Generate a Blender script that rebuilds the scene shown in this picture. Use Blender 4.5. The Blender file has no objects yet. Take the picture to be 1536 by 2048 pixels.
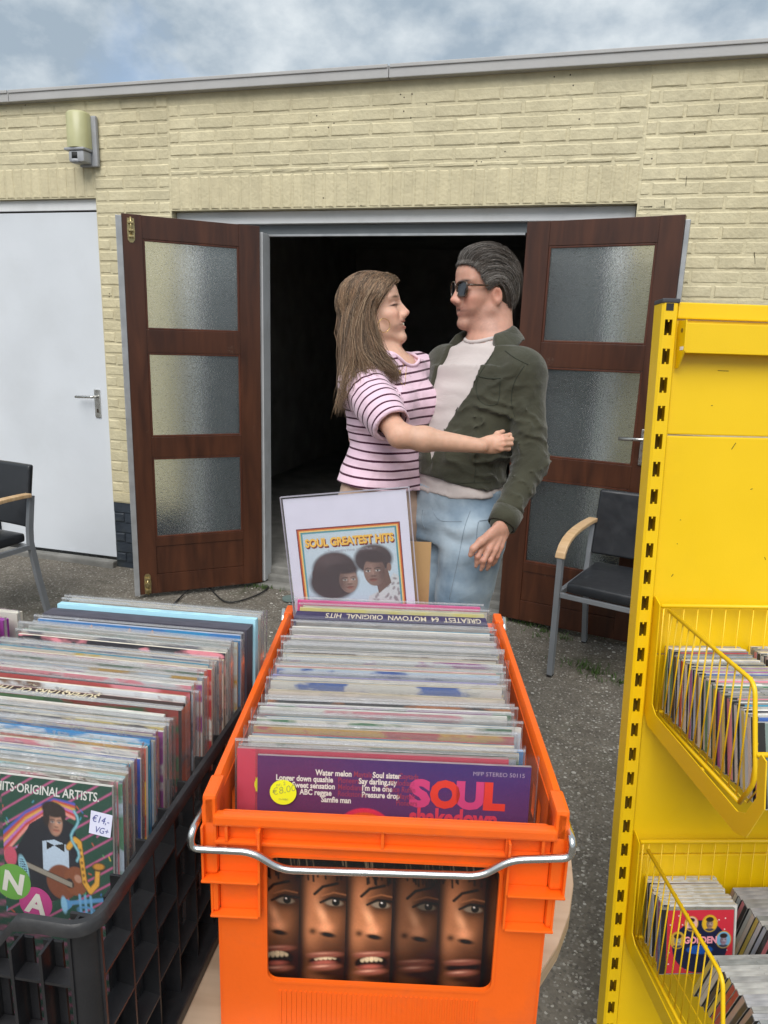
import bpy, bmesh, math, random
import numpy as np
from mathutils import Vector, Matrix

# ------------------------------------------------------------------ camera, sky, sun, exposure
scene = bpy.context.scene
COL = scene.collection
GZ = 1.49                                   # camera height above the ground
FPX, CX, CY = 1433.0, 768.0, 1024.0
RW = np.array([[0.96324945, 0.09180191, -0.25243395],
               [0.26674881, -0.21653582, 0.93912582],
               [0.03155256, -0.97194889, -0.23306606]])
cam_d = bpy.data.cameras.new('camera')
cam_d.sensor_fit = 'VERTICAL'; cam_d.sensor_height = 24.0
cam_d.lens = 24.0 * FPX / 2048.0
cam_d.clip_start = 0.02; cam_d.clip_end = 2000
cam = bpy.data.objects.new('camera', cam_d); COL.objects.link(cam)
cx_, cy_, cz_ = RW[:, 0], -RW[:, 1], -RW[:, 2]
cam.matrix_world = Matrix(((cx_[0], cy_[0], cz_[0], 0), (cx_[1], cy_[1], cz_[1], 0), (cx_[2], cy_[2], cz_[2], GZ), (0, 0, 0, 1)))
scene.camera = cam

SUN_EL, SUN_AZ = 51.0, 176.0                # azimuth measured clockwise from +Y: behind the camera
world = bpy.data.worlds.new('World'); scene.world = world; world.use_nodes = True
wn, wl = world.node_tree.nodes, world.node_tree.links
wn.clear()
w_out = wn.new('ShaderNodeOutputWorld'); w_bg = wn.new('ShaderNodeBackground')
sky = wn.new('ShaderNodeTexSky'); sky.sky_type = 'NISHITA'; sky.sun_disc = False
sky.sun_elevation = math.radians(SUN_EL); sky.sun_rotation = math.radians(SUN_AZ)
sky.air_density = 1.0; sky.dust_density = 2.0; sky.ozone_density = 1.0
w_tc = wn.new('ShaderNodeTexCoord'); w_map = wn.new('ShaderNodeMapping')
w_map.inputs['Scale'].default_value = (1.0, 1.0, 1.5)
w_n1 = wn.new('ShaderNodeTexNoise'); w_n1.inputs['Scale'].default_value = 4.2; w_n1.inputs['Detail'].default_value = 9; w_n1.inputs['Roughness'].default_value = 0.58
w_n1.inputs['Distortion'].default_value = 0.4
w_n2 = wn.new('ShaderNodeTexNoise'); w_n2.inputs['Scale'].default_value = 6.5; w_n2.inputs['Detail'].default_value = 8; w_n2.inputs['Roughness'].default_value = 0.55
w_r1 = wn.new('ShaderNodeValToRGB'); w_r1.color_ramp.elements[0].position = 0.08; w_r1.color_ramp.elements[1].position = 0.42
w_r2 = wn.new('ShaderNodeValToRGB')
w_r2.color_ramp.elements[0].position = 0.40; w_r2.color_ramp.elements[0].color = (2.15, 2.65, 3.15, 1)
w_r2.color_ramp.elements[1].position = 0.61; w_r2.color_ramp.elements[1].color = (4.3, 4.65, 4.9, 1)
w_mix = wn.new('ShaderNodeMix'); w_mix.data_type = 'RGBA'
wl.new(w_tc.outputs['Generated'], w_map.inputs['Vector'])
wl.new(w_map.outputs['Vector'], w_n1.inputs['Vector']); wl.new(w_map.outputs['Vector'], w_n2.inputs['Vector'])
wl.new(w_n1.outputs['Fac'], w_r1.inputs['Fac']); wl.new(w_n2.outputs['Fac'], w_r2.inputs['Fac'])
wl.new(w_r1.outputs['Color'], w_mix.inputs['Factor'])
wl.new(sky.outputs['Color'], w_mix.inputs['A']); wl.new(w_r2.outputs['Color'], w_mix.inputs['B'])
wl.new(w_mix.outputs['Result'], w_bg.inputs['Color'])
w_bg.inputs['Strength'].default_value = 0.075
wl.new(w_bg.outputs['Background'], w_out.inputs['Surface'])

sun_d = bpy.data.lights.new('sun', 'SUN'); sun_d.energy = 1.5; sun_d.angle = math.radians(48); sun_d.color = (1.0, 0.965, 0.92)
sun = bpy.data.objects.new('sun', sun_d); COL.objects.link(sun)
az, el = math.radians(SUN_AZ), math.radians(SUN_EL)
sdir = Vector((math.sin(az) * math.cos(el), math.cos(az) * math.cos(el), math.sin(el)))
sun.rotation_euler = sdir.to_track_quat('Z', 'Y').to_euler()
sun.location = (0, -3, 6)
vs = scene.view_settings
vs.view_transform = 'Standard'; vs.look = 'None'; vs.gamma = 1.0; vs.exposure = 1.24
vs.use_curve_mapping = False
scene.cycles.transparent_max_bounces = 16
scene.cycles.use_adaptive_sampling = True; scene.cycles.adaptive_threshold = 0.02
world.cycles.sampling_method = 'MANUAL'; world.cycles.sample_map_resolution = 256
scene.cycles.max_bounces = 8
scene.cycles.diffuse_bounces = 4

random.seed(7)
rng = np.random.default_rng(7)

# ------------------------------------------------------------------ helpers
def at(x, y, depth):
    """surveyed point: image direction (full-size photo) at a metric depth, in world metres"""
    r = RW @ np.array([(x - CX) / FPX, (y - CY) / FPX, 1.0])
    return r * depth + np.array([0, 0, GZ])
def project(P):
    c = RW.T @ (np.asarray(P, float) - np.array([0, 0, GZ]))
    return CX + FPX * c[0] / c[2], CY + FPX * c[1] / c[2], c[2]
def tag(o, label=None, cat=None, group=None, kind=None):
    if label: o['label'] = label
    if cat: o['category'] = cat
    if group: o['group'] = group
    if kind: o['kind'] = kind
    return o
def thing(name, label, cat, loc=(0, 0, 0), rotz=0.0, group=None):
    o = bpy.data.objects.new(name, None); COL.objects.link(o)
    o.location = loc; o.rotation_euler = (0, 0, rotz); o.empty_display_size = 0.05
    return tag(o, label, cat, group)
def link(name, me, parent=None, loc=None, rot=None):
    o = bpy.data.objects.new(name, me); COL.objects.link(o)
    if parent is not None: o.parent = parent
    if loc is not None: o.location = loc
    if rot is not None: o.rotation_euler = rot
    return o
def mesh(name, V, F, mat=None, smooth=False):
    me = bpy.data.meshes.new(name)
    me.from_pydata([tuple(map(float, v)) for v in V], [], [tuple(map(int, f)) for f in F])
    if mat is not None: me.materials.append(mat)
    if smooth: me.polygons.foreach_set('use_smooth', [True] * len(me.polygons))
    me.update()
    return me
def fast_mesh(name, V, F, mat=None, smooth=False):
    """numpy arrays, all faces with the same number of corners"""
    V = np.asarray(V, np.float32); F = np.asarray(F, np.int32)
    me = bpy.data.meshes.new(name)
    k = F.shape[1]
    me.vertices.add(len(V)); me.vertices.foreach_set('co', V.ravel())
    me.loops.add(F.size); me.loops.foreach_set('vertex_index', F.ravel())
    me.polygons.add(len(F)); me.polygons.foreach_set('loop_start', np.arange(0, F.size, k, dtype=np.int32))
    if mat is not None: me.materials.append(mat)
    me.update(calc_edges=True); me.validate()
    if smooth: me.polygons.foreach_set('use_smooth', np.ones(len(me.polygons), bool))
    return me
def vcol(me, name, C):
    C = np.asarray(C, np.float32)
    if C.ndim == 1:
        a = me.attributes.new(name, 'FLOAT', 'POINT'); a.data.foreach_set('value', C)
    else:
        if C.shape[1] == 3: C = np.concatenate([C, np.ones((len(C), 1), np.float32)], 1)
        a = me.attributes.new(name, 'FLOAT_COLOR', 'POINT'); a.data.foreach_set('color', C.ravel())
class MB:
    """collects boxes, prisms and tubes into one mesh"""
    def __init__(s): s.V = []; s.F = []
    def add(s, V, F):
        n = len(s.V); s.V += [tuple(map(float, v)) for v in V]; s.F += [tuple(int(i) + n for i in f) for f in F]; return s
    def box(s, x0, x1, y0, y1, z0, z1, b=0.0):
        if b <= 0:
            V = [(x, y, z) for z in (z0, z1) for y in (y0, y1) for x in (x0, x1)]
            return s.add(V, [(0, 2, 3, 1), (4, 5, 7, 6), (0, 1, 5, 4), (2, 6, 7, 3), (0, 4, 6, 2), (1, 3, 7, 5)])
        bm = bmesh.new()
        bmesh.ops.create_cube(bm, size=1.0)
        for v in bm.verts: v.co = ((x0 + x1) / 2 + v.co.x * (x1 - x0), (y0 + y1) / 2 + v.co.y * (y1 - y0), (z0 + z1) / 2 + v.co.z * (z1 - z0))
        bmesh.ops.bevel(bm, geom=bm.edges[:], offset=b, segments=2, profile=0.6, affect='EDGES')
        bm.verts.index_update()
        s.add([v.co[:] for v in bm.verts], [[v.index for v in f.verts] for f in bm.faces]); bm.free(); return s
    def xf(s, M):
        M = Matrix(M); s.V = [tuple(M @ Vector(v)) for v in s.V]; return s
    def prism(s, poly, axis, a0, a1):
        """poly: 2-D points; axis: the axis it is extruded along"""
        n = len(poly)
        def p3(p, a):
            return {'x': (a, p[0], p[1]), 'y': (p[0], a, p[1]), 'z': (p[0], p[1], a)}[axis]
        V = [p3(p, a0) for p in poly] + [p3(p, a1) for p in poly]
        F = [tuple(range(n))[::-1], tuple(range(n, 2 * n))] + [(i, (i + 1) % n, n + (i + 1) % n, n + i) for i in range(n)]
        return s.add(V, F)
    def tube(s, pts, r, seg=8, closed=False, cap=True):
        P = np.asarray(pts, float); n = len(P)
        rr = np.full(n, r) if np.isscalar(r) else np.asarray(r, float)
        T = np.gradient(P, axis=0)
        if closed: T = np.roll(P, -1, 0) - np.roll(P, 1, 0)
        T /= np.linalg.norm(T, axis=1)[:, None] + 1e-12
        up = np.array([0, 0, 1.0]) if abs(T[0][2]) < 0.9 else np.array([1.0, 0, 0])
        V = []
        nrm = np.cross(T[0], up); nrm /= np.linalg.norm(nrm)
        for i in range(n):
            nrm = nrm - T[i] * (nrm @ T[i]); nrm /= np.linalg.norm(nrm) + 1e-12
            bi = np.cross(T[i], nrm)
            for k in range(seg):
                a = 2 * math.pi * k / seg
                V.append(P[i] + rr[i] * (math.cos(a) * nrm + math.sin(a) * bi))
        F = []
        for i in range(n if closed else n - 1):
            j = (i + 1) % n
            for k in range(seg):
                F.append((i * seg + k, i * seg + (k + 1) % seg, j * seg + (k + 1) % seg, j * seg + k))
        if cap and not closed:
            F.append(tuple(range(seg))[::-1]); F.append(tuple((n - 1) * seg + k for k in range(seg)))
        return s.add(V, F)
    def me(s, name, mat=None, smooth=False): return mesh(name, s.V, s.F, mat, smooth)
    def build(s, name, mat=None, parent=None, smooth=False, loc=None, rot=None):
        return link(name, s.me(name, mat, smooth), parent, loc, rot)
def smooth_by_angle(o, deg=35):
    me = o.data
    me.polygons.foreach_set('use_smooth', [True] * len(me.polygons))
    try: me.set_sharp_from_angle(angle=math.radians(deg))
    except Exception: pass
    return o
def fillet(pts, r, n=5):
    """round the corners of a polyline (3-D)"""
    P = [np.asarray(p, float) for p in pts]; out = [P[0]]
    for i in range(1, len(P) - 1):
        a, b, c = P[i - 1], P[i], P[i + 1]
        d1 = a - b; d2 = c - b; l1, l2 = np.linalg.norm(d1), np.linalg.norm(d2)
        q = min(r, l1 * 0.49, l2 * 0.49); s, e = b + d1 / l1 * q, b + d2 / l2 * q
        for k in range(n + 1):
            t = k / n; out.append((1 - t) ** 2 * s + 2 * t * (1 - t) * b + t * t * e)
    out.append(P[-1]); return out

# ------------------------------------------------------------------ materials
def nodes_of(m):
    m.use_nodes = True
    return m.node_tree.nodes, m.node_tree.links
def mat(name, col, rough=0.6, metal=0.0, var=0.10, vscale=6.0, bump=0.0, bscale=60.0, spec=0.5, coat=0.0, rand=0.0, dirt=None, dirt_scale=2.0, dirt_amt=0.4, trans=0.0, sheen=0.0, rvar=0.08, coord='Object', sss=0.0):
    m = bpy.data.materials.new(name); N, L = nodes_of(m); b = N['Principled BSDF']
    tc = N.new('ShaderNodeTexCoord')
    n1 = N.new('ShaderNodeTexNoise'); n1.inputs['Scale'].default_value = vscale; n1.inputs['Detail'].default_value = 6
    L.new(tc.outputs[coord], n1.inputs['Vector'])
    mr = N.new('ShaderNodeMapRange'); mr.inputs['From Min'].default_value = 0.25; mr.inputs['From Max'].default_value = 0.75
    mr.inputs['To Min'].default_value = 1 - var; mr.inputs['To Max'].default_value = 1 + var
    L.new(n1.outputs['Fac'], mr.inputs['Value'])
    val = mr.outputs['Result']
    if rand:
        oi = N.new('ShaderNodeObjectInfo'); m2 = N.new('ShaderNodeMapRange')
        m2.inputs['To Min'].default_value = 1 - rand; m2.inputs['To Max'].default_value = 1 + rand
        L.new(oi.outputs['Random'], m2.inputs['Value'])
        mm = N.new('ShaderNodeMath'); mm.operation = 'MULTIPLY'; L.new(val, mm.inputs[0]); L.new(m2.outputs['Result'], mm.inputs[1]); val = mm.outputs['Value']
    rgb = N.new('ShaderNodeRGB'); rgb.outputs[0].default_value = (*col, 1)
    sc = N.new('ShaderNodeVectorMath'); sc.operation = 'SCALE'
    L.new(rgb.outputs[0], sc.inputs[0]); L.new(val, sc.inputs['Scale'])
    colout = sc.outputs['Vector']
    if dirt:
        n3 = N.new('ShaderNodeTexNoise'); n3.inputs['Scale'].default_value = dirt_scale; n3.inputs['Detail'].default_value = 8; n3.inputs['Roughness'].default_value = 0.65
        L.new(tc.outputs[coord], n3.inputs['Vector'])
        r3 = N.new('ShaderNodeMapRange'); r3.inputs['From Min'].default_value = 0.5; r3.inputs['From Max'].default_value = 0.75; r3.inputs['To Max'].default_value = dirt_amt
        L.new(n3.outputs['Fac'], r3.inputs['Value'])
        mx = N.new('ShaderNodeMix'); mx.data_type = 'RGBA'; mx.inputs['B'].default_value = (*dirt, 1)
        L.new(r3.outputs['Result'], mx.inputs['Factor']); L.new(colout, mx.inputs['A']); colout = mx.outputs['Result']
    L.new(colout, b.inputs['Base Color'])
    b.inputs['Metallic'].default_value = metal; b.inputs['Specular IOR Level'].default_value = spec
    b.inputs['Coat Weight'].default_value = coat
    b.inputs['Sheen Weight'].default_value = sheen
    if trans: b.inputs['Transmission Weight'].default_value = trans
    if sss:
        b.inputs['Subsurface Weight'].default_value = sss; b.inputs['Subsurface Scale'].default_value = 0.01; b.inputs['Subsurface Radius'].default_value = (1.0, 0.35, 0.2)
    rr = N.new('ShaderNodeMapRange'); rr.inputs['From Min'].default_value = 0.3; rr.inputs['From Max'].default_value = 0.7
    rr.inputs['To Min'].default_value = max(0.02, rough - rvar); rr.inputs['To Max'].default_value = min(1, rough + rvar)
    L.new(n1.outputs['Fac'], rr.inputs['Value']); L.new(rr.outputs['Result'], b.inputs['Roughness'])
    if bump:
        n2 = N.new('ShaderNodeTexNoise'); n2.inputs['Scale'].default_value = bscale; n2.inputs['Detail'].default_value = 5
        L.new(tc.outputs[coord], n2.inputs['Vector'])
        bp = N.new('ShaderNodeBump'); bp.inputs['Strength'].default_value = 1.0; bp.inputs['Distance'].default_value = bump
        L.new(n2.outputs['Fac'], bp.inputs['Height']); L.new(bp.outputs['Normal'], b.inputs['Normal'])
    return m
M = {}
def brick_material(name, col, stain, mossy=0.0):
    m = bpy.data.materials.new(name); N, L = nodes_of(m); b = N['Principled BSDF']
    geo = N.new('ShaderNodeNewGeometry'); oi = N.new('ShaderNodeObjectInfo')
    n1 = N.new('ShaderNodeTexNoise'); n1.inputs['Scale'].default_value = 1.7; n1.inputs['Detail'].default_value = 9; n1.inputs['Roughness'].default_value = 0.62
    mp = N.new('ShaderNodeMapping'); mp.inputs['Scale'].default_value = (1.0, 1.0, 0.45)
    L.new(geo.outputs['Position'], mp.inputs['Vector']); L.new(mp.outputs['Vector'], n1.inputs['Vector'])
    n2 = N.new('ShaderNodeTexNoise'); n2.inputs['Scale'].default_value = 16; n2.inputs['Detail'].default_value = 6; n2.inputs['Roughness'].default_value = 0.6
    L.new(geo.outputs['Position'], n2.inputs['Vector'])
    r1 = N.new('ShaderNodeMapRange'); r1.inputs['From Min'].default_value = 0.42; r1.inputs['From Max'].default_value = 0.72; r1.inputs['To Max'].default_value = 0.75
    L.new(n1.outputs['Fac'], r1.inputs['Value'])
    mx = N.new('ShaderNodeMix'); mx.data_type = 'RGBA'; mx.inputs['A'].default_value = (*col, 1); mx.inputs['B'].default_value = (*stain, 1)
    L.new(r1.outputs['Result'], mx.inputs['Factor'])
    # brightness: per brick and fine mottling
    ra = N.new('ShaderNodeMapRange'); ra.inputs['To Min'].default_value = 0.94; ra.inputs['To Max'].default_value = 1.06
    L.new(oi.outputs['Random'], ra.inputs['Value'])
    rb = N.new('ShaderNodeMapRange'); rb.inputs['From Min'].default_value = 0.3; rb.inputs['From Max'].default_value = 0.7; rb.inputs['To Min'].default_value = 0.9; rb.inputs['To Max'].default_value = 1.07
    L.new(n2.outputs['Fac'], rb.inputs['Value'])
    mm = N.new('ShaderNodeMath'); mm.operation = 'MULTIPLY'; L.new(ra.outputs['Result'], mm.inputs[0]); L.new(rb.outputs['Result'], mm.inputs[1])
    sc = N.new('ShaderNodeVectorMath'); sc.operation = 'SCALE'; L.new(mx.outputs['Result'], sc.inputs[0]); L.new(mm.outputs['Value'], sc.inputs['Scale'])
    # little black pits where the paint has gone
    vo = N.new('ShaderNodeTexVoronoi'); vo.inputs['Scale'].default_value = 26
    L.new(geo.outputs['Position'], vo.inputs['Vector'])
    n3 = N.new('ShaderNodeTexNoise'); n3.inputs['Scale'].default_value = 2.6; L.new(geo.outputs['Position'], n3.inputs['Vector'])
    gt = N.new('ShaderNodeMath'); gt.operation = 'LESS_THAN'; gt.inputs[1].default_value = 0.10; L.new(vo.outputs['Distance'], gt.inputs[0])
    g2 = N.new('ShaderNodeMath'); g2.operation = 'GREATER_THAN'; g2.inputs[1].default_value = 0.60; L.new(n3.outputs['Fac'], g2.inputs[0])
    g3 = N.new('ShaderNodeMath'); g3.operation = 'MULTIPLY'; L.new(gt.outputs[0], g3.inputs[0]); L.new(g2.outputs[0], g3.inputs[1])
    mp2 = N.new('ShaderNodeMix'); mp2.data_type = 'RGBA'; mp2.inputs['B'].default_value = (0.05, 0.035, 0.025, 1)
    L.new(g3.outputs[0], mp2.inputs['Factor']); L.new(sc.outputs['Vector'], mp2.inputs['A'])
    last = mp2.outputs['Result']
    L.new(last, b.inputs['Base Color'])
    b.inputs['Roughness'].default_value = 0.62; b.inputs['Specular IOR Level'].default_value = 0.35
    nb = N.new('ShaderNodeTexNoise'); nb.inputs['Scale'].default_value = 55; nb.inputs['Detail'].default_value = 6; L.new(geo.outputs['Position'], nb.inputs['Vector'])
    bp = N.new('ShaderNodeBump'); bp.inputs['Distance'].default_value = 0.0035; bp.inputs['Strength'].default_value = 1.0
    L.new(nb.outputs['Fac'], bp.inputs['Height']); L.new(bp.outputs['Normal'], b.inputs['Normal'])
    return m
def wood_material(name, c1, c2, scale=(2, 40, 2), rough=0.45, spec=0.4, wear=None, coat=0.0, ring=3.0):
    m = bpy.data.materials.new(name); N, L = nodes_of(m); b = N['Principled BSDF']
    tc = N.new('ShaderNodeTexCoord'); mp = N.new('ShaderNodeMapping'); mp.inputs['Scale'].default_value = scale
    L.new(tc.outputs['Object'], mp.inputs['Vector'])
    n = N.new('ShaderNodeTexNoise'); n.inputs['Scale'].default_value = ring; n.inputs['Detail'].default_value = 8; n.inputs['Distortion'].default_value = 0.6
    L.new(mp.outputs['Vector'], n.inputs['Vector'])
    r = N.new('ShaderNodeValToRGB'); r.color_ramp.elements[0].position = 0.3; r.color_ramp.elements[1].position = 0.7
    r.color_ramp.elements[0].color = (*c1, 1); r.color_ramp.elements[1].color = (*c2, 1)
    L.new(n.outputs['Fac'], r.inputs['Fac']); last = r.outputs['Color']
    if wear:
        n2 = N.new('ShaderNodeTexNoise'); n2.inputs['Scale'].default_value = 9; n2.inputs['Detail'].default_value = 10; n2.inputs['Roughness'].default_value = 0.75
        L.new(tc.outputs['Object'], n2.inputs['Vector'])
        r2 = N.new('ShaderNodeMapRange'); r2.inputs['From Min'].default_value = 0.64; r2.inputs['From Max'].default_value = 0.72; r2.inputs['To Max'].default_value = 0.6
        L.new(n2.outputs['Fac'], r2.inputs['Value'])
        mx = N.new('ShaderNodeMix'); mx.data_type = 'RGBA'; mx.inputs['B'].default_value = (*wear, 1)
        L.new(r2.outputs['Result'], mx.inputs['Factor']); L.new(last, mx.inputs['A']); last = mx.outputs['Result']
    L.new(last, b.inputs['Base Color'])
    b.inputs['Roughness'].default_value = rough; b.inputs['Specular IOR Level'].default_value = spec; b.inputs['Coat Weight'].default_value = coat; b.inputs['Coat Roughness'].default_value = 0.25
    bp = N.new('ShaderNodeBump'); bp.inputs['Distance'].default_value = 0.0006; L.new(n.outputs['Fac'], bp.inputs['Height']); L.new(bp.outputs['Normal'], b.inputs['Normal'])
    return m
CREAM = (0.585, 0.525, 0.35)
M['brick'] = brick_material('cream_brick_paint', CREAM, (0.47, 0.41, 0.255))
M['brick_soldier'] = brick_material('cream_brick_paint_fresh', (0.58, 0.515, 0.338), (0.50, 0.44, 0.28))
M['plinth'] = mat('plinth_paint', (0.022, 0.030, 0.042), 0.55, var=0.3, vscale=9, bump=0.003, bscale=50, dirt=(0.06, 0.065, 0.045), dirt_scale=4, dirt_amt=0.7)
M['white_door'] = mat('white_door_paint', (0.60, 0.63, 0.67), 0.45, var=0.05, vscale=2.2, bump=0.0004, bscale=30, dirt=(0.50, 0.52, 0.54), dirt_scale=1.6, dirt_amt=0.4)
M['white_frame'] = mat('white_frame_paint', (0.70, 0.71, 0.72), 0.5, var=0.05, vscale=4, dirt=(0.42, 0.42, 0.40), dirt_scale=5, dirt_amt=0.35)
M['slate'] = mat('slate_panel_paint', (0.13, 0.145, 0.155), 0.5, var=0.15, vscale=5)
M['door_wood'] = wood_material('mahogany_door', (0.034, 0.0105, 0.0048), (0.078, 0.025, 0.0105), (6, 6, 0.8), 0.38, 0.45, wear=(0.16, 0.12, 0.095), coat=0.12)
M['alu'] = mat('aluminium_strip', (0.42, 0.43, 0.44), 0.42, metal=0.6, var=0.12, vscale=14, dirt=(0.3, 0.3, 0.3), dirt_scale=6)
M['brass'] = mat('old_brass', (0.42, 0.34, 0.17), 0.35, metal=0.9, var=0.25, vscale=60)
M['steel'] = mat('brushed_steel', (0.62, 0.61, 0.58), 0.3, metal=1.0, var=0.1, vscale=40)
M['coping'] = mat('grey_coping', (0.40, 0.395, 0.39), 0.6, metal=0.0, var=0.10, vscale=5, bump=0.0008, bscale=80, dirt=(0.27, 0.265, 0.26), dirt_scale=2.5, dirt_amt=0.5)
M['dark_room'] = mat('dark_room', (0.25, 0.25, 0.25), 0.9, var=0.3, vscale=3)
M['concrete'] = mat('concrete', (0.20, 0.195, 0.18), 0.9, var=0.3, vscale=7, bump=0.004, bscale=35, dirt=(0.07, 0.07, 0.06), dirt_scale=4, dirt_amt=0.7)
def glass_material():
    m = bpy.data.materials.new('frosted_cathedral_glass'); N, L = nodes_of(m); b = N['Principled BSDF']
    b.inputs['Base Color'].default_value = (0.86, 0.91, 0.91, 1); b.inputs['Transmission Weight'].default_value = 1.0
    b.inputs['Roughness'].default_value = 0.14; b.inputs['IOR'].default_value = 1.45
    tc = N.new('ShaderNodeTexCoord'); mp = N.new('ShaderNodeMapping'); mp.inputs['Scale'].default_value = (1, 1, 1.7)
    L.new(tc.outputs['Object'], mp.inputs['Vector'])
    n = N.new('ShaderNodeTexNoise'); n.inputs['Scale'].default_value = 85; n.inputs['Detail'].default_value = 2; n.inputs['Distortion'].default_value = 1.2
    L.new(mp.outputs['Vector'], n.inputs['Vector'])
    bp = N.new('ShaderNodeBump'); bp.inputs['Distance'].default_value = 0.0050; bp.inputs['Strength'].default_value = 0.9
    L.new(n.outputs['Fac'], bp.inputs['Height']); L.new(bp.outputs['Normal'], b.inputs['Normal'])
    return m
M['glass'] = glass_material()
def asphalt_material():
    m = bpy.data.materials.new('old_asphalt'); N, L = nodes_of(m); b = N['Principled BSDF']
    geo = N.new('ShaderNodeNewGeometry')
    def noise(s, d=6, r=0.6):
        n = N.new('ShaderNodeTexNoise'); n.inputs['Scale'].default_value = s; n.inputs['Detail'].default_value = d; n.inputs['Roughness'].default_value = r
        L.new(geo.outputs['Position'], n.inputs['Vector']); return n
    big, mid, fine = noise(1.3), noise(9, 8, 0.7), noise(90, 4)
    r = N.new('ShaderNodeValToRGB'); e = r.color_ramp.elements
    e[0].position = 0.28; e[0].color = (0.085, 0.074, 0.060, 1); e[1].position = 0.75; e[1].color = (0.225, 0.20, 0.165, 1)
    L.new(mid.outputs['Fac'], r.inputs['Fac'])
    def vor(s, thr, noise_src, nthr):
        v = N.new('ShaderNodeTexVoronoi'); v.inputs['Scale'].default_value = s; v.inputs['Randomness'].default_value = 1.0
        L.new(geo.outputs['Position'], v.inputs['Vector'])
        sep = N.new('ShaderNodeSeparateColor'); L.new(v.outputs['Color'], sep.inputs[0])
        a = N.new('ShaderNodeMath'); a.operation = 'LESS_THAN'; a.inputs[1].default_value = thr; L.new(v.outputs['Distance'], a.inputs[0])
        c = N.new('ShaderNodeMath'); c.operation = 'GREATER_THAN'; c.inputs[1].default_value = nthr; L.new(sep.outputs[0], c.inputs[0])
        d = N.new('ShaderNodeMath'); d.operation = 'MULTIPLY'; L.new(a.outputs[0], d.inputs[0]); L.new(c.outputs[0], d.inputs[1])
        return d, v, sep
    s1, v1, sep1 = vor(135, 0.60, None, 0.30)
    s2, v2, sep2 = vor(62, 0.36, None, 0.84)
    gcol = N.new('ShaderNodeValToRGB'); ge = gcol.color_ramp.elements; ge[0].color = (0.080, 0.071, 0.060, 1); ge[1].color = (0.46, 0.44, 0.39, 1)
    em = ge.new(0.55); em.color = (0.165, 0.148, 0.124, 1); em2 = ge.new(0.86); em2.color = (0.25, 0.23, 0.20, 1)
    L.new(sep1.outputs[1], gcol.inputs['Fac'])
    k1 = N.new('ShaderNodeMath'); k1.operation = 'MULTIPLY'; k1.inputs[1].default_value = 0.75; L.new(s1.outputs[0], k1.inputs[0])
    m1 = N.new('ShaderNodeMix'); m1.data_type = 'RGBA'; L.new(k1.outputs[0], m1.inputs['Factor']); L.new(r.outputs['Color'], m1.inputs['A']); L.new(gcol.outputs['Color'], m1.inputs['B'])
    gcol2 = N.new('ShaderNodeValToRGB'); gcol2.color_ramp.elements[0].color = (0.12, 0.11, 0.095, 1); gcol2.color_ramp.elements[1].color = (0.48, 0.46, 0.41, 1); L.new(sep2.outputs[1], gcol2.inputs['Fac'])
    m2 = N.new('ShaderNodeMix'); m2.data_type = 'RGBA'; L.new(s2.outputs[0], m2.inputs['Factor']); L.new(m1.outputs['Result'], m2.inputs['A']); L.new(gcol2.outputs['Color'], m2.inputs['B'])
    # moss and dust
    mo = N.new('ShaderNodeMapRange'); mo.inputs['From Min'].default_value = 0.56; mo.inputs['From Max'].default_value = 0.72; mo.inputs['To Max'].default_value = 0.5
    mn = noise(2.3, 9, 0.72); L.new(mn.outputs['Fac'], mo.inputs['Value'])
    m3 = N.new('ShaderNodeMix'); m3.data_type = 'RGBA'; m3.inputs['B'].default_value = (0.055, 0.062, 0.03, 1)
    L.new(mo.outputs['Result'], m3.inputs['Factor']); L.new(m2.outputs['Result'], m3.inputs['A'])
    du = N.new('ShaderNodeMapRange'); du.inputs['From Min'].default_value = 0.5; du.inputs['From Max'].default_value = 0.8; du.inputs['To Max'].default_value = 0.45
    L.new(big.outputs['Fac'], du.inputs['Value'])
    m4 = N.new('ShaderNodeMix'); m4.data_type = 'RGBA'; m4.inputs['B'].default_value = (0.17, 0.15, 0.12, 1)
    L.new(du.outputs['Result'], m4.inputs['Factor']); L.new(m3.outputs['Result'], m4.inputs['A'])
    L.new(m4.outputs['Result'], b.inputs['Base Color'])
    b.inputs['Roughness'].default_value = 0.85; b.inputs['Specular IOR Level'].default_value = 0.3
    ad = N.new('ShaderNodeMath'); ad.operation = 'ADD'; L.new(s1.outputs[0], ad.inputs[0]); L.new(mid.outputs['Fac'], ad.inputs[1])
    ad2 = N.new('ShaderNodeMath'); ad2.operation = 'MULTIPLY_ADD'; ad2.inputs[1].default_value = 0.6; L.new(fine.outputs['Fac'], ad2.inputs[0]); L.new(ad.outputs[0], ad2.inputs[2])
    bp = N.new('ShaderNodeBump'); bp.inputs['Distance'].default_value = 0.006; bp.inputs['Strength'].default_value = 0.9
    L.new(ad2.outputs[0], bp.inputs['Height']); L.new(bp.outputs['Normal'], b.inputs['Normal'])
    return m
M['asphalt'] = asphalt_material()
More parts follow.
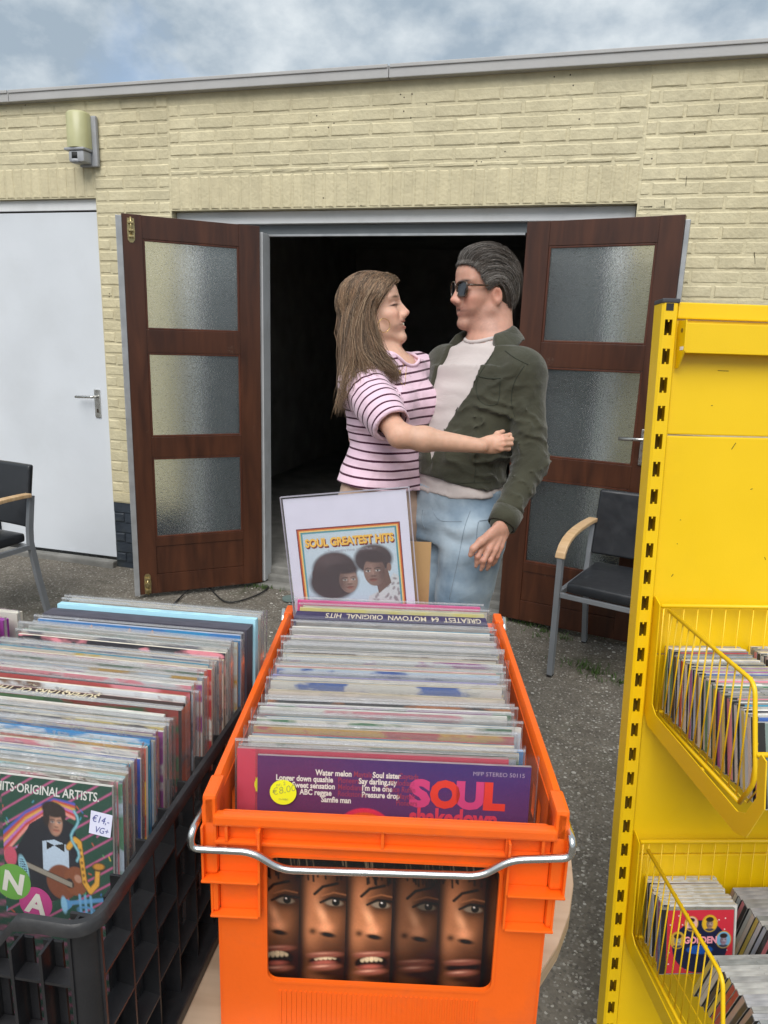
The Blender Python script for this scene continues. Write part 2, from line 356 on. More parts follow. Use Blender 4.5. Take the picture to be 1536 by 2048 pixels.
# ------------------------------------------------------------------ ground
def build_ground():
    xs = np.concatenate([np.linspace(-120, -6, 12), np.linspace(-5, 4, 91), np.linspace(5, 120, 12)])
    ys = np.concatenate([np.linspace(-120, -3, 12), np.linspace(-2, 3.9, 60), np.linspace(4.2, 120, 12)])
    V = []; 
    for y in ys:
        for x in xs:
            z = 0.0
            if -5 < x < 4 and -2 < y < 3.85:
                z = 0.006 * math.sin(x * 3.1 + y * 1.7) * math.cos(y * 2.3 - x) + 0.003 * math.sin(x * 9 + 3 * y) - 0.006
            V.append((x, y, z))
    nx = len(xs)
    F = [(j * nx + i, j * nx + i + 1, (j + 1) * nx + i + 1, (j + 1) * nx + i) for j in range(len(ys) - 1) for i in range(nx - 1)]
    o = link('ground', mesh('ground', V, F, M['asphalt'], True)); tag(o, kind='structure')
build_ground()

# ------------------------------------------------------------------ garage building
WY = 3.855                                  # face of the brickwork
garage = thing('garage_building', 'low cream painted brick garage with grey coping and open dark doorway', 'building', (0, WY, 0))
COPE0, COPE1 = 2.757, 2.815
OPX0, OPX1, OPZ = -2.34, 0.167, 2.163       # big opening
WDX0, WDX1, WDZ = -3.76, -2.832, 2.24       # white side door opening
CH, BL = 0.066, 0.22
def brick_mesh(nm, m, w, h, seed):
    r = random.Random(seed); nx, nz, d, bv = 5, 3, 0.03, 0.004
    V = []; F = []
    for j in range(nz + 1):
        for i in range(nx + 1):
            x = -w / 2 + w * i / nx; z = -h / 2 + h * j / nz
            edge = i in (0, nx) or j in (0, nz)
            y = bv if edge else 0.0
            if not edge:
                if i == 1: x = -w / 2 + bv * 1.6
                if i == nx - 1: x = w / 2 - bv * 1.6
                if j == 1: z = -h / 2 + bv * 1.6
                if j == nz - 1: z = h / 2 - bv * 1.6
            x += r.uniform(-1, 1) * (0.0012 if edge else 0.0008); z += r.uniform(-1, 1) * (0.0017 if edge else 0.0009); y += r.uniform(-1, 1) * 0.0010
            V.append((x, y, z))
    k = nx + 1
    for j in range(nz):
        for i in range(nx): F.append((j * k + i, j * k + i + 1, (j + 1) * k + i + 1, (j + 1) * k + i))
    ring = [i for i in range(k)] + [j * k + nx for j in range(1, nz + 1)] + [nz * k + i for i in range(nx - 1, -1, -1)] + [j * k for j in range(nz - 1, 0, -1)]
    n = len(V)
    for q in ring: V.append((V[q][0], d, V[q][2]))
    for a in range(len(ring)):
        b = (a + 1) % len(ring); F.append((ring[b], ring[a], n + a, n + b))
    return mesh(nm, V, F, m, False)
BRICKS = {}
def brick_data(kind, w, h, var):
    key = (kind, round(w, 3), round(h, 3), var)
    if key not in BRICKS: BRICKS[key] = brick_mesh('brick', M[kind], w, h, hash(key) % 1000)
    return BRICKS[key]
rects = []                                  # (kind, x0, x1, z0, z1)
def courses(x0, x1, z0, z1, ztop_ref, phase, kind='brick', holes=()):
    """running bond in a rectangle, courses counted down from ztop_ref"""
    k = math.ceil((ztop_ref - z1) / CH - 1e-6)
    while True:
        t = ztop_ref - k * CH; bt = t - CH
        if bt < z0 - 1e-6 and t <= z0 + 1e-6: break
        tt, bb = min(t, z1), max(bt, z0)
        if tt - bb > 0.02:
            x = x0 - ((phase + (0.5 if k % 2 else 0.0)) % 1.0) * BL
            while x < x1 - 1e-6:
                a, b = max(x, x0), min(x + BL, x1)
                if b - a > 0.03 and not any(a > hx0 - 0.01 and b < hx1 + 0.01 and bb > hz0 - 0.01 and tt < hz1 + 0.01 for hx0, hx1, hz0, hz1 in holes):
                    rects.append((kind, a, b, bb, tt))
                x += BL
        k += 1
def soldiers(x0, x1, z0, z1):
    n = round((x1 - x0) / 0.0615); w = (x1 - x0) / n
    for i in range(n): rects.append(('brick_soldier', x0 + i * w, x0 + (i + 1) * w, z0, z1))
courses(OPX0, OPX1, 2.343, COPE0, 2.343 + 6.5 * CH, 0.2)
soldiers(OPX0, OPX1, OPZ, 2.343)
courses(-5.2, OPX0, 2.413, COPE0, 2.413 + 5.2 * CH, 0.35)
soldiers(WDX0, WDX1, WDZ, 2.413)
courses(WDX1, OPX0, 0.43, 2.413, 2.413, 0.62)
courses(WDX1, OPX0, 0.03, 0.43, 0.43, 0.15, 'plinth')
courses(-5.2, WDX0, 0.43, 2.413, 2.413, 0.1)
courses(-5.2, WDX0, 0.03, 0.43, 0.43, 0.4, 'plinth')
courses(OPX1, 3.4, 0.43, COPE0, COPE0 + 0.03, 0.75)
courses(OPX1, 3.4, 0.03, 0.43, 0.43, 0.3, 'plinth')
far = {'brick': MB(), 'brick_soldier': MB(), 'plinth': MB()}
rb = random.Random(3)
nbr = 0
for kind, x0, x1, z0, z1 in rects:
    gx = (x1 - x0) - 0.009; gz = (z1 - z0) - 0.010
    cxm, czm = (x0 + x1) / 2, (z0 + z1) / 2
    px, py, _ = project((cxm, WY, czm))
    seen = -25 < px < 1560 and -30 < py < 1180 and not (px > 1330 and py > 640) and not (245 < px < 340 and py > 450)
    if cxm > 0.167 and czm < 1.75: seen = False
    if seen and nbr < 300:
        w = round(gx / 0.02) * 0.02 if kind != 'brick_soldier' else round(gx, 3); h = round(gz, 3)
        me = brick_data(kind, round(gx, 3), h, rb.randrange(4))
        o = link('brick', me, garage, (cxm, rb.uniform(-0.0012, 0.0012), czm), (rb.uniform(-0.004, 0.004), rb.uniform(-0.003, 0.003), rb.uniform(-0.006, 0.006)))
        nbr += 1
    else:
        far[kind].box(cxm - gx / 2, cxm + gx / 2, rb.uniform(-0.001, 0.001), 0.03, czm - gz / 2, czm + gz / 2, 0)
for kind, mb in far.items():
    if mb.V: tag(mb.build('brickwork', M[kind], garage), kind='stuff')
print('bricks', nbr)
def wall_slab(x0, x1, z0, z1, m='brick', y0=0.0055, y1=0.105):
    return MB().box(x0, x1, y0, y1, z0, z1)
for r in ((-5.2, WDX0, 0.43, COPE0), (WDX0, WDX1, WDZ + 0.001, COPE0), (WDX1, OPX0, 0.43, COPE0), (OPX0, OPX1, OPZ + 0.001, COPE0), (OPX1, 3.4, 0.43, COPE0)):
    MB().box(r[0], r[1], 0.0035, 0.2, r[2], r[3]).build('mortar_wall', M['brick'], garage)
for r in ((-5.2, WDX0), (WDX1, OPX0), (OPX1, 3.4)): MB().box(r[0], r[1], 0.0075, 0.2, -0.1, 0.43).build('plinth_wall', M['plinth'], garage)
# joints left open between the bays and the cracks beside the right one: thin dark cracks in the paint
M['crack'] = mat('crack_dark', (0.03, 0.018, 0.012), 0.95, var=0.4, vscale=80)
cr = MB()
def crack(pts, w):
    for (a, b) in zip(pts[:-1], pts[1:]):
        a = np.array(a); b = np.array(b); d = b - a; L_ = np.hypot(*d); n = np.array([-d[1], d[0]]) / L_ * w / 2
        V = [(p[0], -0.0022, p[1]) for p in (a + n, b + n, b - n, a - n)]; cr.add(V, [(0, 1, 2, 3), (3, 2, 1, 0)])
# cracks follow the bed joints and perpends of the right bay
def wp(x, y):
    r = RW @ np.array([(x - CX) / FPX, (y - CY) / FPX, 1.0]); s = WY / r[1]
    return (r[0] * s, r[2] * s + GZ)
def joint_line(pix, w=0.0026, seed=0):
    r = random.Random(seed); P = [wp(*p) for p in pix]; out = []
    for a, b in zip(P[:-1], P[1:]):
        n = max(2, int(np.hypot(b[0] - a[0], b[1] - a[1]) / 0.018))
        out += [(a[0] + (b[0] - a[0]) * k / n + r.uniform(-1, 1) * 0.0018, a[1] + (b[1] - a[1]) * k / n + r.uniform(-1, 1) * 0.0018) for k in range(n)]
    out.append(P[-1])
    for k in range(len(out) - 1):
        if r.random() < 0.8: crack(out[k:k + 2], w * r.uniform(0.35, 1.1))
for k, q in enumerate((((1373, 352), (1371, 382)), ((1279, 413), (1330, 414)), ((1331, 389), (1329, 411)), ((1440, 206), (1437, 224)), ((1391, 232), (1388, 258)), ((1508, 505), (1510, 528)))):
    joint_line(q, seed=k)
cr.build('cracks', M['crack'], garage)['kind'] = 'stuff'
for i, (a, b) in enumerate(((-5.2, -3.345), (-3.342, -1.076), (-1.073, 1.6), (1.603, 3.4))):
    cop = MB(); cop.box(a, b, -0.042, 0.25, COPE0, COPE1, 0.004)
    cop.box(a + 0.004, b - 0.004, -0.048, 0.25, COPE1 - 0.014, COPE1 + 0.003, 0.003)
    cop.build('coping', M['coping'], garage)
# roof, room behind
rm = MB()
RX0, RX1, RY1 = -3.0, 0.75, 5.6
rm.box(-5.2, 3.4, 0.2, RY1, COPE0 - 0.14, COPE0 - 0.02)
rm.build('roof', M['dark_room'], garage)
M['dark_brick'] = mat('dark_room_brick', (0.26, 0.25, 0.24), 0.9, var=0.3, vscale=4)
for q in ((RX0 - 0.1, RX0, 0.2, RY1), (RX1, RX1 + 0.1, 0.2, RY1), (RX0, RX1, RY1 - 0.1, RY1)):
    MB().box(q[0], q[1], q[2], q[3], 0, 2.65).build('inner_wall', M['dark_brick'], garage)
fl = MB(); fl.box(RX0, RX1, 0.09, RY1 - 0.1, -0.05, 0.095, 0.01); fl.build('floor_slab', M['concrete'], garage)
# sill steps in front of the doorway and of the side door
MB().box(OPX0 + 0.002, OPX1 - 0.002, 0.045, 0.088, -0.05, 0.055, 0.012).build('sill', M['concrete'], garage)
MB().box(OPX0 + 0.01, OPX1 - 0.01, -0.03, 0.044, -0.05, 0.018, 0.012).build('sill', M['concrete'], garage)
MB().box(WDX0 + 0.003, WDX1 - 0.003, -0.035, 0.03, -0.05, 0.035, 0.012).build('doorstep', M['concrete'], garage)
# outer frame of the big opening
fr = MB()
fr.box(OPX0 + 0.002, OPX1 - 0.002, 0.055, 0.15, 2.098, OPZ - 0.001, 0.002)
fr.build('header', M['white_frame'], garage)
MB().box(OPX0 + 0.05, OPX1 - 0.05, 0.093, 0.16, 2.048, 2.097).build('header_rail', M['slate'], garage)
MB().box(-1.81, -0.36, 0.085, 0.12, 2.036, 2.047).build('weather_strip', M['alu'], garage)
for x0, x1 in ((OPX0 + 0.002, OPX0 + 0.09), (OPX1 - 0.09, OPX1 - 0.002)):
    MB().box(x0, x1, 0.09, 0.15, 0.02, 2.047, 0.003).build('jamb', M['white_frame'], garage)
# door posts at the hinges
M['light_frame'] = mat('grey_white_frame', (0.50, 0.51, 0.52), 0.5, var=0.06, vscale=6, dirt=(0.3, 0.3, 0.29), dirt_scale=7)
def post(x0, x1, name, m):
    MB().box(x0, x1, 0.002, 0.10, 0.025, 2.047, 0.003).build(name, m, garage)
post(-1.812, -1.780, 'post', M['light_frame']); post(-1.842, -1.826, 'post', M['white_frame'])
post(-0.345, -0.318, 'post', M['alu'])
# fixed side panels between post and jamb
for x0, x1 in ((OPX0 + 0.091, -1.843), (-0.316, OPX1 - 0.091)):
    MB().box(x0, x1, 0.10, 0.125, 0.06, 2.046, 0.002).build('side_panel', M['slate'], garage)

# door leaves
def leaf(name, hinge, free, swing, strip_side):
    """local frame: x from hinge to free edge, y towards the room, z up"""
    d = np.array(free) - np.array(hinge); W = float(np.hypot(*d)); ang = math.atan2(d[1], d[0])
    root = bpy.data.objects.new(name, None); COL.objects.link(root); root.parent = garage
    root.location = (hinge[0], hinge[1] - WY, 0); root.rotation_euler = (0, 0, ang); root.empty_display_size = 0.05
    s = 1.0 if swing > 0 else -1.0          # direction (local y) away from the camera
    T = 0.044
    def b(x0, x1, z0, z1, y0=0.0, y1=T, bv=0.002):
        ya, yb = sorted((y0 * s, y1 * s)); return (x0, x1, ya, yb, z0, z1, bv)
    Z0, Z1 = 0.025, 2.075
    P = [(0.355, 0.815), (0.93, 1.385), (1.505, 1.96)]; X0, X1 = 0.115, 0.615
    for (xa, xb, za, zb, nm) in ((0.0, X0, Z0, Z1, 'stile'), (X1, W, Z0, Z1, 'stile')):
        MB().box(*b(xa, xb, za, zb)).build(nm, M['door_wood'], root)
    for za, zb in ((P[0][1], P[1][0]), (P[1][1], P[2][0]), (P[2][1], Z1 - 0.001), (0.305, P[0][0])):
        MB().box(*b(X0, X1, za, zb, 0.0015, T - 0.0015)).build('rail', M['door_wood'], root)
    MB().box(*b(X0, X1, 0.14, 0.304, 0.006, T - 0.006)).build('panel', M['door_wood'], root)
    MB().box(*b(X0, X1, Z0, 0.138, 0.0015, T - 0.0015)).build('rail', M['door_wood'], root)
    for za, zb in P:
        MB().box(*b(X0 + 0.001, X1 - 0.001, za + 0.001, zb - 0.001, 0.018, 0.023, 0)).build('pane', M['glass'], root)
        bd = MB(); w = 0.011
        for q in (b(X0, X0 + w, za, zb, 0.004, 0.0175, 0.003), b(X1 - w, X1, za, zb, 0.004, 0.0175, 0.003), b(X0 + w, X1 - w, za, za + w, 0.004, 0.0175, 0.003), b(X0 + w, X1 - w, zb - w, zb, 0.004, 0.0175, 0.003)): bd.box(*q)
        bd.build('glazing_bead', M['door_bead'], root)
    if strip_side:
        MB().box(*b(W + 0.001, W + 0.030, Z0 - 0.005, Z1 - 0.01, -0.004, 0.004)).build('edge_strip', M['alu'], root)
    else:
        MB().box(*b(W + 0.001, W + 0.022, Z0 + 0.01, Z1 - 0.02, 0.010, 0.034)).build('edge_strip', M['alu'], root)
    return root, W, s
M['door_bead'] = wood_material('door_bead', (0.05, 0.014, 0.007), (0.11, 0.034, 0.016), (6, 6, 0.8), 0.4, 0.45, wear=(0.25, 0.2, 0.16))
ll, LW, sg = leaf('door', (-1.787, 3.835), (-2.34, 3.385), -1, True)
tag(ll, 'left open mahogany door leaf with three frosted panes and two brass bolts')
def bolt(root, x, zc, s, flip):
    r = bpy.data.objects.new('bolt', None); COL.objects.link(r); r.parent = root; r.location = (x, 0, zc); r.rotation_euler = (0, math.pi if flip else 0, 0)
    ym = -0.004 * s
    pl = MB(); poly = [(-0.017, 0.06), (0.017, 0.06), (0.019, 0.0), (0.017, -0.045), (0.008, -0.058), (-0.008, -0.058), (-0.017, -0.045), (-0.019, 0.0)]
    pl.prism(poly, 'y', -0.0035 * s, -0.0005 * s); pl.build('bolt_plate', M['brass'], r)
    rod = MB(); rod.tube([(0, -0.010 * s, -0.035), (0, -0.010 * s, 0.065)], 0.0055, 8); rod.build('bolt_rod', M['brass'], r, True)
    for z in (0.038, 0.0, -0.03):
        MB().box(-0.013, 0.013, min(-0.004 * s, -0.017 * s), max(-0.004 * s, -0.017 * s), z - 0.006, z + 0.006, 0.002).build('bolt_guide', M['brass'], r)
bolt(ll, 0.67, 1.995, sg, False); bolt(ll, 0.67, 0.09, sg, True)
rl, LW2, sg2 = leaf('door', (-0.339, 3.78), (0.366, 3.627), 1, False)
tag(rl, 'right open mahogany door leaf with three frosted panes and a steel lever handle')
def lever(root, x, z, s, dx):
    r = bpy.data.objects.new('door_handle', None); COL.objects.link(r); r.parent = root; r.location = (x, 0, z)
    MB().box(-0.02, 0.02, min(-0.008 * s, 0), max(-0.008 * s, 0), -0.13, 0.045, 0.003).build('backplate', M['steel'], r)
    t = MB(); t.tube(fillet([(0, -0.008 * s, 0), (0, -0.055 * s, 0), (dx, -0.055 * s, -0.004)], 0.015), 0.0085, 8); t.build('lever', M['steel'], r, True)
    k = MB(); k.box(-0.004, 0.004, min(-0.0095 * s, -0.0082 * s), max(-0.0095 * s, -0.0082 * s), -0.10, -0.075); k.build('keyhole', M['crack'], r)
lever(rl, 0.662, 1.07, sg2, -0.115)
# white side door with its frame
MB().box(WDX0 + 0.002, WDX1 - 0.002, 0.03, 0.08, 2.18, WDZ - 0.001, 0.002).build('door_frame', M['white_frame'], garage)
MB().box(WDX0 + 0.002, WDX1 - 0.012, 0.045, 0.08, 2.172, 2.179).build('door_gap', M['crack'], garage)
wd = MB().box(WDX0 + 0.004, WDX1 - 0.004, 0.036, 0.078, 0.048, 2.170, 0.003).build('door', M['white_door'], garage)
tag(wd, 'plain white painted flush side door with a steel lever handle')
def lever_w():
    r = bpy.data.objects.new('door_handle', None); COL.objects.link(r); r.parent = wd; r.location = (-2.925, 0.036, 1.09)
    MB().box(-0.02, 0.02, -0.008, 0, -0.13, 0.045, 0.003).build('backplate', M['steel'], r)
    t = MB(); t.tube(fillet([(0, -0.008, 0), (0, -0.05, 0), (-0.125, -0.05, -0.004)], 0.015), 0.0085, 8); t.build('lever', M['steel'], r, True)
    MB().box(-0.005, 0.005, -0.0095, -0.0081, -0.10, -0.075).build('keyhole', M['crack'], r)
lever_w()
# ------------------------------------------------------------------ printed artwork: colours computed per point on a fine grid
class Canvas:
    def __init__(s, w, h, nx, ny, col=(1, 1, 1)):
        s.w, s.h, s.nx, s.ny = w, h, nx, ny
        s.X, s.Y = np.meshgrid(np.linspace(0, 1, nx), np.linspace(0, h / w, ny))      # unit: the width; y runs down
        s.C = np.ones((ny, nx, 3)) * np.array(col)
        s.px = 1.0 / nx
    def put(s, mask, col, a=1.0):
        m = np.clip(mask, 0, 1)[..., None] * a
        s.C = s.C * (1 - m) + m * np.asarray(col)
    def mul(s, mask, col, a=1.0):
        m = np.clip(mask, 0, 1)[..., None] * a
        s.C = s.C * ((1 - m) + m * np.asarray(col))
    def ell(s, cx, cy, rx, ry, rot=0.0, soft=None):
        c, n = math.cos(rot), math.sin(rot); u = (s.X - cx) * c + (s.Y - cy) * n; v = -(s.X - cx) * n + (s.Y - cy) * c
        d = (np.sqrt((u / rx) ** 2 + (v / ry) ** 2) - 1) * min(rx, ry)
        return np.clip(0.5 - d / (soft or 1.5 * s.px), 0, 1)
    def glow(s, cx, cy, rx, ry, rot=0.0):
        c, n = math.cos(rot), math.sin(rot); u = (s.X - cx) * c + (s.Y - cy) * n; v = -(s.X - cx) * n + (s.Y - cy) * c
        return np.exp(-((u / rx) ** 2 + (v / ry) ** 2))
    def rect(s, x0, y0, x1, y1): return ((s.X >= x0) & (s.X <= x1) & (s.Y >= y0) & (s.Y <= y1)).astype(float)
    def line(s, pts, w):
        d = np.full(s.X.shape, 9.0)
        for (ax, ay), (bx, by) in zip(pts[:-1], pts[1:]):
            l2 = (bx - ax) ** 2 + (by - ay) ** 2 + 1e-12
            t = np.clip(((s.X - ax) * (bx - ax) + (s.Y - ay) * (by - ay)) / l2, 0, 1)
            d = np.minimum(d, np.hypot(s.X - ax - t * (bx - ax), s.Y - ay - t * (by - ay)))
        return np.clip(0.5 - (d - w / 2) / (1.5 * s.px), 0, 1)
    def poly(s, pts):
        ins = np.zeros(s.X.shape, bool); n = len(pts)
        for i in range(n):
            (x0, y0), (x1, y1) = pts[i], pts[(i + 1) % n]
            c = ((y0 > s.Y) != (y1 > s.Y)) & (s.X < (x1 - x0) * (s.Y - y0) / (y1 - y0 + 1e-12) + x0); ins ^= c
        return ins.astype(float)
    def grain(s, amt, seed=1):
        s.C = np.clip(s.C * (1 + amt * np.random.default_rng(seed).normal(size=s.X.shape)[..., None]), 0, 2)
    def sheet(s, name, m, parent=None, y=0.0):
        """an upright sheet in local x (centred), z (0 at the bottom), facing -y"""
        xs = np.linspace(-s.w / 2, s.w / 2, s.nx); zs = np.linspace(s.h, 0, s.ny)
        gx, gz = np.meshgrid(xs, zs)
        V = np.stack([gx.ravel(), np.full(gx.size, y), gz.ravel()], 1)
        i = np.arange((s.ny - 1) * s.nx).reshape(s.ny - 1, s.nx)[:, :-1].ravel()
        F = np.stack([i, i + s.nx, i + s.nx + 1, i + 1], 1)
        me = fast_mesh(name, V, F, m); vcol(me, 'ink', s.C.reshape(-1, 3))
        return link(name, me, parent)
def ink_material(name, rough=0.4, spec=0.4):
    m = bpy.data.materials.new(name); N, L = nodes_of(m); b = N['Principled BSDF']
    a = N.new('ShaderNodeAttribute'); a.attribute_name = 'ink'; L.new(a.outputs['Color'], b.inputs['Base Color'])
    b.inputs['Roughness'].default_value = rough; b.inputs['Specular IOR Level'].default_value = spec
    return m
M['ink'] = ink_material('printed_card'); M['ink_matt'] = ink_material('printed_paper', 0.7, 0.3)
FLAT = {}
def flat(col, rough=0.5, spec=0.4):
    k = (tuple(col), rough)
    if k not in FLAT: FLAT[k] = mat('plain_print', col, rough, var=0.03, vscale=30, spec=spec)
    return FLAT[k]
def text(s, size, col, parent, loc, name='lettering', align='LEFT', bold=0.0, shear=0.0, rot=(math.pi / 2, 0, 0), sx=1.0, space=1.0, m=None):
    """flat lettering lying in local x-z, facing -y (or as rotated)"""
    cu = bpy.data.curves.new(name, 'FONT'); cu.body = s; cu.size = size; cu.align_x = align; cu.offset = bold; cu.shear = shear
    cu.space_character = space; cu.resolution_u = 3; cu.fill_mode = 'BOTH'
    ob = bpy.data.objects.new('tmp', cu)
    me = bpy.data.meshes.new_from_object(ob)
    bpy.data.objects.remove(ob); bpy.data.curves.remove(cu)
    me.name = name; me.materials.clear(); me.materials.append(m or flat(col, 0.45))
    o = link(name, me, parent, loc, rot); o.scale = (sx, 1, 1)
    return o
def plate(outer, holes, y0, y1, m, name, parent, bevel=0.0):
    """plate in the x-z plane with holes, between y0 and y1"""
    bm = bmesh.new(); edges = []
    for loop in [outer] + list(holes):
        vs = [bm.verts.new((p[0], y0, p[1])) for p in loop]
        for i in range(len(vs)): edges.append(bm.edges.new((vs[i], vs[(i + 1) % len(vs)])))
    bmesh.ops.triangle_fill(bm, use_beauty=True, use_dissolve=False, edges=edges, normal=(0, -1, 0))
    ret = bmesh.ops.extrude_face_region(bm, geom=bm.faces[:])
    for v in ret['geom']:
        if isinstance(v, bmesh.types.BMVert): v.co.y = y1
    bmesh.ops.recalc_face_normals(bm, faces=bm.faces[:])
    me = bpy.data.meshes.new(name); bm.to_mesh(me); bm.free(); me.materials.append(m)
    return link(name, me, parent)
def rrect(x0, z0, x1, z1, r, n=5):
    out = []
    for cx, cz, a0 in ((x1 - r, z1 - r, 0), (x0 + r, z1 - r, 90), (x0 + r, z0 + r, 180), (x1 - r, z0 + r, 270)):
        for k in range(n + 1):
            a = math.radians(a0 + 90 * k / n); out.append((cx + r * math.cos(a), cz + r * math.sin(a)))
    return out

def paint_face(cv, cx, cy, s, skin, hair=None, facing=1, tone=1.0):
    """small portrait: centre, head height s"""
    sk = np.array(skin)
    cv.put(cv.ell(cx, cy, 0.36 * s, 0.5 * s), sk)
    cv.mul(cv.glow(cx - 0.30 * s * facing, cy + 0.05 * s, 0.2 * s, 0.55 * s) * cv.ell(cx, cy, 0.36 * s, 0.5 * s), (0.45, 0.42, 0.45), 0.9)
    cv.put(cv.glow(cx + 0.12 * s * facing, cy - 0.05 * s, 0.12 * s, 0.2 * s) * 0.4 * cv.ell(cx, cy, 0.36 * s, 0.5 * s), np.minimum(sk * 1.7, 1))
    for e in (-0.17, 0.15):
        ex = cx + e * s + 0.04 * s * facing
        cv.put(cv.ell(ex, cy - 0.03 * s, 0.075 * s, 0.032 * s), (0.62, 0.6, 0.58)); cv.put(cv.ell(ex, cy - 0.03 * s, 0.034 * s, 0.034 * s), (0.02, 0.015, 0.012))
        cv.put(cv.line([(ex - 0.1 * s, cy - 0.10 * s), (ex, cy - 0.135 * s), (ex + 0.1 * s, cy - 0.11 * s)], 0.026 * s), (0.03, 0.02, 0.018))
        cv.put(cv.line([(ex - 0.08 * s, cy - 0.045 * s), (ex, cy - 0.068 * s), (ex + 0.08 * s, cy - 0.045 * s)], 0.014 * s), (0.03, 0.02, 0.018))
    nx = cx + 0.05 * s * facing
    cv.mul(cv.ell(nx, cy + 0.15 * s, 0.085 * s, 0.035 * s, soft=0.04 * s), (0.4, 0.35, 0.35)); cv.put(cv.glow(nx, cy + 0.06 * s, 0.03 * s, 0.1 * s) * 0.5, np.minimum(sk * 1.8, 1))
    cv.put(cv.ell(nx - 0.01 * s, cy + 0.265 * s, 0.13 * s, 0.03 * s), sk * np.array([0.75, 0.45, 0.45])); cv.put(cv.ell(nx - 0.01 * s, cy + 0.31 * s, 0.11 * s, 0.035 * s), sk * np.array([1.1, 0.65, 0.62]))
    cv.put(cv.line([(nx - 0.14 * s, cy + 0.283 * s), (nx + 0.12 * s, cy + 0.283 * s)], 0.012 * s), sk * 0.2)

# ------------------------------------------------------------------ tables
M['table_wood'] = wood_material('birch_table_top', (0.50, 0.36, 0.245), (0.62, 0.475, 0.34), (1.2, 14, 1.2), 0.4, 0.4, coat=0.15, ring=2.2)
M['table_edge'] = wood_material('table_edge_band', (0.40, 0.28, 0.18), (0.5, 0.36, 0.24), (2, 2, 30), 0.45)
M['grey_metal'] = mat('grey_painted_metal', (0.235, 0.25, 0.27), 0.38, metal=0.25, var=0.08, vscale=12)
TZ = 0.67
def build_table():
    t = thing('table', 'long birch topped table with rounded end carrying the record crates', 'table', (-0.75, 0.95, 0), math.radians(9))
    w, d = 1.62, 0.84                       # the top, rounded on the right
    x0, x1, y0, y1 = -w / 2, w / 2, -d / 2, d / 2
    def outline(o=0.0):
        pts = [(x0 - o, y0 - o)]
        n = 20; R = 0.40 + o
        cxr = x1 - 0.40
        for k in range(n + 1):
            a = -math.pi / 2 + math.pi * k / n; pts.append((cxr + R * math.cos(a), (y0 + y1) / 2 + (d / 2 + o) * math.sin(a)))
        pts.append((x0 - o, y1 + o)); return pts
    top = MB(); top.prism(outline(), 'z', TZ - 0.003, TZ - 0.0005); top.build('table_top', M['table_wood'], t)
    MB().prism(outline(0.001), 'z', TZ - 0.026, TZ - 0.0031).build('edge_band', M['table_edge'], t)
    for x in (x0 + 0.12, x1 - 0.42):
        for y in (y0 + 0.1, y1 - 0.1):
            MB().tube([(x, y, 0), (x, y, TZ - 0.027)], 0.02, 12).build('leg', M['grey_metal'], t, True)
    for y in (y0 + 0.1, y1 - 0.1): MB().box(x0 + 0.145, x1 - 0.445, y - 0.012, y + 0.012, TZ - 0.075, TZ - 0.03).build('apron', M['grey_metal'], t)
build_table()

# ------------------------------------------------------------------ records
def sleeve_card_material():
    m = bpy.data.materials.new('record_cover_card'); N, L = nodes_of(m); b = N['Principled BSDF']
    a1 = N.new('ShaderNodeAttribute'); a1.attribute_type = 'OBJECT'; a1.attribute_name = 'cover_a'
    a2 = N.new('ShaderNodeAttribute'); a2.attribute_type = 'OBJECT'; a2.attribute_name = 'cover_b'
    oi = N.new('ShaderNodeObjectInfo'); tc = N.new('ShaderNodeTexCoord')
    mp = N.new('ShaderNodeMapping'); mp.inputs['Scale'].default_value = (14, 1, 30)
    ad = N.new('ShaderNodeVectorMath'); ad.operation = 'ADD'
    cb = N.new('ShaderNodeCombineXYZ'); mu = N.new('ShaderNodeMath'); mu.operation = 'MULTIPLY'; mu.inputs[1].default_value = 37.0
    L.new(oi.outputs['Random'], mu.inputs[0]); L.new(mu.outputs[0], cb.inputs['X']); L.new(mu.outputs[0], cb.inputs['Z'])
    L.new(tc.outputs['Object'], mp.inputs['Vector']); L.new(mp.outputs['Vector'], ad.inputs[0]); L.new(cb.outputs[0], ad.inputs[1])
    n = N.new('ShaderNodeTexNoise'); n.inputs['Scale'].default_value = 0.9; n.inputs['Detail'].default_value = 5; L.new(ad.outputs['Vector'], n.inputs['Vector'])
    r = N.new('ShaderNodeMapRange'); r.inputs['From Min'].default_value = 0.5; r.inputs['From Max'].default_value = 0.56; L.new(n.outputs['Fac'], r.inputs['Value'])
    mx = N.new('ShaderNodeMix'); mx.data_type = 'RGBA'; L.new(r.outputs['Result'], mx.inputs['Factor']); L.new(a1.outputs['Color'], mx.inputs['A']); L.new(a2.outputs['Color'], mx.inputs['B'])
    L.new(mx.outputs['Result'], b.inputs['Base Color']); b.inputs['Roughness'].default_value = 0.45
    return m
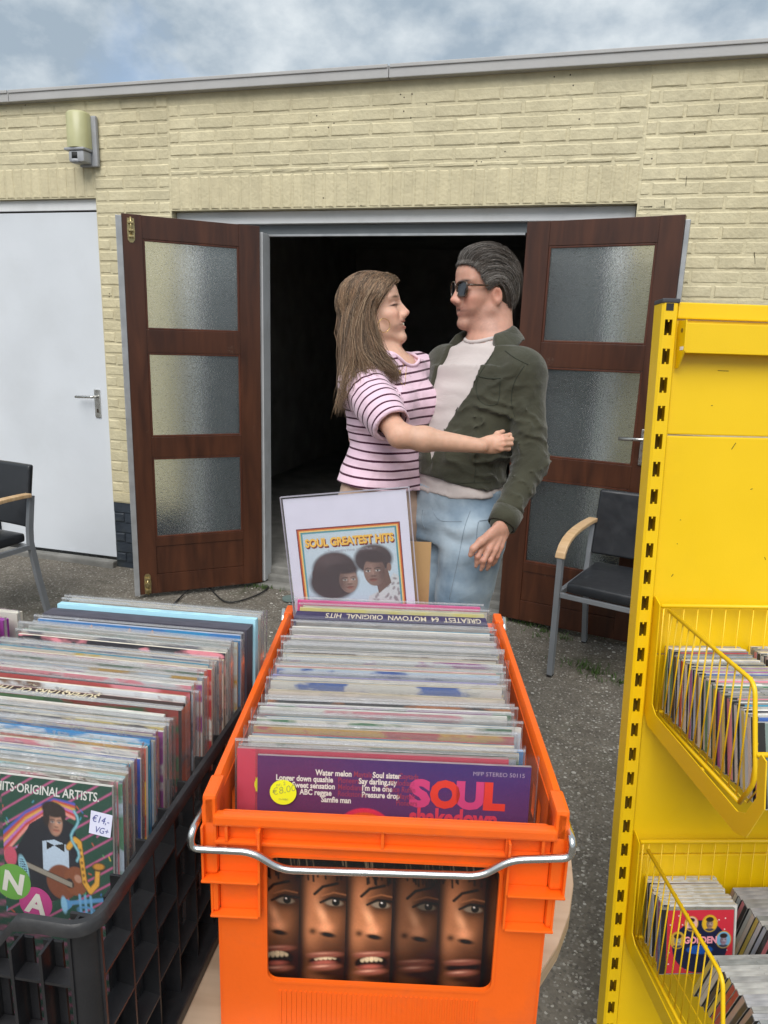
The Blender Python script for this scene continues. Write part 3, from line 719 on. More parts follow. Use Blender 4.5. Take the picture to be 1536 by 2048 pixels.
def edge_material():
    m = bpy.data.materials.new('record_edge_card'); N, L = nodes_of(m); b = N['Principled BSDF']
    a1 = N.new('ShaderNodeAttribute'); a1.attribute_type = 'OBJECT'; a1.attribute_name = 'edge_col'
    tc = N.new('ShaderNodeTexCoord'); mp = N.new('ShaderNodeMapping'); mp.inputs['Scale'].default_value = (40, 400, 18)
    L.new(tc.outputs['Object'], mp.inputs['Vector'])
    n = N.new('ShaderNodeTexNoise'); n.inputs['Scale'].default_value = 1.0; n.inputs['Detail'].default_value = 4; L.new(mp.outputs['Vector'], n.inputs['Vector'])
    r = N.new('ShaderNodeMapRange'); r.inputs['From Min'].default_value = 0.3; r.inputs['From Max'].default_value = 0.7; r.inputs['To Min'].default_value = 0.62; r.inputs['To Max'].default_value = 1.15; L.new(n.outputs['Fac'], r.inputs['Value'])
    sc = N.new('ShaderNodeVectorMath'); sc.operation = 'SCALE'; L.new(a1.outputs['Color'], sc.inputs[0]); L.new(r.outputs['Result'], sc.inputs['Scale'])
    L.new(sc.outputs['Vector'], b.inputs['Base Color']); b.inputs['Roughness'].default_value = 0.7
    return m
M['cover'] = sleeve_card_material(); M['edge'] = edge_material()
def plastic_material(name, haze, tint=(0.80, 0.80, 0.82), rough=0.16, k=1.0):
    m = bpy.data.materials.new(name); N, L = nodes_of(m); N.remove(N['Principled BSDF']); out = N['Material Output']
    tr = N.new('ShaderNodeBsdfTransparent'); tr.inputs['Color'].default_value = (0.97, 0.97, 0.97, 1)
    gl = N.new('ShaderNodeBsdfGlossy'); gl.inputs['Roughness'].default_value = rough; gl.inputs['Color'].default_value = (1, 1, 1, 1)
    df = N.new('ShaderNodeBsdfDiffuse'); df.inputs['Color'].default_value = (*tint, 1)
    tc = N.new('ShaderNodeTexCoord'); n = N.new('ShaderNodeTexNoise'); n.inputs['Scale'].default_value = 28; n.inputs['Detail'].default_value = 3; n.inputs['Distortion'].default_value = 1.2
    L.new(tc.outputs['Object'], n.inputs['Vector'])
    bp = N.new('ShaderNodeBump'); bp.inputs['Distance'].default_value = 0.003; bp.inputs['Strength'].default_value = 0.6; L.new(n.outputs['Fac'], bp.inputs['Height'])
    L.new(bp.outputs['Normal'], gl.inputs['Normal'])
    fr = N.new('ShaderNodeFresnel'); fr.inputs['IOR'].default_value = 1.5; L.new(bp.outputs['Normal'], fr.inputs['Normal'])
    m1 = N.new('ShaderNodeMixShader'); m1.inputs['Fac'].default_value = haze; L.new(tr.outputs[0], m1.inputs[1]); L.new(df.outputs[0], m1.inputs[2])
    fk = N.new('ShaderNodeMath'); fk.operation = 'MULTIPLY'; fk.inputs[1].default_value = k; L.new(fr.outputs[0], fk.inputs[0])
    m2 = N.new('ShaderNodeMixShader'); L.new(fk.outputs[0], m2.inputs['Fac']); L.new(m1.outputs[0], m2.inputs[1]); L.new(gl.outputs[0], m2.inputs[2])
    L.new(m2.outputs[0], out.inputs['Surface'])
    return m
M['poly'] = plastic_material('polythene_sleeve', 0.035, k=0.45); M['poly_edge'] = plastic_material('polythene_fold', 0.22, (0.72, 0.73, 0.76), 0.2, k=0.6)
LPW = 0.315
def record_mesh(th, w=LPW, h=LPW, spine=False):
    V = [(-w / 2, 0, 0), (w / 2, 0, 0), (w / 2, th, 0), (-w / 2, th, 0), (-w / 2, 0, h), (w / 2, 0, h), (w / 2, th, h), (-w / 2, th, h)]
    F = [(0, 1, 5, 4), (2, 3, 7, 6), (4, 5, 6, 7), (1, 2, 6, 5), (3, 0, 4, 7), (0, 3, 2, 1)]
    me = mesh('record', V, F, M['cover']); me.materials.append(M['edge'])
    for i, p in enumerate(me.polygons): p.material_index = 0 if i in (0, 1) or (spine and i in (2,)) else 1
    return me
def sleeve_mesh(th, w=0.325, h=0.322, seed=0):
    """thin open bag of polythene with a wavy mouth"""
    r = random.Random(seed); n = 14; V = []; F = []
    for side, y in ((0, -0.0012), (1, th + 0.0012)):
        for i in range(n + 1):
            x = -w / 2 + w * i / n
            wob = r.uniform(-1, 1) * 0.0011
            V += [(x, y, -0.001), (x, y, h * 0.9), (x, y + (wob if 0 < i < n else 0), h + r.uniform(-0.0012, 0.0012))]
    m = (n + 1) * 3
    for s in (0, 1):
        for i in range(n):
            for k in (0, 1):
                a = s * m + i * 3 + k; q = (a, a + 3, a + 4, a + 1); F.append(q if s == 0 else q[::-1])
    nf = len(F)
    for i in (0, n):
        for k in (0, 1): a = i * 3 + k; F.append((a, a + 1, m + a + 1, m + a))
    # folded seam along the top and right edges
    rim = MB()
    me = mesh('plastic_sleeve', V, F, M['poly']); me.materials.append(M['poly_edge'])
    for p in list(me.polygons)[nf:]: p.material_index = 1
    return me
SEAM = MB().box(-0.1625, 0.1625, -0.0016, 0.0002, 0.3205, 0.3228).me('sleeve_seam', M['poly_edge'])
REC = {t: record_mesh(t) for t in (0.003, 0.0038, 0.005)}
SLV = [sleeve_mesh(0.004, seed=k) for k in range(6)]
PALE = [(0.62, 0.60, 0.55), (0.70, 0.68, 0.62), (0.58, 0.60, 0.62), (0.50, 0.58, 0.66), (0.66, 0.58, 0.50), (0.72, 0.70, 0.66), (0.42, 0.50, 0.60), (0.60, 0.62, 0.58), (0.55, 0.50, 0.45)]
RICH = [(0.45, 0.06, 0.06), (0.05, 0.12, 0.38), (0.03, 0.03, 0.04), (0.55, 0.32, 0.05), (0.08, 0.22, 0.12), (0.32, 0.08, 0.28), (0.04, 0.30, 0.45), (0.65, 0.52, 0.12), (0.16, 0.10, 0.07), (0.70, 0.25, 0.30), (0.20, 0.20, 0.24)]
EDGE = [(0.66, 0.58, 0.44), (0.72, 0.67, 0.56), (0.60, 0.50, 0.36), (0.75, 0.72, 0.66), (0.50, 0.42, 0.30), (0.70, 0.66, 0.60)]
lr = random.Random(11)
HUES = [('black', (0.03, 0.03, 0.035)), ('dark grey', (0.2, 0.2, 0.24)), ('grey', (0.55, 0.55, 0.55)), ('white', (0.71, 0.69, 0.65)), ('cream', (0.66, 0.58, 0.5)), ('light blue', (0.46, 0.55, 0.64)), ('blue', (0.05, 0.14, 0.4)), ('teal', (0.04, 0.3, 0.45)), ('red', (0.45, 0.06, 0.06)), ('pink', (0.7, 0.25, 0.3)), ('purple', (0.32, 0.08, 0.28)), ('green', (0.08, 0.22, 0.12)), ('yellow', (0.65, 0.52, 0.12)), ('orange brown', (0.55, 0.32, 0.05)), ('brown', (0.16, 0.10, 0.07))]
def hue(c): return min(HUES, key=lambda h: sum((a - b) ** 2 for a, b in zip(h[1], c)))[0]
def nth(n): return '%d%s' % (n, 'th' if 10 <= n % 100 <= 20 else {1: 'st', 2: 'nd', 3: 'rd'}.get(n % 10, 'th'))
def record(parent_xf, x, y, z, lean, yaw, label, group, th=None, sleeve=True, a=None, b=None, e=None, me=None, roll=0.0):
    """one record standing in a crate; parent_xf = crate matrix"""
    th = th or lr.choice((0.003, 0.003, 0.0038, 0.005))
    o = link('record', me or REC[th])
    o.matrix_world = parent_xf @ Matrix.Translation((x, y, z)) @ Matrix.Rotation(yaw, 4, 'Z') @ Matrix.Rotation(-lean, 4, 'X') @ Matrix.Rotation(roll, 4, 'Y')
    pa = a or (lr.choice(PALE) if lr.random() < 0.62 else lr.choice(RICH)); pb = b or (lr.choice(RICH) if lr.random() < 0.6 else lr.choice(PALE))
    o['cover_a'] = list(map(float, pa)); o['cover_b'] = list(map(float, pb)); o['edge_col'] = list(map(float, e or (lr.choice(EDGE) if lr.random() < 0.78 else lr.choice(RICH))))
    tag(o, label.replace('*', hue(pa)), 'record', group)
    if sleeve:
        s = link('plastic_sleeve', lr.choice(SLV), o, (lr.uniform(-0.004, 0.004), -0.0005, -0.001))
        if lr.random() < 0.45: link('sleeve_seam', SEAM, s)
        s.scale = (1.0, 1.0, lr.choice((1.0, 1.0, 1.008, 1.018)))
    return o
# ------------------------------------------------------------------ orange crate
def plastic(name, col, rough=0.38, scuff=None):
    return mat(name, col, rough, var=0.07, vscale=7, bump=0.0003, bscale=160, spec=0.5, dirt=scuff or tuple(c * 0.55 + 0.03 for c in col), dirt_scale=9, dirt_amt=0.5)
M['orange'] = plastic('orange_crate_plastic', (0.86, 0.125, 0.006))
M['chrome'] = mat('zinc_wire', (0.66, 0.66, 0.64), 0.22, metal=1.0, var=0.12, vscale=30)
OC = thing('orange_crate', 'bright orange plastic crate full of records with a wire handle', 'crate', (-0.1635, 0.6525, TZ), math.radians(13.8))
def build_orange():
    m = M['orange']; c = OC; D = 0.586
    def bx(name, *a, b=0.003): return MB().box(*a, b).build(name, m, c)
    plate(rrect(-0.183, 0.0, 0.183, 0.311, 0.008), [rrect(-0.130, 0.088, 0.130, 0.256, 0.012)], 0.012, 0.016, m, 'front_panel', c)
    # raised border round the window
    plate(rrect(-0.1335, 0.0845, 0.1335, 0.2595, 0.0145), [rrect(-0.1301, 0.0879, 0.1301, 0.2561, 0.012)], 0.0105, 0.0118, m, 'window_border', c)
    plate(rrect(-0.183, 0.0, 0.183, 0.311, 0.008), [], D - 0.016, D - 0.012, m, 'back_panel', c)
    # rim of front and back
    for y0, y1 in ((0.0, 0.0119), (D - 0.0119, D)):
        bx('rim', -0.187, 0.187, y0, y1, 0.300, 0.3135)
    bx('band', -0.187, 0.187, 0.004, 0.0119, 0.274, 0.279, b=0.0015)
    for x in (-0.139, -0.0015, 0.134): bx('rib', x - 0.0018, x + 0.0018, 0.003, 0.0118, 0.2792, 0.2998, b=0.0008)
    for x in (-0.173, 0.173): bx('rib', x - 0.0018, x + 0.0018, 0.003, 0.0118, 0.2792, 0.2998, b=0.0008)
    # stepped stacking blocks at the front corners
    for s in (-1, 1):
        def blk(name, xa, xb, z0, z1, y0):
            xs = sorted((s * xa, s * xb))
            w = MB(); t = 0.0028
            w.box(xs[0], xs[1], y0, 0.0119, z0, z0 + t, 0.001)                              # floor
            w.box(xs[0], xs[1], y0 + 0.0005, y0 + 0.004, z0 + t, z1, 0.001) if name == 'corner_block_' else None
            xin = s * xb; w.box(min(xin, xin - s * t), max(xin, xin - s * t), y0, 0.0119, z0 + t, z1, 0.0008)
            xo = s * xa; w.box(min(xo, xo - s * t), max(xo, xo - s * t), y0 + 0.004, 0.0119, z0 + t, z1, 0.0008)
            return w.build(name, m, c)
        blk('corner_block', 0.200, 0.137, 0.232, 0.2995, -0.006)
        blk('corner_block', 0.192, 0.138, 0.183, 0.231, -0.001)
        xs = sorted((s * 0.199, s * 0.1835)); bx('corner_post', xs[0], xs[1], 0.004, 0.045, 0.236, 0.335, b=0.004)
        xs = sorted((s * 0.192, s * 0.1835)); bx('corner_post', xs[0], xs[1], 0.004, 0.042, 0.187, 0.2345, b=0.003)
        xs = sorted((s * 0.199, s * 0.1835)); bx('corner_post', xs[0], xs[1], D - 0.045, D - 0.004, 0.236, 0.335, b=0.004)
        # side wall with rows of slots
        holes = []
        for r_ in range(4):
            for k in range(13):
                y = 0.075 + k * 0.034; z = 0.075 + r_ * 0.058; holes.append([(y, z), (y + 0.016, z), (y + 0.016, z + 0.042), (y, z + 0.042)])
        sw = plate(rrect(0.016, 0.0, D - 0.016, 0.322, 0.004), holes, -0.002, 0.002, m, 'side_panel', c)
        sw.rotation_euler = (0, 0, math.pi / 2); sw.location = (s * 0.1855, 0, 0)
        # rim of the side: tall and rounded
        n = 24; prof = [(0.000, 0.300), (0.0145, 0.300), (0.0150, 0.322), (0.012, 0.331), (0.004, 0.333), (0.000, 0.328)]
        rm = MB(); V = []; F = []
        ys = np.linspace(0.004, D - 0.004, n + 1)
        for y in ys:
            e = min((y - 0.004) / 0.05, (D - 0.004 - y) / 0.05, 1.0); k = 0.0 if e >= 1 else -0.004 * (1 - e)
            for (px_, pz_) in prof: V.append((s * (0.1845 + px_), y, pz_ + 0.002 + k * (pz_ > 0.31)))
        q = len(prof)
        for i in range(n):
            for j in range(q): F.append((i * q + j, i * q + (j + 1) % q, (i + 1) * q + (j + 1) % q, (i + 1) * q + j)[::s])
        F.append(tuple(range(q))[::-s]); F.append(tuple(n * q + j for j in range(q))[::s])
        rm.add(V, F); smooth_by_angle(rm.build('rim', m, c), 50)
    bx('base', -0.183, 0.183, 0.0165, D - 0.0165, 0.0, 0.012)
    for k in range(40):
        x = -0.115 + k * 0.23 / 39
        MB().box(x - 0.0011, x + 0.0011, 0.0108, 0.0119, 0.012, 0.074).build('fine_rib', m, c)
    # wire handles front and back
    def bail(y, yb, dirn):
        pts = [(-0.203, yb, 0.304), (-0.207, y, 0.300), (-0.209, y, 0.279), (-0.142, y, 0.279), (-0.110, y, 0.258), (0.106, y, 0.262), (0.136, y, 0.284), (0.200, y, 0.290), (0.200, y, 0.310), (0.199, yb, 0.312)]
        MB().tube(fillet(pts, 0.014, 6), 0.0043, 10).build('handle', M['chrome'], c, True)
    bail(-0.010, 0.03, 1)
    pts = [(-0.203, D - 0.03, 0.31), (-0.207, D + 0.010, 0.325), (-0.205, D + 0.012, 0.29), (0.205, D + 0.012, 0.29), (0.207, D + 0.010, 0.325), (0.203, D - 0.03, 0.31)]
    MB().tube(fillet(pts, 0.014, 6), 0.0043, 10).build('handle', M['chrome'], c, True)
build_orange()
bpy.context.view_layer.update()
OCM = OC.matrix_world.copy()

# the front record: purple lettering above, a row of faces below
def soul_cover():
    n = 300; cv = Canvas(LPW, LPW, n, n, (0.115, 0.035, 0.135))
    cv.put(cv.glow(0.75, 0.02, 0.5, 0.10), (0.05, 0.03, 0.17), 0.9)
    cv.put(cv.glow(0.15, 0.2, 0.25, 0.2), (0.14, 0.03, 0.10), 0.8)
    cv.put(cv.ell(0.40, 0.305, 0.115, 0.115), (0.75, 0.03, 0.09)); cv.put(cv.ell(0.40, 0.305, 0.098, 0.098), (0.80, 0.09, 0.02)); cv.put(cv.ell(0.40, 0.305, 0.085, 0.085), (0.02, 0.012, 0.01))
    cv.put(cv.line([(0.33, 0.27), (0.40, 0.235), (0.46, 0.26)], 0.018), (0.30, 0.10, 0.05))
    cv.Y = cv.Y - 0.035
    y0 = 0.315; b = [-0.02, 0.165, 0.342, 0.515, 0.69, 0.865, 1.01]
    cv.put(cv.rect(0, y0, 1, 1.1), (0.010, 0.006, 0.005))
    for k in range(6):
        x0, x1 = b[k], b[k + 1]; w = 0.18; m = cv.rect(x0, y0, x1 - 0.003, 1.1); fx = x0 + 0.0
        bright = (0.8, 0.95, 1.0, 0.42, 0.8, 0.4)[k]; P = lambda a: np.array(a) * bright
        base = np.array((0.15, 0.062, 0.028)) * bright
        cv.put(m, base * 0.22)
        # cheek and face light
        cv.put(m * cv.glow(fx + 0.055, 0.52, 0.055, 0.13), P((0.42, 0.21, 0.11)), 0.75)
        cv.put(m * cv.glow(fx + 0.04, 0.66, 0.055, 0.10), P((0.50, 0.26, 0.14)), 0.65)
        cv.put(m * cv.glow(fx + 0.13, 0.62, 0.045, 0.10), P((0.36, 0.18, 0.09)), 0.6)
        cv.put(m * cv.glow(fx + 0.06, 0.90, 0.06, 0.08), P((0.40, 0.20, 0.10)), 0.6)
        # nose with a highlight and a nostril
        cv.put(m * cv.glow(fx + 0.085, 0.60, 0.018, 0.06, -0.35), P((0.66, 0.40, 0.25)), 0.8)
        cv.put(m * cv.glow(fx + 0.098, 0.655, 0.030, 0.024), P((0.60, 0.33, 0.20)), 0.9)
        cv.put(m * cv.ell(fx + 0.108, 0.684, 0.028, 0.010, 0.15, 0.008), (0.006, 0.003, 0.002))
        cv.put(m * cv.glow(fx + 0.050, 0.672, 0.014, 0.013), base * 0.12, 0.8)
        # eye, lid, brow
        ex, ey = fx + 0.128, 0.545
        cv.put(m * cv.glow(ex, ey, 0.05, 0.035), base * 0.12, 0.95)
        cv.put(m * cv.ell(ex, ey + 0.003, 0.034, 0.0135, 0.05, 0.006), P((0.26, 0.24, 0.20)), 0.75); cv.put(m * cv.ell(ex + 0.008, ey, 0.015, 0.016, 0, 0.004), (0.01, 0.006, 0.004))
        cv.put(m * cv.ell(ex + 0.004, ey - 0.006, 0.003, 0.003), P((0.8, 0.8, 0.8)))
        cv.put(m * cv.line([(ex - 0.05, ey + 0.004), (ex - 0.01, ey - 0.018), (ex + 0.05, ey - 0.012)], 0.009), (0.004, 0.003, 0.003))
        cv.put(m * cv.line([(ex - 0.045, ey - 0.024), (ex, ey - 0.040), (ex + 0.045, ey - 0.032)], 0.006), P((0.34, 0.17, 0.09)), 0.6)
        cv.put(m * cv.line([(fx + 0.055, ey - 0.03), (fx + 0.085, ey - 0.062), (fx + 0.14, ey - 0.078)], 0.011), (0.006, 0.004, 0.003))
        # mouth
        op = (0.030, 0.013, 0.024, 0.0, 0.010, 0.0)[k]; mx, my = fx + 0.10, 0.795
        if op: cv.put(m * cv.ell(mx, my, 0.062, op + 0.006, -0.10, 0.006), (0.008, 0.003, 0.003))
        cv.put(m * cv.ell(mx, my - op - 0.012, 0.066, 0.014, -0.10, 0.008), P((0.20, 0.085, 0.065))); cv.put(m * cv.glow(mx - 0.012, my - op - 0.017, 0.04, 0.005, -0.10), P((0.44, 0.28, 0.22)), 0.7)
        if op > 0.01:
            mo_ = cv.ell(mx, my, 0.052, op + 0.002, -0.10, 0.006)
            for j in range(5):
                tx = mx - 0.034 + j * 0.0175; cv.put(m * mo_ * cv.ell(tx, my - op * 0.55 - 0.002 * j, 0.0095, op * 0.40 + 0.004, 0, 0.005), P(np.array((0.50, 0.46, 0.34)) * (1 - 0.10 * abs(j - 2))))
            cv.put(m * cv.ell(mx - 0.005, my + op * 0.7, 0.040, 0.010, -0.1, 0.01), P((0.42, 0.16, 0.13)), 0.8)
        cv.put(m * cv.ell(mx, my + op + 0.014, 0.056, 0.015, -0.12, 0.010), P((0.24, 0.105, 0.08))); cv.put(m * cv.glow(mx - 0.012, my + op + 0.012, 0.030, 0.005, -0.12), P((0.58, 0.40, 0.33)), 0.75)
        cv.put(m * cv.glow(mx, my + op + 0.042, 0.05, 0.012), base * 0.15, 0.8)
        # fringe of hair
        rr = random.Random(k)
        cv.put(m * cv.rect(0, y0, 1, y0 + 0.085), (0.008, 0.006, 0.005))
        for q in range(26):
            hx = x0 + rr.uniform(-0.01, 0.2); hl = 0.095 + rr.uniform(0, 0.055)
            cv.put(m * cv.line([(hx, y0), (hx + 0.012, y0 + hl)], 0.007), (0.010, 0.008, 0.006))
            if q % 3 == 0: cv.put(m * cv.line([(hx, y0 + 0.02), (hx + 0.01, y0 + hl * 0.8)], 0.0022), P((0.42, 0.36, 0.26)), 0.8)
        cv.put(m * cv.glow(x0 + 0.0, 0.7, 0.022, 0.5), (0.004, 0.003, 0.003), 0.9)
    cv.put(cv.rect(0.69, y0, 0.862, y0 + 0.012), (0.5, 0.03, 0.02))
    cv.put(cv.rect(0, 0.945, 1, 1.1) , (0.05, 0.012, 0.006), 0.75)
    cv.Y = cv.Y + 0.035; lo_ = cv.rect(0, y0 + 0.035, 1, 1.1)[..., None]; cv.C = cv.C * (1 - lo_) + lo_ * np.clip(np.maximum(cv.C, 0) ** 1.25 * np.array([2.35, 2.0, 1.8]) - 0.006, 0.002, 1)
    cv.grain(0.05)
    return cv
M['clear_bag'] = plastic_material('clear_bag', 0.012, rough=0.1, k=0.22)
def soul_record():
    o = record(OCM, 0.008, 0.037, 0.036, math.radians(4.5), 0.0, 'purple soul compilation record at the front of the orange crate, row of faces below', None, th=0.0038, a=(0.1, 0.03, 0.12), b=(0.1, 0.03, 0.12), e=(0.35, 0.28, 0.3))
    for ch in list(o.children):
        ch.data = ch.data.copy(); ch.data.materials[0] = M['clear_bag']
    s = soul_cover().sheet('cover_print', M['ink'], o, -0.0003)
    T = lambda st, size, x, z, col, **k: text(st, size, col, o, (x, -0.0006, z), **k)
    W = (0.80, 0.74, 0.66); R_ = (0.34, 0.05, 0.10)
    T('S', 0.044, 0.020, 0.262, (0.62, 0.06, 0.20), bold=0.0026, sx=1.10); T('U', 0.044, 0.073, 0.262, (0.62, 0.06, 0.20), bold=0.0026, sx=1.05)
    for k, ch in enumerate('OL'): pass
    T('O', 0.044, 0.0435, 0.262, (0.74, 0.05, 0.03), bold=0.0026, sx=0.93)
    T('L', 0.044, 0.104, 0.262, (0.74, 0.05, 0.03), bold=0.0026, sx=1.10)
    T('shakedown', 0.030, 0.020, 0.238, (0.68, 0.05, 0.10), bold=0.0012, sx=0.75)
    T('MFP STEREO 50115', 0.0072, 0.091, 0.302, (0.42, 0.34, 0.45), sx=1.0)
    rows = (('Water melon', 'Maytals', 'Soul sister', 'Gaytads'), ('Longer down quashie', 'Pioneers', 'Say darling,say', 'Melodians'), ('Sweet sensation', 'Melodians', "I'm the one", 'Bruce Ruffin'), ('ABC reggae', 'Rockstones', 'Pressure drop', 'Maytals'), ('Samfie man', '', '', 'Pioneers'))
    xs = ((-0.090, -0.046, -0.024, 0.006), (-0.136, -0.064, -0.040, -0.004), (-0.117, -0.064, -0.036, -0.009), (-0.108, -0.064, -0.036, 0.005), (-0.083, 0, 0, 0.004))
    for r_, (row, xx) in enumerate(zip(rows, xs)):
        z = 0.2905 - r_ * 0.0083
        for k, st in enumerate(row):
            if st: T(st, 0.0098, xx[k], z + 0.0035, W if k in (0, 2) else R_, bold=0.0003 if k in (0, 2) else 0.0001, sx=0.78 if k in (0, 2) else 0.72)
    # price sticker
    st = MB(); st.add([(0.0155 * math.cos(a), -0.0009, 0.0155 * math.sin(a)) for a in np.linspace(0, 2 * math.pi, 40)[:-1]], [tuple(range(39))])
    for x, y, z in ((-0.127, -0.0022, 0.272),):
        q = st.build('price_sticker', flat((0.80, 0.80, 0.02), 0.6), o, False, (x, y, z))
        text('€8,00', 0.012, (0.30, 0.32, 0.10), q, (-0.0125, -0.0014, -0.004), name='handwriting', shear=0.2, rot=(math.pi / 2, -0.25, 0), bold=-0.0002)
        text('nr. 2', 0.006, (0.4, 0.42, 0.12), q, (-0.008, -0.0014, 0.007), name='handwriting', shear=0.2, rot=(math.pi / 2, -0.25, 0))
        text('CLOSED', 0.003, (0.3, 0.32, 0.10), q, (-0.005, -0.0014, -0.0095), name='handwriting')
    return o
soul_record()
# second record: pink cover just behind on the left with its own sticker
def pink_behind():
    o = record(OCM, -0.017, 0.0425, 0.040, math.radians(4.8), 0.004, 'crimson and pink record peeping out left behind the purple soul record', None, a=(0.62, 0.05, 0.10), b=(0.62, 0.05, 0.10), e=(0.5, 0.3, 0.3))
    MB().box(-0.130, 0.0, -0.0010, -0.0002, 0.235, 0.297).build('pink_label', flat((0.78, 0.42, 0.40), 0.5), o)
    st = MB(); st.add([(0.0155 * math.cos(a), -0.0012, 0.0155 * math.sin(a)) for a in np.linspace(0, 2 * math.pi, 40)[:-1]], [tuple(range(39))])
    q = st.build('price_sticker', flat((0.80, 0.80, 0.02), 0.6), o, False, (-0.121, -0.0014, 0.272))
    text('€4', 0.012, (0.30, 0.32, 0.10), q, (-0.0085, -0.0016, -0.006), name='handwriting', shear=0.2, bold=-0.0002)
pink_behind()
# the rest of the orange crate, front to back
def fill_orange():
    y = 0.052; k = 0
    special = {3: ('record with a bright blue cover near the front of the orange crate', (0.03, 0.22, 0.52), (0.05, 0.25, 0.55)),
               14: ('record with a black and orange striped top in the middle of the orange crate', (0.03, 0.03, 0.035), (0.62, 0.22, 0.06)),
               24: ('record with a violet blue crinkled cover deep in the orange crate', (0.13, 0.12, 0.33), (0.20, 0.18, 0.42)),
               27: ('record with a salmon pink top deep in the orange crate', (0.75, 0.36, 0.33), (0.75, 0.36, 0.33))}
    while y < 0.412:
        f = (y - 0.05) / 0.43
        step = lr.choice((0.0050, 0.0056, 0.0062, 0.0070, 0.0080)) if lr.random() < 0.78 else lr.uniform(0.010, 0.017)
        lab, a, b = special.get(k, ('* topped record in a clear sleeve, %s from the front in the orange crate' % nth(k + 3), None, None))
        rc = record(OCM, lr.uniform(-0.009, 0.007), y, 0.040 + 0.017 * f + lr.uniform(-0.007, 0.005), math.radians(4.6 - 1.5 * f + lr.uniform(-0.7, 0.7)), lr.uniform(-0.008, 0.008), lab, None if k in special else 'records packed in the orange crate', a=a, b=b,
               e=None if not a else tuple(min(1, c * 1.6 + 0.08) for c in a))
        y += step; k += 1
    # box set with a printed spine, lying upside down to the viewer
    o = record(OCM, -0.004, 0.420, 0.054, math.radians(1), 0.003, 'navy box set of Motown hits with upside down gold lettering along its spine', None, me=record_mesh(0.036, 0.318, 0.318), sleeve=False, a=(0.03, 0.025, 0.08), b=(0.04, 0.03, 0.1), e=(0.045, 0.035, 0.10))
    MB().box(-0.145, 0.159, -0.0012, -0.0002, 0.290, 0.3025).build('gold_band', flat((0.42, 0.32, 0.12), 0.5), o)
    MB().box(-0.135, 0.155, -0.0012, -0.0002, 0.270, 0.2895).build('blue_band', flat((0.12, 0.42, 0.58), 0.5), o)
    text('GREATEST  64  MOTOWN  ORIGINAL  HITS', 0.030, (0.62, 0.55, 0.42), o, (0.150, 0.0285, 0.3184), rot=(0, 0, math.pi), sx=0.445, bold=0.0003)
    record(OCM, -0.003, 0.461, 0.056, math.radians(3), 0.0, 'record with a pale yellow top behind the navy box set', None, a=(0.75, 0.68, 0.25), b=(0.7, 0.66, 0.4), e=(0.75, 0.7, 0.4))
    record(OCM, 0.002, 0.468, 0.058, math.radians(2.6), 0.0, 'white topped record behind the yellow one in the orange crate', None, a=(0.7, 0.68, 0.62), b=(0.7, 0.68, 0.62))
    record(OCM, -0.009, 0.478, 0.064, math.radians(2.2), -0.004, 'hot pink record at the back of the orange crate below the sign', None, th=0.005, a=(0.80, 0.06, 0.30), b=(0.80, 0.06, 0.30), e=(0.85, 0.16, 0.42))
fill_orange()

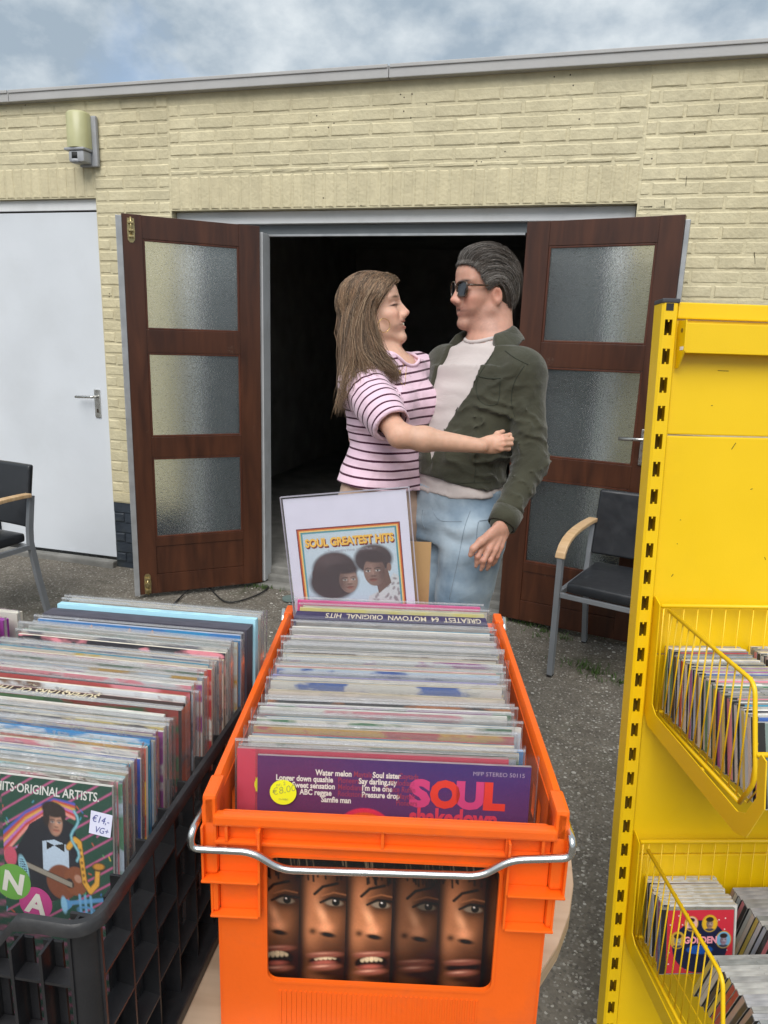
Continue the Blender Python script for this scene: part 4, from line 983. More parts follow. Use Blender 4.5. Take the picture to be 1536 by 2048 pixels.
# sign in a clear holder
def build_sign():
    t = thing('sign', 'white paper sign reading Soul Greatest Hits in a clear holder behind the orange crate records', 'sign', (0, 0, 0))
    t.matrix_world = OCM @ Matrix.Translation((-0.171 + 0.105 + 0.0105, 0.499, 0.270)) @ Matrix.Rotation(-math.radians(6.9), 4, 'Y') @ Matrix.Rotation(math.radians(-2), 4, 'X')
    w, h = 0.210, 0.297
    MB().box(-w / 2, w / 2, 0.0, 0.0006, 0, h).build('paper', flat((0.70, 0.68, 0.80), 0.6), t)
    aw = 0.178; n = 230
    cv = Canvas(aw, aw, n, n, (0.50, 0.60, 0.68))
    for k, c in enumerate(((0.17, 0.02, 0.03), (0.60, 0.12, 0.02), (0.80, 0.52, 0.16), (0.10, 0.30, 0.34))):
        q = 0.013 * k; cv.put(cv.rect(q, q, 1 - q, 1 - q), c)
    cv.put(cv.rect(0.055, 0.055, 0.945, 0.945), (0.47, 0.57, 0.66))
    cv.put(cv.glow(0.5, 0.25, 0.6, 0.3) * cv.rect(0.055, 0.055, 0.945, 0.945), (0.58, 0.66, 0.72), 0.7)
    for (cx, cy, rx, ry, sd) in ((0.33, 0.43, 0.215, 0.18, 1), (0.715, 0.35, 0.185, 0.145, 2)):      # two round hairdos
        hm = cv.ell(cx, cy, rx, ry, 0, 0.03)
        if sd == 1: hm = np.clip(hm + cv.ell(cx - 0.02, cy + 0.12, 0.235, 0.18, 0, 0.04), 0, 1)
        cv.put(hm, (0.055, 0.036, 0.040))
        cv.put(hm * cv.glow(cx - 0.05, cy - 0.12, 0.18, 0.10), (0.13, 0.09, 0.095), 0.6)
    col_ = cv.poly([(0.60, 1.0), (0.64, 0.72), (0.78, 0.66), (0.90, 0.50), (0.945, 0.54), (0.945, 1.0)])
    cv.put(col_, (0.55, 0.56, 0.58)); rr = random.Random(4)
    for q in range(60): cv.put(col_ * cv.ell(rr.uniform(0.66, 0.94), rr.uniform(0.52, 0.98), 0.012, 0.02, rr.uniform(0, 3)), (0.24, 0.20, 0.22), 0.8)
    cv.put(cv.ell(0.86, 0.44, 0.022, 0.042), (0.22, 0.125, 0.10)); cv.put(cv.poly([(0.72, 0.56), (0.84, 0.44), (0.87, 0.60), (0.74, 0.70)]), (0.15, 0.085, 0.07))
    paint_face(cv, 0.715, 0.475, 0.29, (0.24, 0.145, 0.12), facing=-1); cv.put(cv.ell(0.72, 0.325, 0.15, 0.06, 0.15, 0.02), (0.055, 0.036, 0.04))
    paint_face(cv, 0.455, 0.545, 0.25, (0.27, 0.17, 0.14), facing=1); cv.put(cv.ell(0.42, 0.425, 0.14, 0.05, 0.1, 0.02), (0.055, 0.036, 0.04))
    cv.grain(0.06, 3)
    art = cv.sheet('printed_cover', M['ink_matt'], t, -0.0003); art.location = (0.001, 0, h - 0.054 - aw)
    za = h - 0.054 - aw
    for dx, dz, col, dy in ((0.0016, -0.0026, (0.20, 0.02, 0.02), -0.0008), (0.0, 0.0, (0.86, 0.50, 0.08), -0.0011)):
        text('SOUL GREATEST HITS', 0.0195, col, t, (0.001 + dx, dy, za + 0.1455 + dz), align='CENTER', bold=0.0009, sx=0.80)
    text('— The Legendary Voices of Soul Music —', 0.0066, (0.33, 0.31, 0.36), t, (0.001, -0.0008, za + 0.1335), align='CENTER', sx=0.8)
    hm = MB(); hm.box(-w / 2 - 0.003, w / 2 + 0.004, -0.003, -0.0022, -0.003, h + 0.003); hm.build('clear_front', M['holder'], t)
    e = MB()
    for q in ((-w / 2 - 0.004, -w / 2 - 0.0025, 0, h + 0.004), (w / 2 + 0.0042, w / 2 + 0.0062, 0, h + 0.004)): e.box(q[0], q[1], -0.003, 0.0035, q[2], q[3])
    e.box(-w / 2 - 0.0024, w / 2 + 0.0041, -0.0032, 0.0035, h + 0.0031, h + 0.0045)
    e.build('holder_edge', M['holder_edge'], t)
M['holder'] = plastic_material('clear_holder', 0.02, rough=0.08, k=0.2); M['holder_edge'] = mat('holder_edge', (0.33, 0.31, 0.36), 0.25, var=0.1)
build_sign()
M['cardboard'] = mat('brown_cardboard', (0.40, 0.24, 0.105), 0.8, var=0.10, vscale=14, bump=0.0006, bscale=40)
cb = MB(); 
for k in range(2): cb.box(-0.085, 0.061, 0.0015 * k, 0.0015 * k + 0.0013, 0, 0.42 - 0.0015 * k)
cbo = cb.build('cardboard', M['cardboard']); tag(cbo, 'plain brown cardboard divider standing behind the paper sign', 'cardboard'); cbo.matrix_world = OCM @ Matrix.Translation((0, 0.525, 0.062))

# ------------------------------------------------------------------ black crate
M['black_plastic'] = mat('black_crate_plastic', (0.016, 0.016, 0.018), 0.42, var=0.3, vscale=16, bump=0.0005, bscale=120, dirt=(0.07, 0.068, 0.066), dirt_scale=9, dirt_amt=0.55)
def black_crate(label, loc, rz, D=0.56, W=0.38, H=0.29):
    c = thing('black_crate', label, 'crate', loc, rz)
    m = M['black_plastic']; t = 0.003; dp = 0.020; hw = W / 2
    def bx(name, *a, b=0.0): return MB().box(*a, b).build(name, m, c)
    zl = tuple(z for z in (0.0, 0.072, 0.142, 0.212) if z < H - 0.06)
    # right and left walls
    for s in (-1, 1):
        xo = s * (hw - 0.012); xi = s * (hw - 0.012 - dp)
        a, b = sorted((xo, xi))
        n = 9
        for k in range(n + 1):
            y = 0.03 + (D - 0.06) * k / n
            bx('rib', a, b, y - t / 2, y + t / 2, 0.004, H - 0.012)
            ai, bi = sorted((xi, xi - s * 0.003)); w = 0.011
            bx('inner_bar', ai, bi, y - w, y + w, 0.004, H - 0.03)
        for z in zl[1:]: 
            for k in range(n):
                y0 = 0.03 + (D - 0.06) * k / n + t / 2; y1 = 0.03 + (D - 0.06) * (k + 1) / n - t / 2
                zz = z + (0.018 if k % 3 == 2 else 0.0)
                V = [(xo, y0, zz), (xo, y1, zz), (xi, y1, zz + 0.004), (xi, y0, zz + 0.004), (xo, y0, zz - t), (xo, y1, zz - t), (xi, y1, zz + 0.001), (xi, y0, zz + 0.001)]
                MB().add(V, [(0, 1, 2, 3)[::s], (7, 6, 5, 4)[::s], (0, 4, 5, 1)[::s], (2, 6, 7, 3)[::s], (0, 3, 7, 4)[::s], (1, 5, 6, 2)[::s]]).build('shelf_rib', m, c)
        aa, bb = sorted((s * (hw - 0.034), s * hw)); bx('base_rail', aa, bb, 0.0, D, 0.0, 0.018, b=0.003)
    for y0, y1, yi in ((0.012, 0.012 + dp, 1), (D - 0.012 - dp, D - 0.012, -1)):
        n = 10
        for k in range(n + 1):
            x = -hw + 0.035 + (W - 0.07) * k / n
            low = abs(x) < 0.128
            bx('rib', x - t / 2, x + t / 2, y0, y1, 0.004, (H - 0.046) if low else H - 0.014)
            ya = y1 if yi > 0 else y0 - 0.003
            bx('inner_bar', x - 0.010, x + 0.010, ya, ya + 0.003, 0.004, (H - 0.05) if low else H - 0.014)
        for z in zl[1:]:
            if z < 0.25: bx('shelf_rib', -hw + 0.036, hw - 0.036, y0 + 0.001, y1 - 0.001, z - t, z, b=0.0)
        bx('base_rail', -hw + 0.035, hw - 0.035, min(y0, y1) - 0.012, max(y0, y1), 0.0, 0.018, b=0.003)
    # rounded corner posts
    for sx in (-1, 1):
        for sy in (0, 1):
            cx = sx * (hw - 0.034); cy = 0.034 if sy == 0 else D - 0.034
            P = []; a0 = {(-1, 0): 180, (1, 0): 270, (1, 1): 0, (-1, 1): 90}[(sx, sy)]
            o_ = [(cx + 0.020 * math.cos(math.radians(a0 + 90 * k / 6)), cy + 0.020 * math.sin(math.radians(a0 + 90 * k / 6))) for k in range(7)]
            i_ = [(cx + 0.0165 * math.cos(math.radians(a0 + 90 * k / 6)), cy + 0.0165 * math.sin(math.radians(a0 + 90 * k / 6))) for k in range(7)]
            smooth_by_angle(MB().prism(o_ + i_[::-1], 'z', 0.004, H - 0.006).build('corner_post', m, c), 40)
    # lip: closed sweep with a dip in the middle of front and back
    def loop(o):
        pts = []; r = 0.034
        def arc(cx, cy, a0):
            for k in range(9): a = math.radians(a0 + 90 * k / 8); pts.append((cx + (r + o) * math.cos(a), cy + (r + o) * math.sin(a)))
        def straight(p, q, n):
            for k in range(1, n): pts.append((p[0] + (q[0] - p[0]) * k / n, p[1] + (q[1] - p[1]) * k / n))
        arc(-hw + r, r, 180); straight((-hw + r, -o), (hw - r, -o), 36); arc(hw - r, r, 270); straight((hw + o, r), (hw + o, D - r), 12)
        arc(hw - r, D - r, 0); straight((hw - r, D + o), (-hw + r, D + o), 36); arc(-hw + r, D - r, 90); straight((-hw - o, D - r), (-hw - o, r), 12)
        return pts
    prof = [(-0.006, 0.000), (-0.005, -0.009), (-0.008, -0.009), (-0.009, -0.003), (-0.014, -0.003), (-0.016, 0.000), (-0.0145, 0.003), (-0.0085, 0.003)]
    V = []; F = []; q = len(prof)
    loops = [loop(o) for o, _ in prof]; n = len(loops[0])
    for i in range(n):
        for j, (o, dz) in enumerate(prof):
            x, y = loops[j][i]
            dip = 0.0
            if y < 0.06 or y > D - 0.06:
                e = np.clip((0.108 - abs(x)) / 0.025, 0, 1); dip = -0.026 * (e * e * (3 - 2 * e))
            V.append((x, y, H - 0.006 + dz + dip))
    for i in range(n):
        for j in range(q): F.append((i * q + j, i * q + (j + 1) % q, ((i + 1) % n) * q + (j + 1) % q, ((i + 1) % n) * q + j))
    smooth_by_angle(MB().add(V, F).build('lip', m, c), 45)
    bx('base', -hw + 0.034, hw - 0.034, 0.032, D - 0.032, 0.004, 0.012)
    return c
BC = black_crate('black lattice plastic crate full of records at the left of the orange one', (-0.5685, 0.432, TZ), math.radians(7.2), 0.55)
bpy.context.view_layer.update()
BCM = BC.matrix_world.copy()
def party_cover():
    cv = Canvas(0.130, 0.1682, 160, 207, (0.012, 0.075, 0.045)); cv.Y = cv.Y / 1.294; cv.px *= 1.2
    for k in range(22):
        o = -0.6 + k * 0.105; cv.put(cv.line([(-0.1, o + 0.7), (1.1, o + 0.06)], 0.013), (0.62, 0.12, 0.30))
    rr = random.Random(9); cols = ((0.75, 0.12, 0.05), (0.05, 0.2, 0.65), (0.85, 0.6, 0.05), (0.10, 0.45, 0.65), (0.75, 0.15, 0.4), (0.15, 0.55, 0.2))
    for k in range(60):
        x, y = rr.uniform(0, 1), rr.uniform(0.15, 1); a = rr.uniform(0, 3); l = rr.uniform(0.01, 0.03); cv.put(cv.line([(x, y), (x + l * math.cos(a), y + l * math.sin(a))], 0.008), rr.choice(cols))
    for k, c in enumerate(((0.10, 0.12, 0.55), (0.62, 0.10, 0.06), (0.78, 0.45, 0.08), (0.55, 0.20, 0.55), (0.6, 0.06, 0.05), (0.85, 0.35, 0.3))):
        cv.put(cv.line([(0.0, 0.42 + 0.03 * k), (0.22, 0.25 + 0.022 * k), (0.48, 0.135 + 0.012 * k), (0.66, 0.15 + 0.02 * k)], 0.022), c)
    cv.put(cv.poly([(0.15, 0.95), (0.10, 0.55), (0.25, 0.33), (0.45, 0.22), (0.66, 0.30), (0.70, 0.60), (0.62, 0.82)]), (0.012, 0.014, 0.022))
    paint_face(cv, 0.485, 0.30, 0.185, (0.50, 0.27, 0.18), facing=1)
    cv.put(cv.ell(0.47, 0.205, 0.105, 0.055, 0.1), (0.03, 0.018, 0.014)); cv.put(cv.ell(0.405, 0.26, 0.03, 0.07), (0.03, 0.018, 0.014)); cv.put(cv.ell(0.56, 0.235, 0.022, 0.05), (0.03, 0.018, 0.014))
    cv.put(cv.poly([(0.36, 0.44), (0.47, 0.42), (0.60, 0.45), (0.60, 0.62), (0.36, 0.66)]), (0.55, 0.66, 0.78))
    cv.put(cv.poly([(0.40, 0.44), (0.47, 0.46), (0.40, 0.50)]), (0.01, 0.01, 0.012)); cv.put(cv.poly([(0.56, 0.44), (0.47, 0.46), (0.56, 0.50)]), (0.01, 0.01, 0.012))
    cv.put(cv.ell(0.53, 0.72, 0.14, 0.125, 0.15), (0.24, 0.07, 0.028)); cv.put(cv.ell(0.66, 0.70, 0.11, 0.105), (0.28, 0.085, 0.03)); cv.put(cv.ell(0.60, 0.72, 0.035, 0.035), (0.02, 0.01, 0.01))
    cv.put(cv.line([(0.62, 0.73), (0.16, 0.615)], 0.045), (0.05, 0.03, 0.02))
    for k in range(5): cv.put(cv.line([(0.62, 0.718 + 0.007 * k), (0.16, 0.600 + 0.007 * k)], 0.0022), (0.6, 0.55, 0.45))
    cv.put(cv.ell(0.68, 0.68, 0.035, 0.028, 0.4), (0.52, 0.28, 0.19))
    g = (0.80, 0.42, 0.05)                                                     # saxophone
    cv.put(cv.line([(0.60, 0.46), (0.66, 0.40), (0.70, 0.42), (0.72, 0.56), (0.74, 0.70), (0.79, 0.76), (0.85, 0.70), (0.86, 0.60)], 0.052), (0.05, 0.03, 0.01)); cv.put(cv.line([(0.60, 0.46), (0.66, 0.40), (0.70, 0.42), (0.72, 0.56), (0.74, 0.70), (0.79, 0.76), (0.85, 0.70), (0.86, 0.60)], 0.040), g)
    cv.put(cv.ell(0.87, 0.575, 0.062, 0.032, -0.1), (0.05, 0.03, 0.01)); cv.put(cv.ell(0.87, 0.572, 0.05, 0.022, -0.1), (0.65, 0.30, 0.03))
    for k in range(6): cv.put(cv.ell(0.706 + 0.006 * k, 0.47 + 0.045 * k, 0.011, 0.011), (0.25, 0.12, 0.01))
    bl = (0.12, 0.36, 0.66)                                                    # trumpet
    cv.put(cv.line([(0.60, 0.865), (0.95, 0.80)], 0.03), bl); cv.put(cv.poly([(0.53, 0.83), (0.62, 0.855), (0.62, 0.885), (0.55, 0.945)]), bl); cv.put(cv.ell(0.545, 0.885, 0.028, 0.062, -0.15), (0.30, 0.60, 0.82))
    for k in range(3): cv.put(cv.line([(0.69 + 0.05 * k, 0.80), (0.70 + 0.05 * k, 0.93)], 0.022), (0.20, 0.48, 0.75))
    cv.put(cv.ell(0.75, 0.905, 0.085, 0.032) * (1 - cv.ell(0.75, 0.905, 0.066, 0.016)), bl)
    wv = [(0.66 + 0.035 * math.sin(k * 0.9), 0.20 + 0.035 * k) for k in range(11)]; cv.put(cv.line(wv, 0.024), (0.10, 0.36, 0.45)); cv.put(cv.line(wv, 0.010), (0.35, 0.65, 0.72))
    cv.put(cv.ell(0.18, 0.66, 0.04, 0.10, -0.3) , (0.35, 0.66, 0.78)); cv.put(cv.ell(0.18, 0.66, 0.028, 0.085, -0.3) * (0.5 + 0.5 * np.sign(np.sin((cv.X + cv.Y) * 180) * np.sin((cv.X - cv.Y) * 180))), (0.02, 0.05, 0.12))
    cv.put(cv.ell(0.06, 0.58, 0.06, 0.07), (0.62, 0.10, 0.16)); cv.put(cv.poly([(0.20, 0.96), (0.40, 0.86), (0.27, 1.0)]), (0.85, 0.60, 0.06))
    cv.grain(0.05, 5); return cv
def party_record():
    o = record(BCM, -0.020, 0.108, 0.030, math.radians(4.5), 0.0, 'dark green record with pink stripes and a guitarist, frontmost in the black crate', None, th=0.0038, a=(0.012, 0.075, 0.045), b=(0.012, 0.075, 0.045), e=(0.7, 0.68, 0.62))
    bs = Canvas(LPW, LPW, 90, 90, (0.012, 0.075, 0.045))
    for k in range(40): bs.put(bs.line([(-0.1, -0.8 + k * 0.05 + 0.34), (1.1, -0.8 + k * 0.05)], 0.006), (0.62, 0.12, 0.30))
    bs.sheet('cover_print', M['ink'], o, -0.0003)
    pc = party_cover().sheet('cover_print', M['ink'], o, -0.0005); pc.location = (0.1575 - 0.130 / 2, 0, 0.315 - 0.1682)
    text('HITS·ORIGINAL ARTISTS.', 0.0150, (0.78, 0.78, 0.74), o, (0.143, -0.0009, 0.2965), align='RIGHT', bold=0.0003, shear=0.12, sx=0.74)
    for cx, cz, r_, col, ch in ((0.037, 0.186, 0.0220, (0.16, 0.42, 0.06), 'N'), (0.064, 0.163, 0.0200, (0.55, 0.05, 0.26), 'A')):
        d = MB(); d.add([(r_ * math.cos(a), -0.0008 - (0.0002 if ch == 'N' else 0), r_ * math.sin(a)) for a in np.linspace(0, 2 * math.pi, 40)[:-1]], [tuple(range(39))])
        q = d.build('printed_disc', flat(col), o, False, (cx, 0, cz)); text(ch, 0.034, (0.76, 0.74, 0.68), q, (-0.001, -0.0013, -0.012), align='CENTER', bold=0.0014, rot=(math.pi / 2, 0.18, 0))
    q = MB().box(-0.0125, 0.0125, -0.0032, -0.0028, -0.0135, 0.0135).build('price_tag', flat((0.66, 0.66, 0.80), 0.7), o, False, (0.1455, 0, 0.272), (0, 0.12, 0))
    text('€14,-', 0.0115, (0.06, 0.07, 0.28), q, (-0.0108, -0.0035, 0.0015), name='handwriting', shear=0.25, bold=0.0, sx=0.8)
    text('VG+', 0.0105, (0.06, 0.07, 0.28), q, (-0.0065, -0.0035, -0.0105), name='handwriting', shear=0.25, bold=0.0, sx=0.8)
party_record()
def fill_black():
    y = 0.118; k = 0
    sp = {2: ('record with a pale turquoise top near the front of the black crate', (0.45, 0.66, 0.66), None, None),
          8: ('record with a deep blue top in the front third of the black crate', (0.04, 0.08, 0.40), (0.05, 0.1, 0.5), None),
          10: ('record with a red and orange top in the front third of the black crate', (0.55, 0.10, 0.06), (0.75, 0.42, 0.05), None),
          13: ('record with a bright blue edge in the front half of the black crate', (0.04, 0.28, 0.62), (0.6, 0.66, 0.75), (0.02, 0.22, 0.50))}
    while y < 0.405:
        f = (y - 0.11) / 0.36
        if 0.235 < y and not fill_black.box:
            fill_black.box = True
            o = record(BCM, -0.012 + 0.030 * f, y, 0.034 + 0.050 * f, math.radians(4), 0.004, 'thick brown four album box set of seventies superstars in the black crate', None, me=record_mesh(0.021, 0.316, 0.316), a=(0.30, 0.035, 0.025), b=(0.05, 0.12, 0.05), e=(0.045, 0.022, 0.018))
            for ch in list(o.children): ch.scale = (1.0, 4.2, 1.0)
            MB().box(-0.158, -0.02, -0.0010, -0.0002, 0.296, 0.3155).build('green_band', flat((0.06, 0.16, 0.05)), o)
            text("SUPERSTARS OF THE 70's", 0.0185, (0.66, 0.56, 0.36), o, (0.045, 0.019, 0.3166), rot=(0, 0, math.pi), sx=0.85, bold=0.0004)
            text('4 album set', 0.0185, (0.62, 0.58, 0.50), o, (0.1583, 0.0155, 0.13), rot=(math.pi / 2, -math.pi / 2, math.pi / 2), bold=0.0004, sx=0.9)
            text("70'S", 0.022, (0.62, 0.58, 0.50), o, (0.1583, 0.0165, 0.055), rot=(math.pi / 2, -math.pi / 2, math.pi / 2), bold=0.0006, sx=0.9)
            y += 0.024; continue
        step = lr.choice((0.0045, 0.0050, 0.0055, 0.006)) if lr.random() < 0.92 else lr.uniform(0.008, 0.011)
        lab, a, b, e = sp.get(k, ('* topped record, %s from the front in the black crate' % nth(k + 2), None, None, None))
        record(BCM, -0.016 + 0.042 * f ** 1.6 + lr.uniform(-0.006, 0.005), y, 0.028 + 0.058 * f + lr.uniform(-0.005, 0.004), math.radians(4.2 - f + lr.uniform(-0.6, 0.6)), lr.uniform(-0.008, 0.008), lab, None if k in sp else 'records packed in the black crate', a=a, b=b, e=e, sleeve=(lr.random() < 0.55))
        y += step; k += 1
    o = record(BCM, 0.020, 0.412, 0.082, math.radians(3), 0.012, 'blue record with small orange peaks in front of the dark box set', None, th=0.005, a=(0.03, 0.22, 0.58), b=(0.02, 0.30, 0.62), e=(0.55, 0.62, 0.75))
    for x in (-0.075, -0.015, 0.02):
        MB().add([(x - 0.008, -0.0005, 0.297), (x + 0.010, -0.0005, 0.297), (x + 0.004, -0.0005, 0.3135)], [(0, 1, 2)]).build('printed_peak', flat((0.70, 0.30, 0.16)), o)
    record(BCM, 0.024, 0.422, 0.084, math.radians(3), 0.012, 'thick charcoal box set at the back of the black crate', None, me=record_mesh(0.028, 0.320, 0.318), sleeve=False, a=(0.06, 0.055, 0.075), b=(0.06, 0.055, 0.075), e=(0.075, 0.07, 0.095))
    record(BCM, 0.028, 0.455, 0.088, math.radians(2.6), 0.012, 'pale sky blue box behind the charcoal box set in the black crate', None, me=record_mesh(0.012, 0.318, 0.318), sleeve=False, a=(0.38, 0.68, 0.80), b=(0.38, 0.68, 0.80), e=(0.42, 0.72, 0.84))
    for k in range(3):
        record(BCM, 0.031, 0.472 + 0.0065 * k, 0.086 + 0.002 * k, math.radians(2.4), 0.0, ('third last', 'second last', 'very last')[k] + ' record in a clear sleeve at the back of the black crate', 'last records of the black crate', a=(0.5, 0.45, 0.4))
fill_black.box = False
fill_black()
# a third crate, only its end shows at the left edge
BC2 = black_crate('second black crate at the far left edge with a few records', (-1.075, 0.645, TZ), math.radians(4), 0.42, 0.38, 0.19)
bpy.context.view_layer.update(); BCM2 = BC2.matrix_world.copy()
for k, (a, e, lab) in enumerate((((0.04, 0.05, 0.10), (0.10, 0.13, 0.2), 'dark blue spined record in the left edge crate'), ((0.5, 0.08, 0.1), (0.55, 0.22, 0.2), 'red spined record in the left edge crate'), ((0.30, 0.02, 0.30), (0.32, 0.02, 0.34), 'purple spined record in the left edge crate'), ((0.7, 0.68, 0.6), (0.72, 0.68, 0.58), 'cream thick record at the end of the left edge crate'))):
    record(BCM2, 0.012, 0.20 + 0.035 * k, 0.015, math.radians(3), 0.0, lab, None, me=record_mesh(0.014), a=a, b=a, e=e)
# ------------------------------------------------------------------ chairs
M['black_vinyl'] = mat('black_vinyl', (0.018, 0.020, 0.024), 0.36, var=0.12, vscale=20, bump=0.0004, bscale=220, spec=0.5)
M['arm_wood'] = wood_material('beech_arm', (0.52, 0.33, 0.17), (0.64, 0.45, 0.26), (3, 30, 3), 0.4, 0.4, coat=0.1)
M['foot_black'] = mat('rubber_black', (0.015, 0.015, 0.015), 0.7)
def sq_tube(pts, w, d):
    """square tube through points (y-z bent, constant x)"""
    P = [np.array(p, float) for p in pts]; V = []; F = []
    for i, p in enumerate(P):
        t = (P[min(i + 1, len(P) - 1)] - P[max(i - 1, 0)]); t /= np.linalg.norm(t); n = np.cross(t, (1, 0, 0))
        for sx, sn in ((-1, -1), (1, -1), (1, 1), (-1, 1)): V.append(p + np.array((sx * w / 2, 0, 0)) + n * sn * d / 2)
    for i in range(len(P) - 1):
        for k in range(4): F.append((i * 4 + k, i * 4 + (k + 1) % 4, (i + 1) * 4 + (k + 1) % 4, (i + 1) * 4 + k))
    F += [(3, 2, 1, 0), tuple(len(P) * 4 - 4 + k for k in range(4))]
    return V, F
def cushion(x0, x1, y0, y1, z0, z1, r, crown=0.0):
    bm = bmesh.new(); bmesh.ops.create_grid(bm, x_segments=1, y_segments=1, size=0.5); bm.free()
    mb = MB().box(x0, x1, y0, y1, z0, z1, r)
    return mb
def chair(label, loc, rz):
    c = thing('armchair', label, 'chair', loc, rz, None)
    def t(name, pts, w, d, m): V, F = sq_tube(pts, w, d); return MB().add(V, F).build(name, m, c)
    for s in (-1, 1):
        x = s * 0.272
        t('front_leg', [(x, 0, 0.006), (x, 0, 0.574)], 0.024, 0.030, M['grey_metal'])
        t('foot', [(x, 0, 0.0), (x, 0, 0.006)], 0.025, 0.031, M['foot_black'])
        rear = [(x, 0.485, 0.006), (x, 0.440, 0.22), (x, 0.408, 0.42), (x, 0.412, 0.50), (x, 0.436, 0.662)]
        t('rear_leg', rear, 0.022, 0.030, M['grey_metal']); t('foot', [(x, 0.486, 0.0), (x, 0.485, 0.006)], 0.023, 0.031, M['foot_black'])
        pts = [(x, -0.012, 0.568), (x, -0.004, 0.590), (x, 0.020, 0.618), (x, 0.060, 0.640), (x, 0.115, 0.655), (x, 0.19, 0.664), (x, 0.28, 0.668), (x, 0.37, 0.668), (x, 0.425, 0.666)]
        o = t('armrest', pts, 0.044, 0.020, M['arm_wood']); o.data.update()
        bv = o.modifiers.new('round', 'BEVEL'); bv.width = 0.004; bv.segments = 2
        t('side_rail', [(x, 0.015, 0.398), (x, 0.405, 0.398)], 0.020, 0.024, M['grey_metal'])
    for y, nm in ((0.0, 'front_rail'), (0.40, 'rear_rail')):
        MB().box(-0.259, 0.259, y - 0.010, y + 0.010, 0.387, 0.409, 0.002).build(nm, M['grey_metal'], c)
    st = MB().box(-0.236, 0.236, -0.012, 0.42, 0.411, 0.468, 0.020).build('seat', M['black_vinyl'], c); smooth_by_angle(st, 60)
    sm = st.modifiers.new('soft', 'SUBSURF'); sm.levels = 1; sm.render_levels = 2
    bk = MB()
    n = 7
    V = []; F = []
    for j in range(13):
        z = 0.500 + 0.315 * j / 12
        for i in range(n + 1):
            x = -0.262 + 0.524 * i / n; bow = 0.020 * (1 - (2 * i / n - 1) ** 2)
            yb = 0.398 + (z - 0.5) * 0.16 + bow
            V.append((x, yb - 0.0, z))
    m0 = len(V)
    for (x, y, z) in V[:m0]: V.append((x, y + 0.034, z))
    k = n + 1
    for j in range(12):
        for i in range(n):
            a = j * k + i; F.append((a, a + 1, a + k + 1, a + k)); F.append((m0 + a + k, m0 + a + k + 1, m0 + a + 1, m0 + a))
    for j in range(12): F.append((j * k, (j + 1) * k, m0 + (j + 1) * k, m0 + j * k)); F.append((j * k + n, m0 + j * k + n, m0 + (j + 1) * k + n, (j + 1) * k + n))
    for i in range(n): F.append((i + 1, i, m0 + i, m0 + i + 1)); F.append((12 * k + i, 12 * k + i + 1, m0 + 12 * k + i + 1, m0 + 12 * k + i))
    bo = bk.add(V, F).build('backrest', M['black_vinyl'], c); smooth_by_angle(bo, 60)
    b2 = bo.modifiers.new('round', 'BEVEL'); b2.width = 0.012; b2.segments = 4; b2.limit_method = 'ANGLE'; b2.angle_limit = math.radians(50)
    return c
# right chair: front left leg stands at (-0.028, 3.173), turned a little to the left
ca = math.radians(-18.3)
def chair_at(leg, ang, side):
    return (leg[0] - side * 0.272 * math.cos(ang), leg[1] - side * 0.272 * math.sin(ang), 0)
chair('black vinyl armchair with beech arms beside the yellow shelf', chair_at((-0.028, 3.173), ca, -1), ca)
cl = math.radians(-6)
CLL = (-2.715, 2.54)
chair('black vinyl armchair with beech arms by the white side door', chair_at(CLL, cl, 1), cl)
# black box with a lead standing on the left chair
bx_ = thing('speaker_box', 'small black speaker box with a lead lying on the left armchair', 'speaker', (-2.955, 2.69, 0.469), cl + 0.1)
o = MB().box(-0.145, 0.145, -0.10, 0.10, 0.0, 0.155, 0.018).build('housing', M['foot_black'], bx_); smooth_by_angle(o, 50)
MB().box(-0.12, 0.12, -0.1035, -0.0995, 0.03, 0.13, 0.001).build('grille', mat('speaker_grille', (0.05, 0.055, 0.06), 0.5, bump=0.002, bscale=700), bx_)
MB().tube(fillet([(0.145, 0.02, 0.09), (0.185, 0.02, 0.10), (0.19, 0.0, 0.03), (0.15, -0.02, 0.006)], 0.02), 0.003, 6).build('lead', M['foot_black'], bx_, True)

# ------------------------------------------------------------------ yellow shelving unit
M['yellow'] = mat('yellow_powder_coat', (0.80, 0.515, 0.002), 0.40, var=0.04, vscale=5, bump=0.0002, bscale=300, spec=0.5, dirt=(0.60, 0.38, 0.01), dirt_scale=3.5, dirt_amt=0.30)
M['hole_shade'] = mat('hole_shade', (0.20, 0.125, 0.004), 0.7)  # shade inside the slots and bracket holes, put into the colour
SH = thing('shelving_unit', 'tall yellow slotted metal display shelf with wire baskets', 'shelf')
sx_, sy_, sz_ = np.array([0.94918168, 0.31472866, 0]), np.array([-0.31355999, 0.94565711, -0.08609738]), np.array([-0.02709731, 0.08172205, 0.99628673])
SH.matrix_world = Matrix(((sx_[0], sy_[0], sz_[0], 0.15308), (sx_[1], sy_[1], sz_[1], 1.25357), (sx_[2], sy_[2], sz_[2], 0), (0, 0, 0, 1)))
bpy.context.view_layer.update(); SHM = SH.matrix_world.copy()
